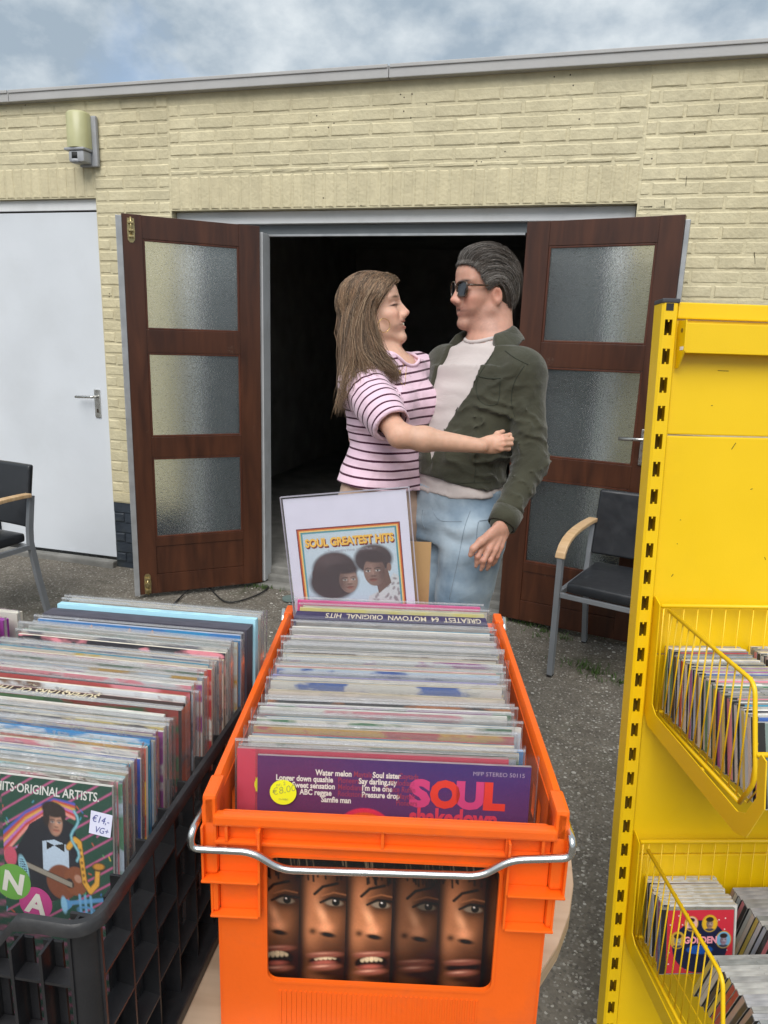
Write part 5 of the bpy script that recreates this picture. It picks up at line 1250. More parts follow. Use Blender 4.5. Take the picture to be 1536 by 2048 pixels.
def build_shelf():
    y = M['yellow']; c = SH; W = 0.98
    H = 1.575
    def slot(x, z):      # notched slot, pitch 50 mm
        w, h = 0.0135, 0.027; a = x; b = x + w
        return [(a, z - h), (a + w * 0.38, z - h), (a + w * 0.46, z - h + 0.004), (a + w * 0.62, z - h + 0.004), (a + w * 0.70, z - h), (b, z - h), (b, z), (a + w * 0.70, z), (a + w * 0.62, z - 0.004), (a + w * 0.46, z - 0.004), (a + w * 0.38, z), (a, z)]
    for px0 in (0.0, W):
        s = 1 if px0 == 0 else -1
        xs0 = px0 + 0.0165; xs1 = xs0 + 0.0135; fp = MB(); zt = [1.5469 - 0.05 * k for k in range(30)]
        fp.box(px0 + 0.0145, xs0, 0.0, 0.002, 0.02, H); fp.box(xs1, px0 + 0.0365, 0.0, 0.002, 0.02, H)
        ends = [H] + [z - 0.027 for z in zt]; tops = zt + [0.02]
        for za, zb in zip(tops, ends): fp.box(xs0, xs1, 0.0, 0.002, za, zb)
        for z in zt:                                 # little tongues that notch each slot
            fp.box(xs0 + 0.0055, xs0 + 0.0080, 0.0002, 0.0018, z - 0.004, z + 0.0002); fp.box(xs0 + 0.0055, xs0 + 0.0080, 0.0002, 0.0018, z - 0.0272, z - 0.0235)
        fp.build('post_face', y, c)
        MB().prism([(px0 + 0.0105, 0.004), (px0 + 0.0145, 0.0), (px0 + 0.0145, 0.0021), (px0 + 0.0125, 0.005), (px0 + 0.0125, 0.036), (px0 + 0.0105, 0.036)], 'z', 0.02, H).build('post_side', y, c)
        MB().prism([(px0 + 0.0365, 0.0), (px0 + 0.0400, 0.004), (px0 + 0.0400, 0.036), (px0 + 0.0380, 0.036), (px0 + 0.0380, 0.005), (px0 + 0.0365, 0.0021)], 'z', 0.02, H).build('post_side', y, c)
        MB().box(px0 + 0.0125, px0 + 0.0380, 0.030, 0.032, 0.02, H).build('post_back', M['hole_shade'], c)  # inside of the yellow post, coloured darker to stand for its shade
        MB().box(px0 + 0.0095, px0 + 0.0410, -0.001, 0.037, H, H + 0.008, 0.002).build('end_cap', mat('dark_grey_cap', (0.04, 0.042, 0.05), 0.5), c)
        MB().box(px0 + 0.0165, px0 + 0.030, -0.0006, 0.001, H - 0.013, H - 0.0005).build('cap_clip', M['foot_black'], c)
        MB().box(px0 + 0.012, px0 + 0.041, -0.42, 0.036, 0.0, 0.075, 0.004).build('base_foot', y, c)
        MB().box(px0 + 0.013, px0 + 0.040, -0.44, -0.421, 0.0, 0.045, 0.004).build('base_toe', y, c)
    x0, x1 = 0.041, W - 0.005
    for (z0, z1, nm) in ((1.5495, 1.578, 'top_rail'), (1.3465, 1.5485, 'back_panel'), (0.932, 1.344, 'back_panel'), (0.518, 0.9295, 'back_panel'), (0.104, 0.5155, 'back_panel')):
        MB().box(x0, x1, 0.010 if nm == 'back_panel' else 0.004, 0.02, z0, z1, 0.0025).build(nm, y, c)
    # sign bar with its two end brackets
    MB().box(0.0475, W - 0.02, -0.020, -0.017, 1.489, 1.540, 0.0012).build('sign_bar', y, c); MB().box(0.0475, W - 0.02, -0.0168, 0.004, 1.5385, 1.5405).build('sign_bar_top', y, c)
    for xb in (0.0440, W - 0.021):
        poly = [(0.006, 1.545), (-0.022, 1.545), (-0.024, 1.492), (-0.004, 1.463), (0.006, 1.463)]
        MB().prism(poly, 'x', xb, xb + 0.0025).build('bar_bracket', y, c)
        MB().box(xb - 0.0004, xb, -0.020, -0.008, 1.494, 1.500).build('bracket_label', flat((0.75, 0.75, 0.78)), c)
        MB().tube([(xb - 0.0005, -0.010, 1.528), (xb + 0.003, -0.010, 1.528)], 0.004, 10).build('bracket_hole', M['hole_shade'], c)
    sc_m = mat('scratch_dark', (0.05, 0.04, 0.01), 0.8)
    for (x, z, l, a) in ((0.135, 1.462, 0.020, 0.0), (0.168, 1.328, 0.014, 1.05), (0.075, 1.085, 0.006, 1.0), (0.081, 1.19, 0.002, 0.0), (0.079, 1.145, 0.002, 0.0), (0.21, 1.25, 0.004, 0.4), (0.12, 1.40, 0.003, 0.2), (0.25, 1.12, 0.005, 2.0)):
        MB().box(-l / 2, l / 2, -0.0006, 0.0, -0.0005, 0.0005).build('scratch', sc_m, c, False, (x, 0.0099, z), (0, -a, 0))
    return W
SW = build_shelf()
WIRE = {}
def basket(dz, label):
    """wire basket hung on sheet metal brackets"""
    y = M['yellow']; W = SW
    b = thing('wire_basket', label, 'basket'); b.matrix_world = SHM @ Matrix.Translation((0, 0, dz)); c = b
    BT, FT, FB, B, BB = (-0.030, 1.028), (-0.312, 1.004), (-0.338, 0.866), (-0.306, 0.815), (-0.006, 0.823)
    xa, xb = 0.056, W - 0.02
    for xr, s in ((xa, 1), (xb, -1)):
        pts = [(xr, p[0], p[1]) for p in (BT, FT, FB, B)]
        MB().tube(fillet(pts, 0.018, 5), 0.0035, 8).build('side_rod', y, c, True)
        MB().tube([(xr, B[0], B[1]), (xr, BB[0], BB[1])], 0.0035, 8).build('bottom_rod', y, c, True)
        MB().tube([(xr, BB[0], BB[1]), (xr, -0.008, 1.030)], 0.0022, 6).build('wire', y, c, True)
        n = 13
        for k in range(n):
            t = (k + 0.35) / n; q = (BT[0] + (FT[0] - BT[0]) * t, BT[1] + (FT[1] - BT[1]) * t + 0.002)
            p = (BB[0] + (B[0] - BB[0]) * t, BB[1] + (B[1] - BB[1]) * t)
            MB().tube([(xr + s * 0.003, p[0], p[1]), (xr + s * 0.003, q[0], q[1])], 0.0013, 6).build('wire', y, c, True)
        MB().tube([(xr + s * 0.003, -0.328, 0.92), (xr + s * 0.003, -0.322, 0.842)], 0.0013, 6).build('wire', y, c, True)
        # bracket plate outside the wires
        xo = xr - s * 0.012
        out = [(-0.020, 1.036), (0.002, 1.046), (0.006, 1.020), (0.006, 0.815), (-0.012, 0.798), (-0.322, 0.778), (-0.352, 0.788), (-0.386, 0.852), (-0.378, 0.918), (-0.366, 0.922), (-0.360, 0.910), (-0.366, 0.858), (-0.345, 0.822), (-0.325, 0.812), (-0.040, 0.832), (-0.022, 0.845)]
        MB().prism(out, 'x', min(xo, xo - s * 0.002), max(xo, xo - s * 0.002)).build('bracket', y, c)
        for hy, hz in ((-0.010, 0.815), (-0.205, 0.808)):
            a = np.linspace(-0.6, 3.6, 10)
            MB().tube([(xr - s * 0.006, hy + 0.010 * math.sin(t), hz - 0.004 - 0.010 * math.cos(t)) for t in a], 0.0022, 6).build('hook', y, c, True)
        MB().prism([(0.004, 1.046), (0.018, 1.040), (0.022, 1.022), (0.010, 1.030), (0.004, 1.025)], 'x', min(xo, xo - s * 0.002), max(xo, xo - s * 0.002)).build('hanger', y, c)
    # back: top rail, uprights
    MB().tube([(xa - 0.006, -0.008, 1.031), (xb + 0.006, -0.008, 1.031)], 0.0042, 8).build('back_rail', y, c, True)
    MB().tube([(xa, -0.006, 0.823), (xb, -0.006, 0.823)], 0.0035, 8).build('back_rail', y, c, True)
    n = 34
    for k in range(n):
        x = xa + 0.012 + (xb - xa - 0.024) * k / (n - 1)
        if 'u' not in WIRE:
            WIRE['u'] = MB().tube([(0, -0.006, 0.825), (0, -0.008, 1.029)], 0.0012, 6).me('wire', y, True)
            WIRE['f'] = MB().tube([(0, -0.006, 0.8215), (0, -0.305, 0.8135)], 0.0012, 6).me('wire', y, True)
            WIRE['t'] = MB().tube([(0, -0.306, 0.815), (0, -0.338, 0.866), (0, -0.334, 0.905)], 0.0012, 6).me('wire', y, True)
        for q in 'uft': link('wire', WIRE[q], c, (x, 0, 0))
    MB().tube([(xa, -0.334, 0.905), (xb, -0.334, 0.905)], 0.004, 8).build('front_rail', y, c, True)
    return b
basket(0.0, 'upper yellow wire basket holding rows of compact disc cases')
basket(-0.475, 'lower yellow wire basket holding rows of compact disc cases')

# ------------------------------------------------------------------ compact discs in jewel cases
def case_material():
    m = bpy.data.materials.new('jewel_case_plastic'); N, L = nodes_of(m); b = N['Principled BSDF']
    a = N.new('ShaderNodeAttribute'); a.attribute_type = 'OBJECT'; a.attribute_name = 'cover_a'; oi = N.new('ShaderNodeObjectInfo')
    tc = N.new('ShaderNodeTexCoord'); mp = N.new('ShaderNodeMapping'); mp.inputs['Scale'].default_value = (30, 60, 30); L.new(tc.outputs['Object'], mp.inputs['Vector'])
    n = N.new('ShaderNodeTexNoise'); n.inputs['Scale'].default_value = 1.2; n.inputs['Detail'].default_value = 3; L.new(mp.outputs['Vector'], n.inputs['Vector'])
    r = N.new('ShaderNodeMapRange'); r.inputs['From Min'].default_value = 0.3; r.inputs['From Max'].default_value = 0.7; r.inputs['To Min'].default_value = 0.72; r.inputs['To Max'].default_value = 1.15; L.new(n.outputs['Fac'], r.inputs['Value'])
    sc = N.new('ShaderNodeVectorMath'); sc.operation = 'SCALE'; L.new(a.outputs['Color'], sc.inputs[0]); L.new(r.outputs['Result'], sc.inputs['Scale'])
    L.new(sc.outputs['Vector'], b.inputs['Base Color']); b.inputs['Roughness'].default_value = 0.22; b.inputs['Specular IOR Level'].default_value = 0.6; b.inputs['Coat Weight'].default_value = 0.4
    return m
M['case'] = case_material()
def attr_mat(name, attr, rough):
    m = bpy.data.materials.new(name); N, L = nodes_of(m); b = N['Principled BSDF']
    a = N.new('ShaderNodeAttribute'); a.attribute_type = 'OBJECT'; a.attribute_name = attr; L.new(a.outputs['Color'], b.inputs['Base Color']); b.inputs['Roughness'].default_value = rough
    b.inputs['Coat Weight'].default_value = 0.5; b.inputs['Coat Roughness'].default_value = 0.08
    return m
M['cd_front'] = attr_mat('booklet_print', 'cover_b', 0.35); M['cd_spine'] = attr_mat('spine_print', 'edge_col', 0.35)
CDW, CDH, CDT = 0.142, 0.125, 0.0098
def cd_mesh():
    """jewel case standing on its long edge: clear lid edge, tray edge with a notch, black hinge strip, spine paper"""
    mb = MB(); w, h, t = CDW / 2, CDH, CDT; mats = []
    def b(m, *a): 
        n = len(mb.F); mb.box(*a); mats.extend([m] * (len(mb.F) - n))
    b(0, -w, w, 0.0, t * 0.42, 0, h); b(0, -w + 0.0006, w - 0.0006, t * 0.46, t, 0.0004, h - 0.0006)
    b(0, -0.004, 0.010, t * 0.30, t * 0.62, h, h + 0.0009)
    b(1, -w + 0.0125, w - 0.002, -0.0002, 0.0, 0.002, h - 0.002)
    b(3, -w + 0.0005, -w + 0.0122, -0.0002, 0.0, 0.001, h - 0.001)
    b(2, -w - 0.0002, -w, 0.0008, t - 0.0012, 0.003, h - 0.003); b(2, w, w + 0.0002, 0.0008, t - 0.0012, 0.003, h - 0.003)
    me = mb.me('compact_disc', M['case'])
    for m in (M['cd_front'], M['cd_spine'], M['foot_black']): me.materials.append(m)
    for p, i in zip(me.polygons, mats): p.material_index = i
    return me
CDM = cd_mesh()
cr_ = random.Random(21)
CASE = [(0.30, 0.30, 0.29), (0.40, 0.40, 0.38), (0.24, 0.25, 0.24), (0.34, 0.34, 0.35), (0.52, 0.50, 0.46), (0.20, 0.20, 0.21)]
CDC = RICH + PALE + [(0.03, 0.03, 0.035), (0.06, 0.05, 0.05), (0.5, 0.35, 0.3)]
NTH = {}
def disc(x, y, z, lean, label, group, yaw=0.0, grey=False, a=None, b=None):
    if group:
        NTH[group] = NTH.get(group, 0) + 1; label = '%s %s' % (nth(NTH[group]), label)
    o = link('compact_disc', CDM)
    o.matrix_world = SHM @ Matrix.Translation((x, y, z)) @ Matrix.Rotation(yaw, 4, 'Z') @ Matrix.Rotation(-lean, 4, 'X')
    o['cover_a'] = list(a or cr_.choice(CASE[:4] if grey else CASE + [(0.68, 0.68, 0.66), (0.55, 0.45, 0.50), (0.62, 0.58, 0.40)])); o['cover_b'] = list(b or cr_.choice(CDC)); o['edge_col'] = list(cr_.choice(CDC))
    return tag(o, label, 'compact disc', group)
R_ = math.radians
def fill_discs():
    # upper basket: two columns standing one behind the other
    for col_, x0, lab in ((0, 0.142, 'disc case from the back in the left column of the upper basket'), (1, 0.305, 'disc case from the back in the right column of the upper basket'), (2, 0.468, None)):
        y = -0.012
        while y > -0.318:
            f = -y / 0.31
            z = 0.8265 - 0.006 * f + cr_.uniform(-0.001, 0.0015)
            if lab is None: disc(x0, y, z, R_(6), 'disc case from the back in the third column of the upper basket', 'discs in further columns of the upper basket')
            else: disc(x0 + cr_.uniform(-0.003, 0.003), y, z, R_(4 + 9 * f + cr_.uniform(-1, 1)), lab, 'discs in the %s column of the upper basket' % ('left', 'right')[col_], cr_.uniform(-0.012, 0.012))
            y -= cr_.choice((0.0102, 0.0102, 0.0108, 0.0112))
    o = disc(0.143, -0.331, 0.818, R_(14), 'front disc of the upper basket with a teal and red cover', None, b=(0.16, 0.22, 0.20))
    text('LA', 0.030, (0.7, 0.66, 0.55), o, (-0.005, -0.0006, 0.052), bold=0.001); MB().box(0.0, 0.06, -0.0005, -0.0003, 0.085, 0.118).build('printed_patch', flat((0.5, 0.08, 0.06)), o); MB().box(-0.05, 0.0, -0.0005, -0.0003, 0.088, 0.112).build('printed_patch', flat((0.15, 0.35, 0.38)), o)
    # lower basket: left column upright group, then cases leaning back
    lz = 0.347
    y = -0.015; k = 0
    while y > -0.095:
        disc(0.142 + cr_.uniform(-0.004, 0.004), y, lz + 0.002 * (k < 2), R_(5), 'disc case from the back in the upright group of the lower basket', 'upright discs in the lower basket', cr_.uniform(-0.02, 0.02), a=(0.6, 0.6, 0.58)); y -= 0.0103; k += 1
    g = disc(0.136, y - 0.001, lz - 0.002, R_(6), 'red and navy compact disc case titled Golden in the lower basket', None, b=(0.55, 0.03, 0.05))
    n = 130; cv = Canvas(0.126, 0.120, n, 124, (0.55, 0.03, 0.05)); rr = random.Random(5)
    for q in range(26): cv.put(cv.ell(rr.uniform(0.03, 0.97), rr.uniform(0.02, 0.93), 0.009, 0.009), (0.85, 0.8, 0.75))
    cv.put(cv.ell(0.5, 0.55, 0.42, 0.40), (0.01, 0.015, 0.05)); cv.put(cv.ell(0.5, 0.60, 0.20, 0.07), (0.01, 0.09, 0.40))
    for (cx, cy, rx, c, sk) in ((0.36, 0.20, 0.105, (0.72, 0.42, 0.36), (0.55, 0.40, 0.34)), (0.64, 0.20, 0.12, (0.68, 0.40, 0.02), (0.30, 0.2, 0.15)), (0.16, 0.45, 0.12, (0.55, 0.33, 0.05), (0.3, 0.32, 0.28)), (0.86, 0.45, 0.12, (0.16, 0.40, 0.62), (0.3, 0.24, 0.32))):
        cv.put(cv.ell(cx, cy, rx, rx * 1.1), (0.5, 0.33, 0.03)); cv.put(cv.ell(cx, cy, rx * 0.88, rx), c); cv.put(cv.ell(cx, cy + rx, rx * 0.8, rx * 0.4) * cv.ell(cx, cy, rx * 0.88, rx), (0.05, 0.05, 0.08)); paint_face(cv, cx, cy + 0.01, rx * 1.2, sk); cv.put(cv.ell(cx, cy - rx * 0.5, rx * 0.5, rx * 0.32), (0.03, 0.02, 0.02))
    s = cv.sheet('cover_print', M['ink'], g, -0.0004); s.location = (0.0052, 0, 0.0025)
    text('GOLDEN', 0.0175, (0.80, 0.32, 0.40), g, (0.006, -0.0008, 0.060), align='CENTER', bold=0.0008, sx=0.9)
    y = -0.185; k = 0
    while y > -0.42:
        f = (-y - 0.185) / 0.2
        disc(0.176 + 0.018 * f + cr_.uniform(-0.003, 0.003), y + 0.03, lz + 0.004 - 0.012 * f + cr_.uniform(-0.001, 0.001), R_(-24 - 3 * f), 'leaning grey disc case in front of the Golden disc in the lower basket', 'leaning discs in the lower basket', cr_.uniform(-0.01, 0.01), grey=True); y -= 0.0108; k += 1
    for c_ in (1, 2):
        y = -0.02
        while y > -0.40:
            f = -y / 0.3
            disc(0.152 + 0.150 * c_ + 0.02 * f + cr_.uniform(-0.003, 0.003), y + 0.03, lz - 0.004 * f, R_(-20), 'leaning grey disc case in the column right of the Golden disc' if c_ == 1 else 'leaning grey disc case in the third column of the lower basket', 'leaning discs in column %d of the lower basket' % (c_ + 1), cr_.uniform(-0.01, 0.01), grey=True); y -= 0.0112
fill_discs()

# ------------------------------------------------------------------ outdoor lamp with sensor on the wall
def wall_lamp():
    t = thing('wall_lamp', 'cream cylindrical outdoor lamp with a motion sensor high on the wall', 'lamp', (-2.870, WY, 2.40))
    cream = mat('yellowed_diffuser', (0.44, 0.43, 0.235), 0.35, var=0.06, vscale=12); gr = mat('lamp_grey_plastic', (0.33, 0.34, 0.36), 0.5, var=0.1, vscale=12, dirt=(0.2, 0.2, 0.19), dirt_scale=14)
    MB().box(-0.03, 0.088, -0.030, -0.006, 0.0, 0.265, 0.006).build('back_plate', gr, t)
    P = [(0.060, -0.031), (0.060, -0.055)] + [(-0.005 + 0.065 * math.cos(a), -0.062 - 0.055 * math.sin(a)) for a in np.linspace(0.1, math.pi - 0.1, 12)] + [(-0.070, -0.055), (-0.070, -0.031)]
    n = len(P); V = []; F = []
    for z, s in ((0.088, 1.0), (0.265, 0.97), (0.277, 0.86), (0.281, 0.60)):
        for p in P: V.append((-0.005 + (p[0] + 0.005) * s, -0.031 + (p[1] + 0.031) * s, z))
    for r_ in range(3):
        for i in range(n): F.append((r_ * n + i, (r_ * n + (i + 1) % n), ((r_ + 1) * n + (i + 1) % n), (r_ + 1) * n + i)[::-1])
    F += [tuple(range(n)), tuple(3 * n + i for i in range(n))[::-1]]
    smooth_by_angle(MB().add(V, F).build('diffuser', cream, t), 50)
    smooth_by_angle(MB().box(-0.070, 0.062, -0.112, -0.031, 0.072, 0.0875, 0.008).build('collar', gr, t), 50)
    smooth_by_angle(MB().box(-0.045, 0.055, -0.105, -0.031, 0.012, 0.071, 0.010).build('sensor_housing', gr, t), 50)
    w = MB(); w.tube([(-0.005, -0.082, 0.028), (-0.005, -0.082, 0.062)], 0.030, 16); w.build('sensor_window', M['foot_black'], t, True)
    w = MB(); w.tube([(-0.005, -0.082, 0.008), (-0.005, -0.082, 0.0275)], 0.031, 16); w.build('sensor_base', gr, t, True)
wall_lamp()

# ------------------------------------------------------------------ cable, drain cap, grass tufts, stones
def on_ground(x, y, h=0.0):
    r = RW @ np.array([(x - CX) / FPX, (y - CY) / FPX, 1.0]); s = (h - GZ) / r[2]; return np.array([r[0] * s, r[1] * s, h])
pts = [on_ground(*p, 0.005) for p in ((541, 1150), (540, 1168), (531, 1182), (505, 1194), (470, 1205), (448, 1204), (432, 1190), (420, 1175))]
pts = [pts[0] + np.array([0, 0.04, 0.05])] + pts + [on_ground(405, 1170, 0.03), on_ground(385, 1172, 0.03), on_ground(365, 1190, 0.005), on_ground(350, 1205, 0.005), on_ground(330, 1230, 0.005)]
P = np.array(pts); t = np.linspace(0, len(P) - 1, 70); Q = np.stack([np.interp(t, range(len(P)), P[:, k]) for k in range(3)], 1)
for _ in range(6): Q[1:-1] = (Q[:-2] + 2 * Q[1:-1] + Q[2:]) / 4
cbl = MB().tube(Q, 0.0045, 6).build('power_cable', M['foot_black'], None, True); tag(cbl, 'thin black power cable looping on the ground before the left door leaf', 'cable')
dc = on_ground(580, 1198, 0.0)
d = MB(); d.tube([(dc[0], dc[1], -0.002), (dc[0], dc[1], 0.008)], 0.045, 20); q = d.build('drain_cap', mat('grey_green_plastic', (0.14, 0.19, 0.18), 0.6)); tag(q, 'small round grey green drain cap on the ground by the cable', 'drain cap')
M['grass'] = mat('grass_blade', (0.055, 0.10, 0.022), 0.6, var=0.3, vscale=30)
M['stone'] = mat('pale_pebble', (0.42, 0.40, 0.36), 0.8, var=0.3, vscale=40)
def tuft(name, label, spots, seed, n=60, hgt=0.05, spread=0.07):
    r = random.Random(seed); mb = MB()
    for (px, py) in spots:
        c = on_ground(px, py)
        for k in range(n):
            a = r.uniform(0, 6.28); rad = abs(r.gauss(0, spread)); bx0 = c + np.array([rad * math.cos(a) * 1.6, rad * math.sin(a) * 0.6, -0.004])
            h = hgt * r.uniform(0.35, 1.0); d_ = np.array([r.gauss(0, 0.5), r.gauss(0, 0.5), 0]) * h; w = r.uniform(0.0015, 0.0035); b_ = r.uniform(0, 3.14); wv = np.array([math.cos(b_), math.sin(b_), 0]) * w
            m_ = bx0 + d_ * 0.4 + np.array([0, 0, h * 0.65]); e_ = bx0 + d_ + np.array([0, 0, h])
            mb.add([bx0 - wv, bx0 + wv, m_ + wv * 0.7, m_ - wv * 0.7, e_], [(0, 1, 2, 3), (3, 2, 4)])
    o = mb.build(name, M['grass']); return tag(o, label, 'grass', None, 'stuff')
tuft('grass', 'short grass and weeds along the foot of the open doors', [(510, 1172), (530, 1176), (1045, 1245), (1085, 1262), (1120, 1275), (1065, 1250), (1205, 1272)], 2, 46, 0.035, 0.05)
tuft('grass', 'small grass tuft in the asphalt by the right chair leg', [(1170, 1330), (1190, 1345), (1180, 1338), (1240, 1365)], 3, 60, 0.035, 0.05)
def pebbles():
    r = random.Random(8); mb = MB()
    ico = bmesh.new(); bmesh.ops.create_icosphere(ico, subdivisions=1, radius=1.0); IV = [v.co[:] for v in ico.verts]; IF = [[v.index for v in f.verts] for f in ico.faces]; ico.free()
    for k in range(1500):
        x = r.uniform(-2.6, 0.6); y = r.uniform(0.6, 3.8); s = r.choice((0.002, 0.003, 0.003, 0.004, 0.006)) * r.uniform(0.8, 1.3)
        mb.add([(x + v[0] * s * 1.3, y + v[1] * s, v[2] * s * 0.6 - 0.004) for v in IV], IF)
    tag(mb.build('pebbles', M['stone']), 'pale grit and pebbles scattered on the asphalt', None, None, 'stuff')
pebbles()
# dim workbench at the back of the room
wb = thing('workbench', 'dim wooden workbench in the dark room behind the couple', 'table', (-1.55, 7.6, 0.095))
wbm = mat('old_bench_wood', (0.14, 0.11, 0.08), 0.8, var=0.2)
MB().box(-0.8, 0.8, -0.32, 0.32, 0.80, 0.85, 0.004).build('top', wbm, wb)
for x in (-0.74, 0.74):
    for y in (-0.27, 0.27): MB().box(x - 0.035, x + 0.035, y - 0.035, y + 0.035, 0, 0.799).build('leg', wbm, wb)
MB().box(-0.7, 0.7, -0.25, 0.25, 0.2, 0.225).build('lower_shelf', wbm, wb)
# ------------------------------------------------------------------ people: implicit body surfaces, polygonised with surface nets
RH = np.array([0.96371, 0.26696, 0.0]); FH = np.array([-0.26696, 0.96371, 0.0]); UP = np.array([0, 0, 1.0])   # right, away, up as the photographer stands
def unit(v): v = np.asarray(v, float); return v / np.linalg.norm(v)
def vnoise(P, scale, seed=0):
    """smooth value noise in -1..1"""
    q = P / scale; i = np.floor(q).astype(np.int64); f = q - i; f = f * f * (3 - 2 * f)
    def h(x, y, z):
        n = (x * 374761393 + y * 668265263 + z * 2147483647 + seed * 974711) & 0x7fffffff
        n = (n ^ (n >> 13)) * 1274126177 & 0x7fffffff
        return ((n ^ (n >> 16)) & 0xffff) / 32767.5 - 1
    r = 0
    for a in (0, 1):
        for b in (0, 1):
            for c in (0, 1):
                w = (f[..., 0] if a else 1 - f[..., 0]) * (f[..., 1] if b else 1 - f[..., 1]) * (f[..., 2] if c else 1 - f[..., 2])
                r = r + w * h(i[..., 0] + a, i[..., 1] + b, i[..., 2] + c)
    return r
def smin(a, b, k):
    if k <= 0: return np.minimum(a, b)
    h = np.clip(0.5 + 0.5 * (b - a) / k, 0, 1); return b + (a - b) * h - k * h * (1 - h)
def smax(a, b, k): return -smin(-a, -b, k)
class Prim:
    def __init__(s, fn, lo, hi, k=0.01, op='u'): s.fn, s.lo, s.hi, s.k, s.op = fn, np.asarray(lo, float), np.asarray(hi, float), k, op
def rcone(a, b, ra, rb, k=0.01, op='u'):
    a, b = np.asarray(a, float), np.asarray(b, float); ab = b - a; l2 = ab @ ab; R = max(ra, rb)
    def fn(P):
        t = np.clip(((P - a) @ ab) / l2, 0, 1); return np.linalg.norm(P - a - t[..., None] * ab, axis=-1) - (ra + (rb - ra) * t)
    return Prim(fn, np.minimum(a, b) - R, np.maximum(a, b) + R, k, op)
def ellipsoid(c, ax, r, k=0.01, op='u'):
    c, ax, r = np.asarray(c, float), np.asarray(ax, float), np.asarray(r, float)
    ext = np.sqrt(((ax * r[:, None]) ** 2).sum(0))
    def fn(P):
        q = (P - c) @ ax.T; k0 = np.linalg.norm(q / r, axis=-1); k1 = np.linalg.norm(q / (r * r), axis=-1) + 1e-9
        return k0 * (k0 - 1) / k1
    return Prim(fn, c - ext, c + ext, k, op)
def loft(nodes, k=0.01, op='u', p=2.3):
    """generalised cylinder: nodes = (centre, side axis, half width, half depth); depth axis = path x side"""
    C = [np.asarray(n[0], float) for n in nodes]; R = max(max(n[2], n[3]) for n in nodes)
    def fn(P):
        out = np.full(P.shape[:-1], 9.0)
        for i in range(len(C) - 1):
            a, b = C[i], C[i + 1]; ab = b - a; L_ = np.linalg.norm(ab); z = ab / L_
            t0 = ((P - a) @ z) / L_; t = np.clip(t0, 0, 1)
            x = unit(nodes[i][1] - z * (nodes[i][1] @ z)); x2 = unit(nodes[i + 1][1] - z * (nodes[i + 1][1] @ z)); xm = unit(x + x2); y = np.cross(z, xm)
            q = P - a - (t * L_)[..., None] * z
            aa = nodes[i][2] + (nodes[i + 1][2] - nodes[i][2]) * t; bb = nodes[i][3] + (nodes[i + 1][3] - nodes[i][3]) * t
            u, v, w = q @ xm, q @ y, q @ z
            rr = (np.abs(u / aa) ** p + np.abs(v / bb) ** p) ** (1 / p)
            d = (rr - 1) * np.minimum(aa, bb)
            e = np.abs(t0 - t) * L_
            e = np.where(((t0 < 0) & (i > 0)) | ((t0 > 1) & (i < len(C) - 2)), np.maximum(e - 0.03, 0), e)
            d = np.where(e > 1e-6, np.sqrt(np.maximum(d, 0) ** 2 + e ** 2), d)
            out = np.minimum(out, d)
        return out
    A = np.array(C); return Prim(fn, A.min(0) - R, A.max(0) + R, k, op)
def evaluate(prims, P):
    f = np.full(P.shape[:-1], 9.0)
    for q in prims:
        d = q.fn(P); f = smin(f, d, q.k) if q.op == 'u' else smax(f, -d, q.k)
    return f
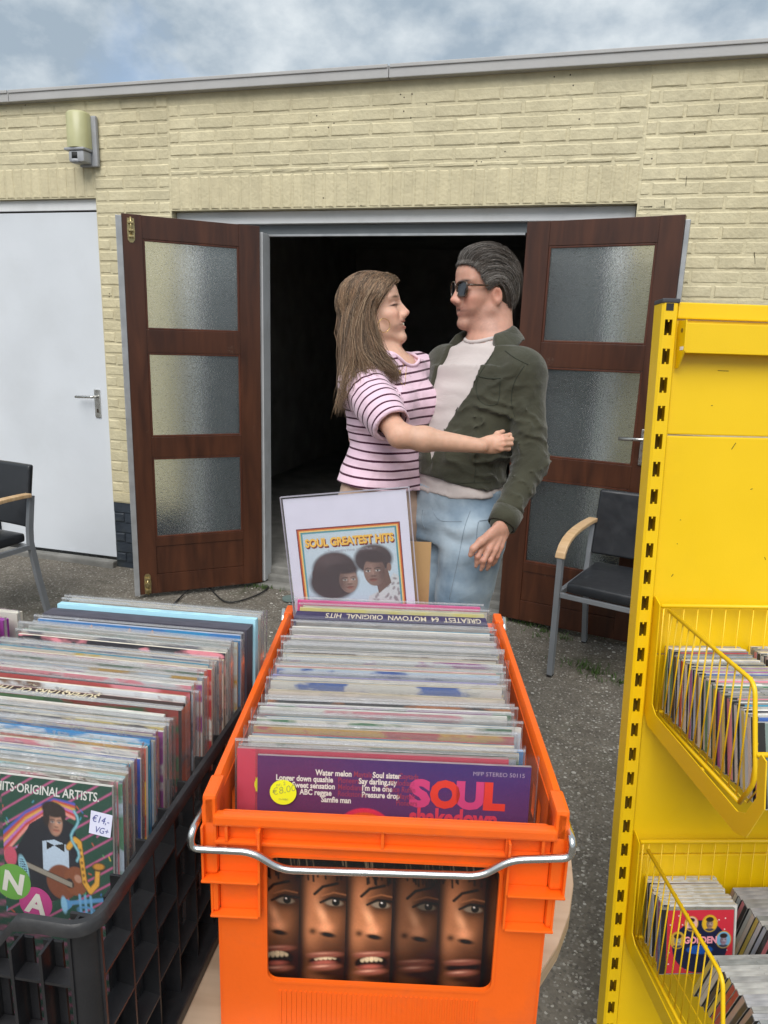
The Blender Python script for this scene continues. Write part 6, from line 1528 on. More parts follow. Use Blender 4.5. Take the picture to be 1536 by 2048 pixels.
def polygonise(prims, h, lo=None, hi=None, post=None, smooth=1, pad=0.02):
    """field of the prims on a grid -> vertices and quads"""
    U = [q for q in prims if q.op == 'u']
    lo = np.min([q.lo for q in U], 0) - pad if lo is None else np.asarray(lo, float); hi = np.max([q.hi for q in U], 0) + pad if hi is None else np.asarray(hi, float)
    n = np.ceil((hi - lo) / h).astype(int) + 1
    ax = [lo[i] + h * np.arange(n[i]) for i in range(3)]
    f = np.full(n, 9.0)
    for q in prims:
        i0 = np.clip(np.floor((q.lo - 2.2 * q.k - 3 * h - lo) / h).astype(int), 0, n - 1); i1 = np.clip(np.ceil((q.hi + 2.2 * q.k + 3 * h - lo) / h).astype(int) + 1, 1, n)
        if np.any(i1 <= i0): continue
        s = tuple(slice(a, b) for a, b in zip(i0, i1))
        P = np.stack(np.meshgrid(*[ax[i][i0[i]:i1[i]] for i in range(3)], indexing='ij'), -1)
        d = q.fn(P); f[s] = smin(f[s], d, q.k) if q.op == 'u' else smax(f[s], -d, q.k)
    if post is not None:
        near = np.abs(f) < 0.08
        idx = np.argwhere(near); P = lo + idx * h
        f[near] = post(P, f[near])
    f[0], f[-1], f[:, 0], f[:, -1], f[:, :, 0], f[:, :, -1] = 1, 1, 1, 1, 1, 1
    ins = f < 0
    c = [ins[a:n[0] - 1 + a, b:n[1] - 1 + b, d:n[2] - 1 + d] for a in (0, 1) for b in (0, 1) for d in (0, 1)]
    s = sum(x.astype(np.int8) for x in c); act = (s > 0) & (s < 8)
    idx = np.full(act.shape, -1, np.int64); idx[act] = np.arange(act.sum()); cells = np.argwhere(act)
    acc = np.zeros((len(cells), 3)); cnt = np.zeros(len(cells))
    cor = [(a, b, d) for a in (0, 1) for b in (0, 1) for d in (0, 1)]
    fv = {q: f[cells[:, 0] + q[0], cells[:, 1] + q[1], cells[:, 2] + q[2]] for q in cor}
    for q in cor:
        for axis in range(3):
            if q[axis] == 0:
                r = list(q); r[axis] = 1; r = tuple(r); a, b = fv[q], fv[r]; m = (a < 0) != (b < 0)
                t = np.where(m, a / np.where(m, a - b, 1), 0); p = np.array(q, float)[None] + np.zeros((len(cells), 3)); p[:, axis] = t
                acc[m] += p[m]; cnt[m] += 1
    V = lo + h * (cells + acc / cnt[:, None])
    Q = []
    for axis in range(3):
        o = [i for i in range(3) if i != axis]; sl0 = [slice(1, n[i] - 1) for i in range(3)]; sl0[axis] = slice(0, n[axis] - 1); sl1 = list(sl0); sl1[axis] = slice(1, n[axis])
        a, b = ins[tuple(sl0)], ins[tuple(sl1)]
        for flip, m in ((False, a & ~b), (True, ~a & b)):
            e = np.argwhere(m)
            if not len(e): continue
            e[:, o[0]] += 1; e[:, o[1]] += 1
            def cell(d0, d1): x = e.copy(); x[:, o[0]] += d0; x[:, o[1]] += d1; return idx[x[:, 0], x[:, 1], x[:, 2]]
            q = np.stack([cell(-1, -1), cell(0, -1), cell(0, 0), cell(-1, 0)], 1)
            if (axis == 1) != flip: q = q[:, ::-1]
            Q.append(q)
    F = np.concatenate(Q)
    for _ in range(smooth):
        S = np.zeros_like(V); N = np.zeros(len(V))
        for k in range(4):
            a, b = F[:, k], F[:, (k + 1) % 4]; np.add.at(S, a, V[b]); np.add.at(S, b, V[a]); np.add.at(N, a, 1); np.add.at(N, b, 1)
        V = 0.5 * V + 0.5 * S / N[:, None]
    return V, F
def drop_below(V, F, keep):
    """keep only faces whose corners all satisfy keep(V)"""
    k = keep(V); m = k[F].all(1); F = F[m]; used = np.unique(F); mp = np.full(len(V), -1); mp[used] = np.arange(len(used)); return V[used], mp[F]
def skin_material(name, sss=0.12):
    m = bpy.data.materials.new(name); N, L = nodes_of(m); b = N['Principled BSDF']
    a = N.new('ShaderNodeAttribute'); a.attribute_name = 'ink'; geo = N.new('ShaderNodeNewGeometry')
    n = N.new('ShaderNodeTexNoise'); n.inputs['Scale'].default_value = 55; n.inputs['Detail'].default_value = 5; L.new(geo.outputs['Position'], n.inputs['Vector'])
    r = N.new('ShaderNodeMapRange'); r.inputs['From Min'].default_value = 0.3; r.inputs['From Max'].default_value = 0.7; r.inputs['To Min'].default_value = 0.92; r.inputs['To Max'].default_value = 1.06; L.new(n.outputs['Fac'], r.inputs['Value'])
    sc = N.new('ShaderNodeVectorMath'); sc.operation = 'SCALE'; L.new(a.outputs['Color'], sc.inputs[0]); L.new(r.outputs['Result'], sc.inputs['Scale']); L.new(sc.outputs['Vector'], b.inputs['Base Color'])
    b.inputs['Roughness'].default_value = 0.48; b.inputs['Specular IOR Level'].default_value = 0.4
    b.inputs['Subsurface Weight'].default_value = sss; b.inputs['Subsurface Scale'].default_value = 0.006; b.inputs['Subsurface Radius'].default_value = (1.0, 0.35, 0.2)
    n2 = N.new('ShaderNodeTexNoise'); n2.inputs['Scale'].default_value = 900; L.new(geo.outputs['Position'], n2.inputs['Vector'])
    bp = N.new('ShaderNodeBump'); bp.inputs['Distance'].default_value = 0.0004; bp.inputs['Strength'].default_value = 0.5; L.new(n2.outputs['Fac'], bp.inputs['Height']); L.new(bp.outputs['Normal'], b.inputs['Normal'])
    return m
M['skin'] = skin_material('skin')
def hair_material(name):
    m = bpy.data.materials.new(name); N, L = nodes_of(m); b = N['Principled BSDF']
    a = N.new('ShaderNodeAttribute'); a.attribute_name = 'ink'; L.new(a.outputs['Color'], b.inputs['Base Color'])
    b.inputs['Roughness'].default_value = 0.42; b.inputs['Specular IOR Level'].default_value = 0.45
    return m
M['hair'] = hair_material('hair')
def cloth_material(name, col, var=0.10, weave=900, fold=0.004, fscale=(14, 14, 9), rough=0.85, fade=None, sheen=0.15):
    m = bpy.data.materials.new(name); N, L = nodes_of(m); b = N['Principled BSDF']; geo = N.new('ShaderNodeNewGeometry')
    mp = N.new('ShaderNodeMapping'); mp.inputs['Scale'].default_value = fscale; L.new(geo.outputs['Position'], mp.inputs['Vector'])
    n = N.new('ShaderNodeTexNoise'); n.inputs['Scale'].default_value = 1.0; n.inputs['Detail'].default_value = 4; n.inputs['Distortion'].default_value = 0.7; L.new(mp.outputs['Vector'], n.inputs['Vector'])
    n3 = N.new('ShaderNodeTexNoise'); n3.inputs['Scale'].default_value = 7; n3.inputs['Detail'].default_value = 6; L.new(geo.outputs['Position'], n3.inputs['Vector'])
    mx = N.new('ShaderNodeMix'); mx.data_type = 'RGBA'; mx.inputs['A'].default_value = (*[c * (1 - var) for c in col], 1); mx.inputs['B'].default_value = (*(fade or [min(1, c * (1 + var)) for c in col]), 1)
    r = N.new('ShaderNodeMapRange'); r.inputs['From Min'].default_value = 0.35; r.inputs['From Max'].default_value = 0.65; L.new(n3.outputs['Fac'], r.inputs['Value']); L.new(r.outputs['Result'], mx.inputs['Factor'])
    last = mx.outputs['Result']
    L.new(last, b.inputs['Base Color']); b.inputs['Roughness'].default_value = rough; b.inputs['Specular IOR Level'].default_value = 0.25; b.inputs['Sheen Weight'].default_value = sheen
    w = N.new('ShaderNodeTexNoise'); w.inputs['Scale'].default_value = weave; w.inputs['Detail'].default_value = 2; L.new(geo.outputs['Position'], w.inputs['Vector'])
    ma = N.new('ShaderNodeMath'); ma.operation = 'MULTIPLY_ADD'; ma.inputs[1].default_value = 0.05; L.new(w.outputs['Fac'], ma.inputs[0]); L.new(n.outputs['Fac'], ma.inputs[2])
    bp = N.new('ShaderNodeBump'); bp.inputs['Distance'].default_value = fold; bp.inputs['Strength'].default_value = 0.8; L.new(ma.outputs[0], bp.inputs['Height']); L.new(bp.outputs['Normal'], b.inputs['Normal'])
    return m, mx
def strand_mesh(name, paths, rad, cols, m, parent):
    """paths: n x k x 3; each a thin three sided tube that tapers to its tip"""
    P = np.asarray(paths, float); n, k, _ = P.shape; rad = np.broadcast_to(np.asarray(rad, float).reshape(-1, 1), (n, 1))
    T = np.gradient(P, axis=1); T /= np.linalg.norm(T, axis=2, keepdims=True) + 1e-12
    ref = np.array([0.31, 0.87, 0.39]); A = np.cross(T, ref); A /= np.linalg.norm(A, axis=2, keepdims=True) + 1e-12; B = np.cross(T, A)
    tp = np.interp(np.linspace(0, 1, k), [0, 0.75, 1], [1, 0.9, 0.15])[None, :, None]
    V = np.stack([P + (rad[:, :, None] * tp) * (math.cos(a) * A + math.sin(a) * B) for a in (0, 2.094, 4.189)], 2)       # n,k,3,3
    V = V.reshape(-1, 3); base = (np.arange(n)[:, None] * k + np.arange(k - 1)[None]) * 3
    F = np.concatenate([np.stack([base + j, base + (j + 1) % 3, base + 3 + (j + 1) % 3, base + 3 + j], -1).reshape(-1, 4) for j in range(3)])
    me = fast_mesh(name, V, F, m, True)
    C = np.asarray(cols, float); 
    if C.ndim == 2: C = np.repeat(C[:, None], k, 1)
    vcol(me, 'ink', np.repeat(C.reshape(n * k, 3), 3, 0))
    return link(name, me, parent)
def resample(P, k):
    """smooth curve through points"""
    P = np.asarray(P, float); n = len(P); t = np.linspace(0, n - 1, k); i = np.clip(t.astype(int), 0, n - 2); f = (t - i)[:, None]
    g = lambda j: P[np.clip(j, 0, n - 1)]
    p0, p1, p2, p3 = g(i - 1), g(i), g(i + 1), g(i + 2)
    return 0.5 * (2 * p1 + (p2 - p0) * f + (2 * p0 - 5 * p1 + 4 * p2 - p3) * f ** 2 + (3 * p1 - p0 - 3 * p2 + p3) * f ** 3)

class Head:
    """local axes: F to the nose, L to its left, U up"""
    def __init__(s, O, F, U, scale):
        s.O = np.asarray(O, float); s.F = unit(F); s.U = unit(U - s.F * (np.asarray(U) @ s.F)); s.L = np.cross(s.U, s.F); s.s = scale
        s.A = np.stack([s.F, s.L, s.U])
    def w(s, f, l, u): return s.O + s.s * (f * s.F + l * s.L + u * s.U)
    def loc(s, P): return ((P - s.O) @ s.A.T) / s.s
def head_prims(H, male):
    s = H.s; E = lambda c, r, k=0.012, op='u', ax=None: ellipsoid(H.w(*c), H.A if ax is None else ax, np.array(r) * s, k * s, op)
    Cn = lambda a, b, ra, rb, k=0.008, op='u': rcone(H.w(*a), H.w(*b), ra * s, rb * s, k * s, op)
    def rotL(a):     # head axes turned about L
        c, n = math.cos(a), math.sin(a); return np.stack([H.F * c + H.U * n, H.L, -H.F * n + H.U * c])
    q = [E((-0.015, 0, 0.038), (0.100, 0.076, 0.090)),
         E((0.028, 0, -0.030), (0.060, 0.058, 0.085), 0.03),
         E((0.050, 0, 0.052), (0.046, 0.056, 0.050), 0.03)]
    jw = 0.056 if male else 0.050; ch = 0.020 if male else 0.016
    for sd in (-1, 1):
        q += [Cn((0.070, 0.010 * sd, -0.106), (0.000, jw * sd, -0.066), 0.017, 0.017, 0.022), Cn((0.000, jw * sd, -0.066), (-0.008, 0.060 * sd, -0.010), 0.016, 0.014, 0.022),
              E((0.058, 0.041 * sd, -0.026), (0.028, 0.021, 0.021), 0.020), E((0.062, 0.034 * sd, -0.056), (0.020, 0.020, 0.020), 0.02)]
    q += [E((0.076, 0, -0.106), (ch, 0.021, ch * 0.9), 0.016)]
    # brow, sockets, eyes
    for sd in (-1, 1):
        q += [Cn((0.089, 0.010 * sd, 0.026), (0.070, 0.048 * sd, 0.030), 0.008, 0.009, 0.014),
              E((0.097, 0.033 * sd, 0.004), (0.016, 0.018, 0.012), 0.012, 's'),
              E((0.0725, 0.032 * sd, 0.004), (0.0135, 0.0135, 0.0125), 0.005),
              Cn((0.0855, 0.020 * sd, 0.0095), (0.0755, 0.046 * sd, 0.006), 0.0035, 0.0035, 0.006)]
    nb = 0.014 if male else 0.011
    q += [Cn((0.090, 0, 0.016), (0.111, 0, -0.026), 0.0075, 0.0095, 0.010), E((0.1115, 0, -0.030), (nb * 0.95, nb * 0.85, 0.0095), 0.006),
          E((0.101, 0.0125, -0.0355), (0.012, 0.0075, 0.0085), 0.006), E((0.101, -0.0125, -0.0355), (0.012, 0.0075, 0.0085), 0.006), E((0.088, 0, -0.036), (0.016, 0.016, 0.012), 0.012), Cn((0.080, 0, 0.014), (0.090, 0, -0.030), 0.0125, 0.0165, 0.012),
          E((0.079, 0, -0.064), (0.0175, 0.032, 0.026), 0.014)]
    # smiling mouth: lips sweep up and back to the corners
    for sd in (-1, 1):
        q += [Cn((0.0965, 0.0, -0.0560), (0.079, 0.034 * sd, -0.0500), 0.0046, 0.0026, 0.004), Cn((0.0945, 0.0, -0.0755), (0.079, 0.033 * sd, -0.0530), 0.0052, 0.0026, 0.004)]
    for sd in (-1, 1):
        q += [Cn((0.0990, 0, -0.0655), (0.0775, 0.034 * sd, -0.0515), 0.0066 if not male else 0.0036, 0.0026 if not male else 0.0016, 0.002, 's')]
    # ears
    for sd in (-1, 1):
        ax = rotL(-0.12); ex = np.stack([ax[0] * 0.94 + H.L * sd * (-0.34), H.L * 0.94 + ax[0] * 0.34 * sd, ax[2]])
        q += [E((-0.008, 0.079 * sd, -0.020), (0.0180, 0.0072, 0.031), 0.005, 'u', ex), E((-0.004, 0.0875 * sd, -0.016), (0.0105, 0.0085, 0.0195), 0.003, 's', ex)]
    return q
def head_colours(H, V, skin, male):
    q = H.loc(V); f, l, u = q[:, 0], np.abs(q[:, 1]), q[:, 2]
    C = np.repeat(np.array(skin)[None], len(V), 0)
    g = lambda cf, cl, cu, rf, rl, ru: np.exp(-((f - cf) / rf) ** 2 - ((l - cl) / rl) ** 2 - ((u - cu) / ru) ** 2)[:, None]
    mix = lambda C, w, c: C * (1 - np.clip(w, 0, 1)) + np.clip(w, 0, 1) * np.array(c)
    sk = np.array(skin)
    C = mix(C, 0.45 * g(0.07, 0.042, -0.030, 0.03, 0.025, 0.025), sk * (1.05, 0.70, 0.66))
    C = mix(C, 0.5 * g(0.112, 0, -0.030, 0.016, 0.016, 0.016), sk * (1.05, 0.68, 0.64))
    C = mix(C, 0.5 * g(-0.005, 0.085, -0.005, 0.025, 0.015, 0.035), sk * (1.02, 0.66, 0.60))
    lip = np.clip(1.6 * g(0.094, 0, -0.0563, 0.014, 0.030, 0.0046) + 1.6 * g(0.092, 0, -0.0755, 0.014, 0.026, 0.0056), 0, 1)
    C = mix(C, lip * (0.75 if not male else 0.55), (0.42, 0.14, 0.12) if not male else (0.38, 0.15, 0.12))
    C = mix(C, 2.0 * g(0.080, 0.030, 0.030 if not male else 0.030, 0.02, 0.020, 0.0042), (0.14, 0.085, 0.055) if not male else (0.05, 0.036, 0.03))
    C = mix(C, 1.2 * g(0.086, 0, -0.0645, 0.016, 0.036, 0.0036), (0.10, 0.03, 0.028))
    if not male:   # lashes of a nearly closed, smiling eye
        C = mix(C, 2.4 * g(0.082, 0.036, 0.0035 , 0.02, 0.019, 0.0028), (0.03, 0.017, 0.014))
        C = mix(C, 0.35 * g(0.082, 0.034, 0.014, 0.02, 0.018, 0.007), sk * (0.7, 0.5, 0.48))
    else:          # stubble and sideburns
        st = np.clip((-0.040 - u) / 0.02, 0, 1) * np.clip((f + 0.03) / 0.03, 0, 1) * np.clip((u + 0.145) / 0.02, 0, 1); st = st * (1 - 0.7 * g(0.07, 0.045, -0.03, 0.03, 0.03, 0.022)[:, 0])
        nz = 0.75 + 0.35 * vnoise(V, 0.004, 3)
        C = mix(C, (0.42 * st * nz)[:, None], sk * (0.42, 0.45, 0.48))
        C = mix(C, 0.5 * g(0.094, 0, -0.046, 0.02, 0.03, 0.007), sk * (0.5, 0.52, 0.55))
    return C
def hand_prims(W, palm_dir, palm_n, side, fingers, thumb, L=0.095, r=0.0085, w=0.040):
    """palm from the wrist W; fingers: list of joint lists (world points)"""
    pd, pn = unit(palm_dir), unit(palm_n); ps = unit(np.cross(pn, pd)); c = W + pd * L * 0.52
    q = [ellipsoid(c, np.stack([pd, ps, pn]), (L * 0.62, w, 0.0155), 0.012)]
    for fg in fingers:
        for i in range(len(fg) - 1): q.append(rcone(fg[i], fg[i + 1], r * (1.08 - 0.10 * i), r * (1.0 - 0.12 * (i + 1)), 0.004))
    for i in range(len(thumb) - 1): q.append(rcone(thumb[i], thumb[i + 1], r * (1.35 - 0.2 * i), r * (1.15 - 0.2 * i), 0.008))
    return q

def teeth_mesh(H, off, r0, r1, m, root):
    q = [rcone(H.w(0.0900, 0, -0.0635), H.w(0.0725, 0.030 * sd, -0.0520), r0 * H.s, r1 * H.s, 0.002) for sd in (-1, 1)]
    V, F = polygonise(q, 0.0016); return link('teeth', fast_mesh('teeth', V - off, F, m, True), root)
def neck_ring(prims, C, R, off, m, root, r=0.0055, shift=0.0):
    """band where a garment meets the sphere cut out for the neck"""
    a = np.linspace(0, 2 * math.pi, 49)[:-1]; hz = np.stack([np.cos(a), np.sin(a), 0 * a], 1); lo = np.full(48, -1.5); hi = np.full(48, 0.9)
    for _ in range(24):
        mid = (lo + hi) / 2; P = C + R * (np.cos(mid)[:, None] * hz + np.sin(mid)[:, None] * UP); ins = evaluate(prims, P) < 0
        lo = np.where(ins, mid, lo); hi = np.where(ins, hi, mid)
    th = lo
    for _ in range(3): th = (np.roll(th, 1) + 2 * th + np.roll(th, -1)) / 4
    P = C + R * (np.cos(th)[:, None] * hz + np.sin(th)[:, None] * UP)
    return MB().tube([p - off for p in P], r, 8, closed=True).build('neckband', m, root, True)
def push_out(paths, H, prims, r_, gap=(0.001, 0.007)):
    """keep hair strands outside the skull"""
    P = np.array(paths); sh = P.shape; Q = P.reshape(-1, 3).copy(); lim = np.repeat(r_.uniform(gap[0], gap[1], sh[0]), sh[1])
    c = H.w(-0.01, 0, 0.02)
    near = np.linalg.norm(Q - c, axis=1) < 0.16
    for _ in range(6):
        d = evaluate(prims, Q[near]); v = Q[near] - c; v /= np.linalg.norm(v, axis=1)[:, None]; Q[near] += v * np.clip(lim[near] - d, 0, 0.02)[:, None]
    return Q.reshape(sh)
# ================================================================== the man
def build_man():
    root = thing('person', 'man in an olive overshirt, pale tee, light blue jeans and dark sunglasses', 'person', tuple(at(915, 1010, 2.36) * np.array([1, 1, 0])))
    bpy.context.view_layer.update(); off = np.array(root.location)
    al = math.radians(38); Fm = -math.cos(al) * RH - math.sin(al) * FH; Lm = np.cross(UP, Fm)
    SK = (0.53, 0.285, 0.21)
    H = Head(at(968, 581, 2.34), -math.cos(math.radians(20)) * RH - math.sin(math.radians(20)) * FH - 0.06 * UP, UP + 0.04 * RH, 0.965)
    pel = at(914, 1015, 2.37); waist = at(919, 925, 2.36); chest = at(950, 815, 2.36); top = at(970, 728, 2.36); nb = at(980, 685, 2.36); hb = H.w(-0.028, 0, -0.075)
    sl, sr = at(1043, 748, 2.235), at(893, 737, 2.475)
    el, wl = at(1062, 925, 2.21), at(1003, 1052, 2.13)
    er, wr = at(800, 838, 2.62), at(722, 872, 2.47)
    torso = lambda g=0.0: [(pel - 0.06 * UP, Lm, 0.160 + g, 0.110 + g), (pel + 0.04 * UP, Lm, 0.158 + g, 0.114 + g), (waist, Lm, 0.144 + g, 0.108 + g), ((waist + chest) / 2, Lm, 0.160 + g, 0.114 + g), (chest, Lm, 0.182 + g, 0.122 + g), ((chest + top) / 2 + 0.01 * UP, Lm, 0.185 + g, 0.112 + g), (top, Lm, 0.150 + g, 0.080 + g), (nb, Lm, 0.075 + g, 0.062 + g)]
    hl, hr = pel + Lm * 0.085 - 0.05 * UP, pel - Lm * 0.085 - 0.05 * UP
    footl = np.array([*(pel + Lm * 0.10 + Fm * 0.05)[:2], 0.09]); footr = np.array([*(pel - Lm * 0.10 - Fm * 0.02 - RH * 0.02)[:2], 0.09])
    kl, kr = (hl + footl) / 2 + Fm * 0.035 + 0.03 * UP, (hr + footr) / 2 + Fm * 0.03 + 0.03 * UP
    legs = lambda g: [rcone(hl, kl, 0.098 + g, 0.066 + g, 0.03), rcone(kl, footl, 0.064 + g, 0.050 + g, 0.02), rcone(hr, kr, 0.098 + g, 0.066 + g, 0.03), rcone(kr, footr, 0.064 + g, 0.050 + g, 0.02)]
    # --- body, one mesh
    neck = [rcone(nb - 0.02 * UP, hb, 0.067, 0.058, 0.025), rcone(top, nb + 0.02 * UP, 0.085, 0.062, 0.03), rcone(nb + Lm * 0.02, sl + 0.01 * UP, 0.045, 0.05, 0.03), rcone(nb - Lm * 0.02, sr + 0.01 * UP, 0.045, 0.05, 0.03), rcone(H.w(-0.045, 0, -0.03), nb - 0.01 * UP - Fm * 0.02, 0.05, 0.055, 0.03)]
    hd = unit(at(968, 1122, 2.08) - wl); hn = unit(np.cross(hd, FH) * -1 + 0.0 * UP); hn = unit(-FH * 0.75 + RH * 0.66 - 0.1 * UP)
    K = [at(x, y, z) for x, y, z in ((966, 1092, 2.080), (978, 1099, 2.082), (990, 1100, 2.092), (1001, 1094, 2.108))]
    M1 = [at(x, y, z) for x, y, z in ((955, 1113, 2.072), (967, 1121, 2.076), (980, 1121, 2.088), (993, 1113, 2.106))]
    TP = [at(x, y, z) for x, y, z in ((952, 1133, 2.085), (962, 1140, 2.092), (974, 1139, 2.105), (985, 1130, 2.122))]
    lh = hand_prims(wl, hd, hn, 1, [[wl + hd * 0.05 + (K[i] - wl - hd * 0.09) * 0.8, K[i], M1[i], (M1[i] * 0.45 + TP[i] * 0.55) + Fm * -0.002, TP[i]] for i in range(4)], [at(986, 1064, 2.10), at(962, 1083, 2.065), at(947, 1097, 2.06), at(941, 1110, 2.065)], r=0.0105, w=0.045)
    rf = [[at(740, y0, 2.475), at(714, y1, 2.455), at(704, y1 + 1, 2.425), at(705, y1 + 3, 2.400)] for y0, y1 in ((864, 863), (872, 872), (879, 881), (886, 890))]
    rh = hand_prims(at(760, 868, 2.50), unit(at(720, 876, 2.46) - at(760, 868, 2.50)), FH, -1, rf, [at(758, 856, 2.49), at(740, 848, 2.47)], r=0.0088)
    body = [loft(torso(-0.012), 0.03)] + legs(-0.012) + neck + [rcone(sl, el, 0.052, 0.042, 0.03), rcone(el, wl, 0.042, 0.029, 0.02), rcone(sr, er, 0.05, 0.042, 0.03), rcone(er, wr + 0.02 * RH, 0.04, 0.028, 0.02)]
    hp = head_prims(H, True)
    V1, F1 = polygonise(hp + neck, 0.0036, lo=H.O - np.array([0.165, 0.165, 0.24]), hi=H.O + 0.165, smooth=1)
    cut = nb[2] + 0.012
    V1, F1 = drop_below(V1, F1, lambda v: v[:, 2] > cut - 0.03)
    fine = lh + [rcone(el, wl, 0.042, 0.029, 0.02)]
    V2, F2 = polygonise(fine, 0.0035, lo=wl - 0.17, hi=wl + 0.11, smooth=1); V2, F2 = drop_below(V2, F2, lambda v: (v - wl) @ hd > -0.06)
    V3, F3 = polygonise(rh, 0.0035, smooth=1)
    V4, F4 = polygonise(body, 0.010, smooth=1); V4, F4 = drop_below(V4, F4, lambda v: v[:, 2] < cut)
    C1 = head_colours(H, V1, SK, True)
    n3 = np.concatenate([np.repeat(np.array([SK]) * 0.96, len(v), 0) for v in (V2, V3, V4)])
    C2 = n3[:len(V2)].copy(); kn = np.min([np.linalg.norm(V2 - k, axis=1) for k in K + M1], 0)[:, None]; C2 = C2 * (1 - 0.25 * np.exp(-(kn / 0.010) ** 2) * np.array([[0.1, 0.8, 0.8]])); n3[:len(V2)] = C2
    V = np.concatenate([V1, V2, V3, V4]); o = np.cumsum([0, len(V1), len(V2), len(V3)]); F = np.concatenate([F1, F2 + o[1], F3 + o[2], F4 + o[3]])
    me = fast_mesh('body', V - off, F, M['skin'], True); vcol(me, 'ink', np.concatenate([C1, n3])); link('body', me, root)
    tm = mat('teeth', (0.66, 0.62, 0.54), 0.25, var=0.05)
    teeth_mesh(H, off, 0.0046, 0.0026, tm, root)
    # --- tee
    tee_m, _ = cloth_material('pale_tee_cotton', (0.50, 0.445, 0.43), 0.05, fold=0.006, fscale=(7, 7, 16))
    def tee_post(P, f):
        h = P[:, 2]
        f = f + 0.0035 * vnoise(P * np.array([0.5, 0.5, 1.6]), 0.05, 2) + 0.002 * np.sin(h * 130 + 3 * vnoise(P, 0.08, 5)) * np.clip((chest[2] + 0.12 - h) / 0.2, 0, 1)
        f = smax(f, (pel[2] + 0.058) - h + 0.004 * vnoise(P, 0.05, 9), 0.004)                     # hem
        ring = np.linalg.norm((P - (nb + 0.020 * UP + Fm * 0.012)) * np.array([1, 1, 1.0]), axis=1)
        return smax(f, 0.072 - ring, 0.004)
    V, F = polygonise([loft(torso(0.006), 0.02)] + [rcone(top, sl, 0.075, 0.062, 0.03), rcone(top, sr, 0.075, 0.062, 0.03)], 0.008, post=tee_post, smooth=1)
    link('tee_shirt', fast_mesh('tee_shirt', V - off, F, tee_m, True), root)
    # ribbed neckband
    neck_ring([loft(torso(0.006), 0.02), rcone(top, sl, 0.075, 0.062, 0.03), rcone(top, sr, 0.075, 0.062, 0.03)], nb + 0.020 * UP + Fm * 0.012, 0.074, off, tee_m, root, 0.0065)
    # --- jacket
    ja_m, _ = cloth_material('olive_cotton', (0.040, 0.040, 0.025), 0.16, fold=0.014, fscale=(10, 10, 13), rough=0.8, sheen=0.25)
    cuff = wl + unit(el - wl) * 0.015
    def jfold(P):
        ua_, uf_ = unit(el - sl), unit(wl - el)
        def creases(c, rad, d, freq, amp, seed):
            w = np.exp(-(np.linalg.norm(P - c, axis=1) / rad) ** 2); ph = ((P - c) @ unit(d)) * freq + 3.2 * vnoise(P, 0.075, seed) + 1.2 * vnoise(P, 0.03, seed + 1)
            return amp * w * (np.abs(np.sin(ph)) ** 0.7 * 2 - 1) * (0.55 + 0.45 * vnoise(P, 0.05, seed + 2))
        a = creases(el - ua_ * 0.02, 0.10, ua_ + 0.35 * uf_ + 0.3 * RH, 85, 0.0140, 1) + creases((el + wl) / 2, 0.10, uf_ + 0.25 * UP, 80, 0.0115, 21)
        a = a + creases(at(1000, 880, 2.20), 0.16, 0.45 * RH + UP, 52, 0.0135, 31) + creases(at(1015, 800, 2.24), 0.10, RH - 0.6 * UP, 55, 0.0105, 41) + creases(at(905, 890, 2.28), 0.12, 0.7 * RH + UP, 45, 0.0100, 51)
        return np.minimum(a + 0.004 * vnoise(P, 0.09, 12) + 0.0015 * vnoise(P, 0.035, 13), 0.005)
    cf = lambda h: chest + (waist - chest) * ((chest[2] - h) / (chest[2] - waist[2]))[:, None]
    jt = [loft(torso(0.018), 0.02), rcone(top + Lm * 0.02, sl, 0.082, 0.072, 0.035), rcone(top - Lm * 0.02, sr, 0.082, 0.072, 0.035)]
    jarm = [rcone(sl, el, 0.070, 0.054, 0.03), rcone(el, cuff, 0.054, 0.041, 0.03), rcone(sr, er, 0.072, 0.056, 0.03), rcone(er, wr + 0.05 * RH, 0.056, 0.044, 0.03)]
    jp = jt + jarm
    def jacket_post(P, f):
        h = P[:, 2]; ft = evaluate(jt, P); fa = evaluate(jarm, P); fo = jfold(P)
        ft = smax(ft + fo, (pel[2] + 0.100) - h + 0.006 * vnoise(P * np.array([1, 1, 0.2]), 0.09, 7) - 0.012 * np.clip((P - pel) @ RH / 0.1, -1, 1), 0.004)
        c = cf(h); lat = (P - c) @ Lm; fr = (P - c) @ Fm
        w_n = np.interp(h, [waist[2] + 0.02, chest[2] - 0.04, chest[2] + 0.06, top[2] + 0.06], [0.0, 0.030, 0.088, 0.098])
        w_f = np.interp(h, [waist[2] - 0.02, waist[2] + 0.03, chest[2] - 0.03, chest[2] + 0.05, top[2] + 0.06], [-0.02, 0.02, 0.085, 0.10, 0.10])
        op = np.maximum(np.maximum(lat - w_n, -lat - w_f), 0.02 - fr)
        ft = smax(ft, -op, 0.003)
        ring = np.linalg.norm(P - (nb + 0.03 * UP), axis=1); ft = smax(ft, 0.080 - ring, 0.004)
        k = np.interp(h, [chest[2] - 0.06, chest[2] + 0.05], [0.004, 0.035])
        hh = np.clip(0.5 + 0.5 * (fa + fo - ft) / k, 0, 1); return fa + fo + (ft - fa - fo) * hh - k * hh * (1 - hh)
    hollow = rcone(cuff, wl - unit(el - wl) * 0.03, 0.036, 0.036, 0.003, 's')
    V, F = polygonise(jp + [hollow], 0.0055, post=jacket_post, smooth=1)
    link('jacket', fast_mesh('jacket', V - off, F, ja_m, True), root)
    # cuff band
    ud = unit(wl - el); s1 = unit(np.cross(ud, UP)); s2 = np.cross(ud, s1)
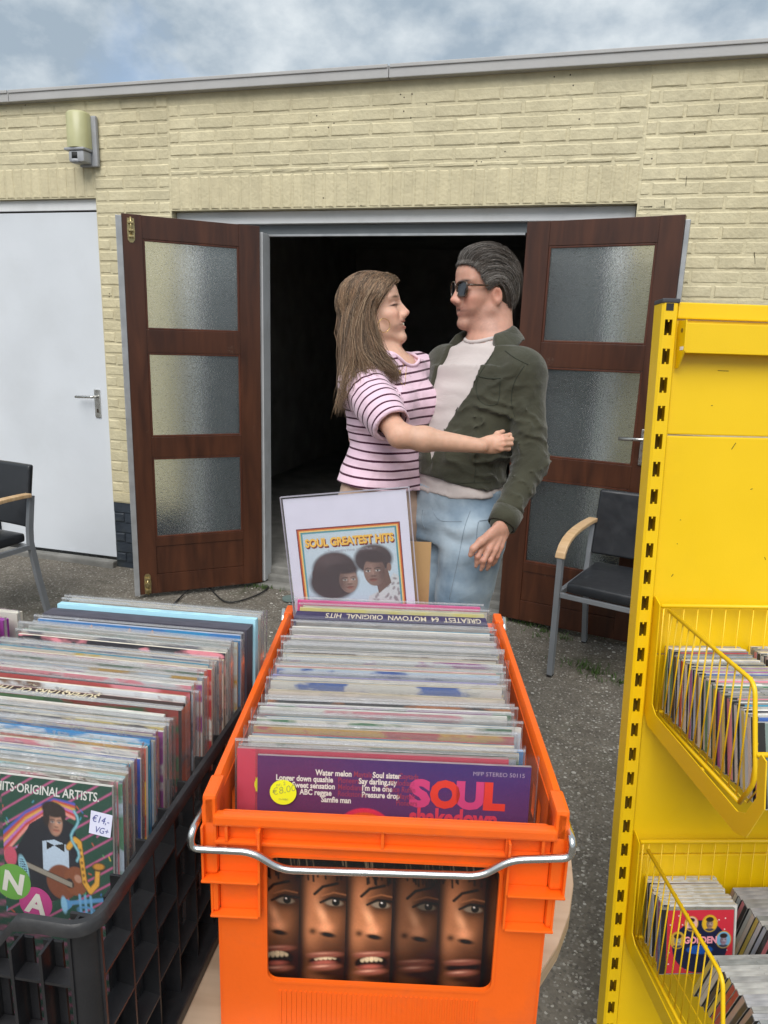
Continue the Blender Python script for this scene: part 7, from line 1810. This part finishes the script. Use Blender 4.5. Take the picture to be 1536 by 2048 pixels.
    def band(c0, c1, r0, r1, n=28, th=0.004):
        V = []; F = []
        for c, r in ((c0, r0), (c1, r1), (c1, r1 - th), (c0, r0 - th)):
            for k in range(n): a = 2 * math.pi * k / n; V.append(c + r * (math.cos(a) * s1 + math.sin(a) * s2) - off)
        for r in range(4):
            for k in range(n): F.append((r * n + k, r * n + (k + 1) % n, ((r + 1) % 4) * n + (k + 1) % n, ((r + 1) % 4) * n + k))
        return V, F
    V_, F_ = band(cuff - ud * 0.038, cuff + ud * 0.014, 0.0475, 0.0440); MB().add(V_, F_).build('cuff', ja_m, root, True)
    # collar: a folded strip round the neck, opening at the front
    V = []; F = []; n = 40
    for i in range(n + 1):
        a = math.radians(-128 + 256 * i / n); dirv = math.cos(a) * -Fm + math.sin(a) * Lm; fr = max(0, abs(math.degrees(a)) - 70) / 58
        inner = nb + 0.012 * UP + dirv * (0.072 + 0.014 * fr) + Fm * 0.012
        pts = [inner + UP * (-0.01 - 0.012 * fr), inner + UP * (0.044 - 0.030 * fr) + dirv * 0.004, inner + dirv * (0.014 + 0.008 * fr) + UP * (0.046 - 0.030 * fr), inner + dirv * (0.052 + 0.020 * fr) + UP * (0.002 - 0.046 * fr) - Fm * 0.018 * fr, inner + dirv * (0.048 + 0.020 * fr) + UP * (-0.005 - 0.046 * fr) - Fm * 0.018 * fr, inner + dirv * 0.012 + UP * (-0.004 - 0.03 * fr)]
        V += [p - off for p in pts]
    for i in range(n):
        for j in range(6): F.append((i * 6 + j, i * 6 + (j + 1) % 6, (i + 1) * 6 + (j + 1) % 6, (i + 1) * 6 + j))
    F += [tuple(range(6))[::-1], tuple(n * 6 + j for j in range(6))]
    co = MB().add(V, F).build('collar', ja_m, root, True); sm = co.modifiers.new('soft', 'SUBSURF'); sm.levels = 1; sm.render_levels = 1
    # chest pocket and seams drawn as raised cloth on the jacket
    jf = lambda P: jacket_post(P, evaluate(jp, P))
    def onto(P, d, f=jf, it=40):
        P = np.array(P, float); d = np.asarray(d, float)
        for _ in range(it): P = P + d * np.clip(f(P), -0.03, 0.03)[:, None] * 0.7
        return P
    def seam(pix, name, m, r=0.0016, f=jf, z=2.0, lift=0.0006, n=30):
        p2 = resample(np.array([(x, y, 0) for x, y in pix]), n); P = np.array([at(x, y, z) for x, y, _ in p2]); dv = unit(P.mean(0) - np.array([0, 0, GZ]))
        for _ in range(60): P = P + dv * np.clip(f(P), -0.03, 0.03)[:, None] * 0.7
        return MB().tube([p - dv * lift - off for p in P], r, 6).build(name, m, root, True)
    seam_m = mat('olive_seam', (0.022, 0.026, 0.016), 0.9)
    seam([(955, 752), (978, 757), (1003, 757)], 'seam', seam_m, 0.0022); seam([(955, 752), (950, 772), (957, 800), (975, 812), (998, 806), (1003, 757)], 'seam', seam_m, 0.0014)
    seam([(1008, 700), (1030, 716), (1058, 730)], 'seam', seam_m, 0.0013); seam([(1050, 728), (1030, 760), (1022, 800), (1030, 840)], 'seam', seam_m, 0.0014)
    seam([(990, 700), (963, 742), (936, 783), (906, 830), (882, 868)], 'seam', seam_m, 0.0013); seam([(950, 905), (951, 940), (948, 968)], 'seam', seam_m, 0.0012); seam([(838, 968), (880, 972), (930, 966), (990, 965)], 'seam', seam_m, 0.0012)
    # --- jeans
    je_m, _ = cloth_material('faded_denim', (0.165, 0.245, 0.335), 0.2, weave=500, fold=0.007, fscale=(9, 9, 14), fade=(0.36, 0.445, 0.52))
    def jeans_post(P, f):
        h = P[:, 2]; g = 0.004 * vnoise(P * np.array([0.6, 0.6, 1.5]), 0.06, 3) + 0.003 * np.sin((h * 75 + ((P - pel) @ Fm) * 40) + 3 * vnoise(P, 0.08, 2)) * np.exp(-((h - pel[2] + 0.08) / 0.09) ** 2)
        return smax(smax(f + g, h - (pel[2] + 0.085), 0.004), 0.075 - h, 0.003)
    jn = [loft([(pel - 0.10 * UP, Lm, 0.150, 0.118), (pel - 0.03 * UP, Lm, 0.168, 0.124), (pel + 0.05 * UP, Lm, 0.157, 0.114), (pel + 0.10 * UP, Lm, 0.150, 0.110)], 0.03)] + legs(0.012)
    V, F = polygonise(jn, 0.009, post=jeans_post, smooth=1)
    link('jeans', fast_mesh('jeans', V - off, F, je_m, True), root)
    jf2 = lambda P: jeans_post(P, evaluate(jn, P)); st_m = mat('denim_seam', (0.20, 0.25, 0.30), 0.9)
    seam([(862, 1012), (868, 1030), (885, 1043), (928, 1044)], 'seam', st_m, 0.0009, jf2); seam([(943, 1012), (930, 1050), (918, 1110), (905, 1170), (896, 1210)], 'seam', st_m, 0.0009, jf2)
    seam([(957, 1042), (992, 1037)], 'seam', st_m, 0.0009, jf2); seam([(957, 1042), (954, 1060), (953, 1080)], 'seam', st_m, 0.0009, jf2); seam([(846, 1014), (843, 1040), (850, 1060)], 'seam', st_m, 0.0009, jf2)
    # --- shoes
    sh_m = mat('brown_leather', (0.06, 0.035, 0.022), 0.45)
    for ft in (footl, footr):
        b = np.array([ft[0], ft[1], 0]); V, F = polygonise([ellipsoid(b + Fm * 0.085 + UP * 0.035, np.stack([Fm, Lm, UP]), (0.105, 0.046, 0.042), 0.02), ellipsoid(b - Fm * 0.01 + UP * 0.055, np.stack([Fm, Lm, UP]), (0.065, 0.042, 0.06), 0.02)], 0.008, post=lambda P, f: smax(f, 0.001 - P[:, 2], 0.004))
        link('shoe', fast_mesh('shoe', V - off, F, sh_m, True), root)
    # --- hair: swept back, greying
    r_ = np.random.default_rng(5)
    def hcap(P, f): 
        q = H.loc(P); fl = 0.060 - 0.25 * np.clip(np.abs(q[:, 1]) - 0.03, 0, 1) - np.clip(0.062 - q[:, 2], 0, 1) * 0.75
        fl = np.where(q[:, 2] < 0.005, np.minimum(fl, -0.022), fl)
        return smax(smax(f, q[:, 0] - fl, 0.006), -0.062 - q[:, 2], 0.01)
    V, F = polygonise([ellipsoid(H.w(-0.020, 0, 0.040), H.A, np.array((0.103, 0.079, 0.094))), ellipsoid(H.w(-0.055, 0, -0.005), H.A, np.array((0.068, 0.070, 0.072)), 0.02)], 0.005, post=hcap)
    me = fast_mesh('hair', V - off, F, M['hair'], True); vcol(me, 'ink', np.repeat([[0.040, 0.032, 0.027]], len(V), 0)); hair = link('hair', me, root)
    G = [[(0.078, 0.0, 0.074), (0.082, 0.0, 0.098), (0.058, 0, 0.131), (0.005, 0, 0.143), (-0.062, 0, 0.128), (-0.112, 0, 0.082), (-0.128, 0, 0.026)],
         [(0.074, 0.026, 0.076), (0.078, 0.028, 0.102), (0.050, 0.036, 0.132), (-0.005, 0.044, 0.138), (-0.066, 0.044, 0.115), (-0.110, 0.036, 0.066), (-0.118, 0.030, 0.012)],
         [(0.062, 0.046, 0.072), (0.060, 0.052, 0.094), (0.030, 0.064, 0.112), (-0.018, 0.072, 0.108), (-0.068, 0.066, 0.080), (-0.102, 0.050, 0.034), (-0.106, 0.038, -0.020)],
         [(0.046, 0.062, 0.056), (0.036, 0.071, 0.068), (0.008, 0.080, 0.078), (-0.030, 0.082, 0.070), (-0.066, 0.074, 0.044), (-0.092, 0.056, 0.000), (-0.094, 0.042, -0.042)],
         [(0.034, 0.070, 0.028), (0.024, 0.076, 0.038), (-0.002, 0.082, 0.046), (-0.030, 0.084, 0.038), (-0.056, 0.078, 0.014), (-0.076, 0.062, -0.022), (-0.082, 0.046, -0.058)],
         [(0.022, 0.074, 0.000), (0.014, 0.078, 0.010), (-0.006, 0.082, 0.022), (-0.028, 0.082, 0.014), (-0.044, 0.078, -0.010), (-0.058, 0.064, -0.038), (-0.064, 0.050, -0.066)]]
    G = np.array(G); k = 12; paths = []; cols = []; rads = []
    Gr = np.array([resample(g, k) for g in G])
    for i in range(5200):
        t = r_.uniform(0, len(G) - 1 - 1e-6); a = int(t); f = t - a; p = Gr[a] * (1 - f) + Gr[a + 1] * f
        p = p.copy(); sgn = 1 if r_.random() < 0.62 else -1; p[:, 1] *= sgn
        cl = round(t * 9) / 9 - t
        lay = r_.uniform(-0.010, 0.002) + 0.004 * math.sin(t * 40); nrm = p - np.array([-0.02, 0, 0.03]); nrm /= np.linalg.norm(nrm, axis=1)[:, None]
        p += nrm * lay + r_.normal(0, 0.0022, (1, 3)) + np.cumsum(r_.normal(0, 0.0011, (k, 3)), 0)
        s0 = r_.uniform(0, 0.35); e0 = r_.uniform(0.7, 1.0); p = resample(p[int(s0 * (k - 4)):], k) if r_.random() < 0.5 else p
        paths.append(H.w(0, 0, 0) + H.s * (p @ H.A)); gy = r_.random()
        base = np.array([0.072, 0.059, 0.050]) * r_.uniform(0.55, 1.5)
        if gy < (0.16 + 0.22 * (t > 3)): base = np.array([0.20, 0.185, 0.17]) * r_.uniform(0.6, 1.4)
        cols.append(base); rads.append(r_.uniform(0.0004, 0.0008))
    paths = push_out(paths, H, [ellipsoid(H.w(-0.020, 0, 0.040), H.A, np.array((0.103, 0.079, 0.094)))] + hp[:3], r_)
    P = np.array(paths) - off; strand_mesh('hair_strands', P, np.array(rads), cols, M['hair'], hair)
    # --- sunglasses
    gl = mat('dark_lens', (0.012, 0.012, 0.016), 0.06, spec=0.8, coat=0.6); fr_ = mat('tortoiseshell', (0.045, 0.020, 0.008), 0.2, var=0.7, vscale=120, coat=0.5)
    g = bpy.data.objects.new('sunglasses', None); COL.objects.link(g); g.parent = root
    for sd in (-1, 1):
        cx = 0.033 * sd; V = []; n = 24
        for lay, dp in ((0, 0.0), (1, -0.003)):
            for kk in range(n):
                a = 2 * math.pi * kk / n; x = 0.0275 * np.sign(math.cos(a)) * abs(math.cos(a)) ** 0.6; z = 0.0225 * np.sign(math.sin(a)) * abs(math.sin(a)) ** 0.65
                V.append(H.w(0.1045 + dp - 0.35 * abs(cx + x) ** 1.0 * 0.55, cx + x, 0.006 + z - (0.003 if z < 0 else 0)) - off)
        F = [tuple(range(n)), tuple(range(n, 2 * n))[::-1]] + [(kk, n + kk, n + (kk + 1) % n, (kk + 1) % n) for kk in range(n)]
        MB().add(V, F).build('lens', gl, g); MB().tube(V[:n], 0.0030, 6, closed=True).build('rim', fr_, g, True)
        tp = [H.w(0.092, 0.062 * sd, 0.016), H.w(0.082, 0.071 * sd, 0.016), H.w(0.04, 0.077 * sd, 0.014), H.w(-0.002, 0.081 * sd, 0.012), H.w(-0.018, 0.080 * sd, -0.004)]
        MB().tube([p - off for p in resample(tp, 14)], 0.0034, 6).build('temple', fr_, g, True)
    MB().tube([H.w(0.102, x, 0.012 + 0.004 * (1 - (x / 0.01) ** 2)) - off for x in np.linspace(-0.01, 0.01, 7)], 0.0022, 6).build('bridge', fr_, g, True)
    return root
man = build_man()
# ================================================================== the woman
def build_woman():
    root = thing('person', 'woman with long brown hair in a pink tee with dark stripes, beige trousers', 'person', tuple(at(757, 1010, 2.38) * np.array([1, 1, 0])))
    bpy.context.view_layer.update(); off = np.array(root.location)
    be = math.radians(40); Fw = math.cos(be) * RH - math.sin(be) * FH; Lw = np.cross(UP, Fw)
    SK = (0.62, 0.375, 0.275)
    th = math.radians(15); yaw = math.radians(6); hf = math.cos(yaw) * RH - math.sin(yaw) * FH
    H = Head(at(747, 624, 2.33), math.cos(th) * hf + math.sin(th) * UP, UP - 0.25 * hf, 0.93)
    pel = at(759, 1010, 2.38); waist = at(772, 895, 2.37); chest = at(778, 800, 2.36); top = at(778, 742, 2.36); nb = at(778, 716, 2.355); hb = H.w(-0.03, 0, -0.07)
    sr, sl = at(722, 768, 2.235), at(836, 748, 2.475)                 # her right arm is the near one
    er, wr = at(800, 872, 2.085), at(962, 892, 2.10)
    el, wl = at(905, 862, 2.62), at(985, 880, 2.58)
    torso = lambda g=0.0: [(pel - 0.05 * UP, Lw, 0.160 + g, 0.114 + g), (pel + 0.03 * UP, Lw, 0.156 + g, 0.112 + g), (waist, Lw, 0.110 + g, 0.092 + g), ((waist * 0.5 + chest * 0.5), Lw, 0.128 + g, 0.102 + g), (chest, Lw, 0.150 + g, 0.108 + g), (top + 0.01 * UP, Lw, 0.128 + g, 0.078 + g), (nb, Lw, 0.060 + g, 0.052 + g)]
    bust = lambda g: [ellipsoid(chest + Fw * 0.070 + Lw * 0.062 * s - 0.012 * UP, np.stack([Fw, Lw, UP]), (0.060 + g, 0.066 + g, 0.064 + g), 0.03) for s in (-1, 1)]
    hl, hr = pel + Lw * 0.082 - 0.05 * UP, pel - Lw * 0.082 - 0.05 * UP
    fl, fr = np.array([*(pel + Lw * 0.09 + Fw * 0.03)[:2], 0.08]), np.array([*(pel - Lw * 0.09 + Fw * 0.02)[:2], 0.08])
    kl, kr = (hl + fl) / 2 + Fw * 0.03 + 0.03 * UP, (hr + fr) / 2 + Fw * 0.03 + 0.03 * UP
    legs = lambda g: [rcone(hl, kl, 0.098 + g, 0.062 + g, 0.03), rcone(kl, fl, 0.060 + g, 0.045 + g, 0.02), rcone(hr, kr, 0.098 + g, 0.062 + g, 0.03), rcone(kr, fr, 0.060 + g, 0.045 + g, 0.02)]
    neck = [rcone(nb - 0.03 * UP, hb, 0.052, 0.048, 0.02), rcone(H.w(-0.05, 0, -0.03), nb - 0.02 * UP - Fw * 0.02, 0.046, 0.050, 0.03), rcone(nb, sr, 0.040, 0.045, 0.03), rcone(nb, sl, 0.040, 0.045, 0.03), ellipsoid(top + Fw * 0.02, np.stack([Fw, Lw, UP]), (0.07, 0.11, 0.05), 0.03)]
    arm = [rcone(sr, er, 0.044, 0.034, 0.02), rcone(er, er * 0.7 + wr * 0.3, 0.034, 0.0345, 0.02), rcone(er * 0.7 + wr * 0.3, wr, 0.0345, 0.0210, 0.02)]
    pd = unit(at(1004, 886, 2.125) - wr)
    K = [at(x, y, z) for x, y, z in ((1004, 873, 2.105), (1007, 880, 2.10), (1007, 889, 2.10), (1003, 898, 2.105))]
    T1 = [at(x, y, z) for x, y, z in ((1020, 869, 2.125), (1024, 878, 2.12), (1023, 888, 2.12), (1018, 898, 2.125))]
    T2 = [at(x, y, z) for x, y, z in ((1020, 872, 2.15), (1024, 881, 2.145), (1022, 891, 2.145), (1015, 901, 2.15))]
    hand = hand_prims(wr, pd, unit(-FH + 0.1 * RH), 1, [[wr + pd * 0.04 + (K[i] - wr - pd * 0.06) * 0.5, K[i], T1[i], T2[i]] for i in range(4)], [at(980, 884, 2.11), at(995, 868, 2.125), at(1006, 863, 2.14)], L=0.078, r=0.0074, w=0.029)
    body = [loft(torso(-0.012), 0.03)] + legs(-0.012) + neck + arm + [rcone(sl, el, 0.048, 0.038, 0.02), rcone(el, wl, 0.038, 0.027, 0.02), ellipsoid(wl + unit(wl - el) * 0.06, np.stack([unit(wl - el), UP, np.cross(unit(wl - el), UP)]), (0.07, 0.035, 0.016), 0.01)]
    hp = head_prims(H, False)
    cut = nb[2] + 0.004
    V1, F1 = polygonise(hp + neck, 0.0034, lo=H.O - np.array([0.17, 0.17, 0.23]), hi=H.O + 0.155, smooth=1); V1, F1 = drop_below(V1, F1, lambda v: v[:, 2] > H.O[2] - 0.21)
    V2, F2 = polygonise(arm[1:] + hand, 0.0035, smooth=1)
    V4, F4 = polygonise(body, 0.009, smooth=1); V4, F4 = drop_below(V4, F4, lambda v: (v[:, 2] < H.O[2] - 0.185))
    C1 = head_colours(H, V1, SK, False); C = np.concatenate([C1, np.repeat([np.array(SK) * (0.97, 0.93, 0.90)], len(V2) + len(V4), 0)])
    V = np.concatenate([V1, V2, V4]); F = np.concatenate([F1, F2 + len(V1), F4 + len(V1) + len(V2)])
    kn = np.min([np.linalg.norm(V - q, axis=1) for q in K], 0)[:, None]; C = C * (1 - 0.2 * np.exp(-(kn / 0.008) ** 2) * np.array([[0.1, 0.8, 0.8]]))
    nail = np.min([np.linalg.norm(V - (q * 0.6 + r * 0.4) - unit(np.array([0, 0, GZ]) - q) * 0.006, axis=1) for q, r in zip(T1, T2)], 0)[:, None]; C = C * (1 - np.clip(1.4 - nail / 0.005, 0, 0.85)) + np.clip(1.4 - nail / 0.005, 0, 0.85) * np.array([[0.035, 0.01, 0.012]])
    me = fast_mesh('body', V - off, F, M['skin'], True); vcol(me, 'ink', C); link('body', me, root)
    # teeth
    tm = mat('teeth', (0.72, 0.68, 0.56), 0.25, var=0.05)
    teeth_mesh(H, off, 0.0058, 0.0030, tm, root)
    # --- striped tee: body and short full sleeves
    sm_ = bpy.data.materials.new('striped_jersey'); N, L = nodes_of(sm_); b = N['Principled BSDF']; at_ = N.new('ShaderNodeAttribute'); at_.attribute_name = 'stripe'
    fr_ = N.new('ShaderNodeMath'); fr_.operation = 'FRACT'; L.new(at_.outputs['Fac'], fr_.inputs[0])
    lt = N.new('ShaderNodeMath'); lt.operation = 'LESS_THAN'; lt.inputs[1].default_value = 0.235; L.new(fr_.outputs[0], lt.inputs[0])
    mx = N.new('ShaderNodeMix'); mx.data_type = 'RGBA'; mx.inputs['A'].default_value = (0.72, 0.52, 0.62, 1); mx.inputs['B'].default_value = (0.055, 0.010, 0.030, 1); L.new(lt.outputs[0], mx.inputs['Factor']); L.new(mx.outputs['Result'], b.inputs['Base Color'])
    b.inputs['Roughness'].default_value = 0.85; b.inputs['Specular IOR Level'].default_value = 0.25; b.inputs['Sheen Weight'].default_value = 0.15
    geo = N.new('ShaderNodeNewGeometry'); mp = N.new('ShaderNodeMapping'); mp.inputs['Scale'].default_value = (18, 18, 10); L.new(geo.outputs['Position'], mp.inputs['Vector']); nz = N.new('ShaderNodeTexNoise'); nz.inputs['Scale'].default_value = 1; nz.inputs['Detail'].default_value = 4; nz.inputs['Distortion'].default_value = 0.8; L.new(mp.outputs['Vector'], nz.inputs['Vector'])
    bp = N.new('ShaderNodeBump'); bp.inputs['Distance'].default_value = 0.010; bp.inputs['Strength'].default_value = 0.8; L.new(nz.outputs['Fac'], bp.inputs['Height']); L.new(bp.outputs['Normal'], b.inputs['Normal'])
    ua = unit(er - sr); se = sr + ua * 0.215                          # sleeve end
    def tee_post(P, f):
        h = P[:, 2]; dsl = (P - sr) @ ua
        g = 0.004 * vnoise(P * np.array([1.6, 1.6, 0.7]), 0.06, 2) + 0.003 * np.sin(((P - sr) @ unit(np.cross(ua, FH))) * 190 + 2 * vnoise(P, 0.05, 4)) * np.exp(-((dsl - 0.03) / 0.07) ** 2) * np.exp(-(np.linalg.norm(P - sr - ua * 0.04, axis=1) / 0.1) ** 2)
        cr = at(770, 900, 2.24); g = g + 0.005 * np.sin((P - cr) @ unit(UP + 0.3 * RH) * 130 + 2.5 * vnoise(P, 0.07, 8)) * np.exp(-(np.linalg.norm(P - cr, axis=1) / 0.10) ** 2)
        hem = pel[2] + 0.072 - 0.016 * np.clip((P - pel) @ RH / 0.15, -1, 1)
        f = smax(f + g, hem - h + 0.003 * vnoise(P, 0.06, 3), 0.004)
        ring = np.linalg.norm((P - (nb + 0.022 * UP + Fw * 0.020)) * np.array([1, 1, 1.05]), axis=1)
        f = smax(f, 0.086 - ring, 0.004)
        near = np.linalg.norm(P - se, axis=1) < 0.11
        return np.where(near, smax(f, dsl - 0.215, 0.003), f)
    tp = [loft([(c_, a_, w_ + 0.002 * (i_ < 2), d_ + 0.003 * (i_ < 2)) for i_, (c_, a_, w_, d_) in enumerate(torso(0.013))], 0.02)] + bust(0.010) + [rcone(top - Lw * 0.05, sr, 0.062, 0.068, 0.035), rcone(top + Lw * 0.05, sl, 0.062, 0.066, 0.035), rcone(sr, sr + ua * 0.12, 0.067, 0.070, 0.025), rcone(sr + ua * 0.12, se, 0.070, 0.061, 0.01), rcone(sl, sl * 0.2 + el * 0.8, 0.066, 0.060, 0.03),
          rcone(sr + ua * 0.16, se + ua * 0.06, 0.047, 0.053, 0.003, 's')]
    V, F = polygonise(tp, 0.006, post=tee_post, smooth=1)
    # stripe coordinate: height along the leaning body, along the arm on the sleeve
    dsl = (V - sr) @ ua; dax = np.linalg.norm(V - sr - np.clip(dsl, 0, 0.3)[:, None] * ua, axis=1)
    tv = (V - chest); lean = np.clip((V[:, 2] - waist[2]) / 0.25, 0, 1)
    s_body = (tv @ UP - 0.16 * lean * (tv @ RH) + 0.05 * (1 - lean) * (tv @ RH)) / 0.0262
    s_arm = (dsl - 0.02) / 0.0255
    on = (dax < 0.088) & (dsl > 0.0) & (((V - sr) @ (Lw)) < 0.055 + 0.0 * dsl)
    me = fast_mesh('striped_tee', V - off, F, sm_, True); vcol(me, 'stripe', np.where(on, s_arm, s_body) + 40.0); link('striped_tee', me, root)
    neck_ring(tp, nb + 0.022 * UP + Fw * 0.020, 0.087, off, flat((0.72, 0.52, 0.62), 0.85), root, 0.0055)
    # --- trousers
    tr_m, _ = cloth_material('beige_cotton', (0.42, 0.29, 0.22), 0.10, weave=600, fold=0.006, fscale=(9, 9, 12))
    V, F = polygonise([loft([(pel - 0.10 * UP, Lw, 0.140, 0.116), (pel - 0.02 * UP, Lw, 0.160, 0.118), (pel + 0.05 * UP, Lw, 0.146, 0.105), (pel + 0.09 * UP, Lw, 0.132, 0.097)], 0.03)] + legs(0.014), 0.009, post=lambda P, f: smax(f + 0.004 * vnoise(P, 0.06, 5), 0.07 - P[:, 2], 0.003))
    link('trousers', fast_mesh('trousers', V - off, F, tr_m, True), root)
    sh_m = mat('white_sneaker', (0.62, 0.60, 0.57), 0.6)
    for ft in (fl, fr):
        b0 = np.array([ft[0], ft[1], 0]); V, F = polygonise([ellipsoid(b0 + Fw * 0.075 + UP * 0.032, np.stack([Fw, Lw, UP]), (0.095, 0.042, 0.038), 0.02), ellipsoid(b0 - Fw * 0.01 + UP * 0.05, np.stack([Fw, Lw, UP]), (0.058, 0.038, 0.052), 0.02)], 0.008, post=lambda P, f: smax(f, 0.001 - P[:, 2], 0.004))
        link('shoe', fast_mesh('shoe', V - off, F, sh_m, True), root)
    # --- long hair
    r_ = np.random.default_rng(8)
    def hcap(P, f):
        q = H.loc(P); fl_ = 0.074 - 0.50 * np.clip(np.abs(q[:, 1]) - 0.03, 0, 1) - np.clip(0.078 - q[:, 2], 0, 1) * 0.60
        return smax(f, q[:, 0] - fl_, 0.008)
    cap = [ellipsoid(H.w(-0.016, 0, 0.038), H.A, np.array((0.100, 0.080, 0.092)) * H.s), rcone(H.w(-0.040, 0, -0.01), at(716, 720, 2.36), 0.056, 0.048, 0.04), rcone(at(716, 720, 2.36), at(695, 795, 2.31), 0.046, 0.020, 0.03)]
    V, F = polygonise(cap, 0.006, post=hcap); me = fast_mesh('hair', V - off, F, M['hair'], True); vcol(me, 'ink', np.repeat([[0.055, 0.036, 0.024]], len(V), 0)); hair = link('hair', me, root)
    G = [[(752, 549, 2.34), (710, 562, 2.36), (688, 605, 2.37), (682, 660, 2.36), (688, 720, 2.35), (689, 775, 2.32), (684, 824, 2.30)],
         [(758, 548, 2.33), (718, 560, 2.30), (696, 608, 2.285), (689, 666, 2.275), (692, 725, 2.27), (692, 776, 2.24), (687, 820, 2.23)],
         [(768, 548, 2.322), (730, 561, 2.275), (704, 611, 2.254), (694, 668, 2.240), (694, 728, 2.215), (689, 775, 2.19), (685, 812, 2.19)],
         [(778, 549, 2.320), (745, 564, 2.262), (716, 613, 2.240), (706, 670, 2.224), (702, 722, 2.190), (698, 752, 2.160), (694, 795, 2.155)],
         [(784, 550, 2.320), (757, 567, 2.260), (728, 612, 2.238), (717, 668, 2.222), (720, 716, 2.190), (732, 736, 2.170), (750, 748, 2.165)],
         [(790, 553, 2.320), (766, 568, 2.265), (738, 609, 2.240), (730, 658, 2.228), (742, 706, 2.215), (766, 736, 2.205), (784, 752, 2.21)],
         [(795, 557, 2.322), (776, 568, 2.290), (748, 601, 2.258), (739, 645, 2.240), (756, 698, 2.240), (780, 735, 2.235), (795, 768, 2.225)],
         [(797, 563, 2.325), (784, 568, 2.305), (758, 590, 2.268), (744, 630, 2.248), (754, 688, 2.245), (774, 730, 2.230), (786, 762, 2.215)]]
    Gf = [[(790, 554, 2.335), (792, 580, 2.395), (785, 625, 2.42), (775, 670, 2.425), (790, 700, 2.42), (806, 728, 2.40), (816, 752, 2.385)],
          [(770, 550, 2.335), (760, 570, 2.40), (740, 620, 2.425), (735, 670, 2.43), (745, 705, 2.43), (770, 730, 2.44), (800, 745, 2.43)]]
    k = 15; R1 = np.array([resample(np.array([at(*p) for p in g]), k) for g in G]); R2 = np.array([resample(np.array([at(*p) for p in g]), k) for g in Gf])
    paths, cols, rads = [], [], []
    tt = np.linspace(0, 1, k)
    for i in range(7600):
        if i < 6900: t = r_.beta(1.0, 1.15) * (len(G) - 1 - 1e-6); a = int(t); f = t - a; p = R1[a] * (1 - f) + R1[a + 1] * f; key = t
        else: f = r_.random(); p = R2[0] * (1 - f) + R2[1] * f; key = 10 + f
        p = p.copy(); kq = (math.floor(key * 6) + 0.5) / 6; clump = np.sin(kq * 23.0)
        if i < 6900:
            a2 = min(int(kq), len(G) - 2); f2 = min(max(kq - a2, 0), 1); pc = R1[a2] * (1 - f2) + R1[a2 + 1] * f2; p = p + (pc - p) * (0.62 * tt ** 1.3)[:, None]
            p += FH * (r_.uniform(-0.004, 0.014) + 0.006 * clump * tt)[:, None]
        wave = 0.024 * np.clip(tt - 0.30, 0, 1) ** 1.1; ph = kq * 17 + r_.normal(0, 0.25)
        p += (RH[None] * (wave * np.sin(tt * 10 + ph))[:, None] + UP[None] * (0.5 * wave * np.cos(tt * 8 + ph))[:, None])
        p += r_.normal(0, 0.0026, (1, 3)) * (0.3 + tt[:, None] * 2.6) + np.cumsum(r_.normal(0, 0.0009, (k, 3)), 0)
        e = min(1.0, 0.60 + 0.45 * r_.random() ** (1.6 if key < 3.2 else 0.8)); p = resample(p[:max(6, int(round(k * min(e, 1))))], k)
        if r_.random() < 0.06: p += np.cumsum(r_.normal(0, 0.0024, (k, 3)), 0)
        paths.append(p); c = np.array([0.140, 0.082, 0.046]) * r_.uniform(0.45, 1.4) * (1 + 0.62 * math.sin(kq * 31.0))
        if r_.random() < 0.2: c = np.array([0.30, 0.205, 0.125]) * r_.uniform(0.7, 1.3)
        c2 = np.array([0.21, 0.135, 0.080]); cols.append(c[None] * (1 - 0.3 * tt[:, None]) + c2[None] * 0.3 * tt[:, None]); rads.append(r_.uniform(0.0005, 0.0010))
    paths = push_out(paths, H, cap[:1] + hp[:3], r_, (0.001, 0.010))
    strand_mesh('hair_strands', np.array(paths) - off, np.array(rads), np.array(cols), M['hair'], hair)
    # --- jewellery
    gold = mat('gold', (0.62, 0.42, 0.13), 0.25, metal=1.0)
    ec = at(768, 651, 2.255); MB().tube([ec + 0.021 * (math.cos(a) * unit(RH + 0.5 * FH) + math.sin(a) * UP) - off for a in np.linspace(0, 2 * math.pi, 33)[:-1]], 0.0010, 6, closed=True).build('hoop_earring', gold, root, True)
    tf = lambda P: tee_post(P, evaluate(tp, P))
    def chain(pix, pend):
        q = resample(np.array([(x, y, 0) for x, y in pix]), 26); P = np.array([at(x, y, 2.12) for x, y, _ in q]); dv = unit(P.mean(0) - np.array([0, 0, GZ])); bf = lambda P: np.minimum(tf(P), evaluate(neck, P))
        for _ in range(70): P = P + dv * np.clip(bf(P), -0.02, 0.02)[:, None] * 0.7
        MB().tube([p - dv * 0.001 - off for p in P], 0.0007, 5).build('necklace', gold, root, True)
        i = np.argmax([y for _, y, _ in q]); c = P[i] - dv * 0.004 - 0.006 * UP
        V, F = polygonise([ellipsoid(c, np.stack([unit(RH), UP, FH]), (0.0055, 0.0075, 0.003))], 0.0016); link('pendant', fast_mesh('pendant', V - off, F, gold, True), root)
    chain([(778, 722), (788, 735), (800, 742), (806, 735), (810, 722)], 1); chain([(772, 722), (784, 745), (808, 771), (812, 750), (815, 722)], 1)
    return root
woman = build_woman()
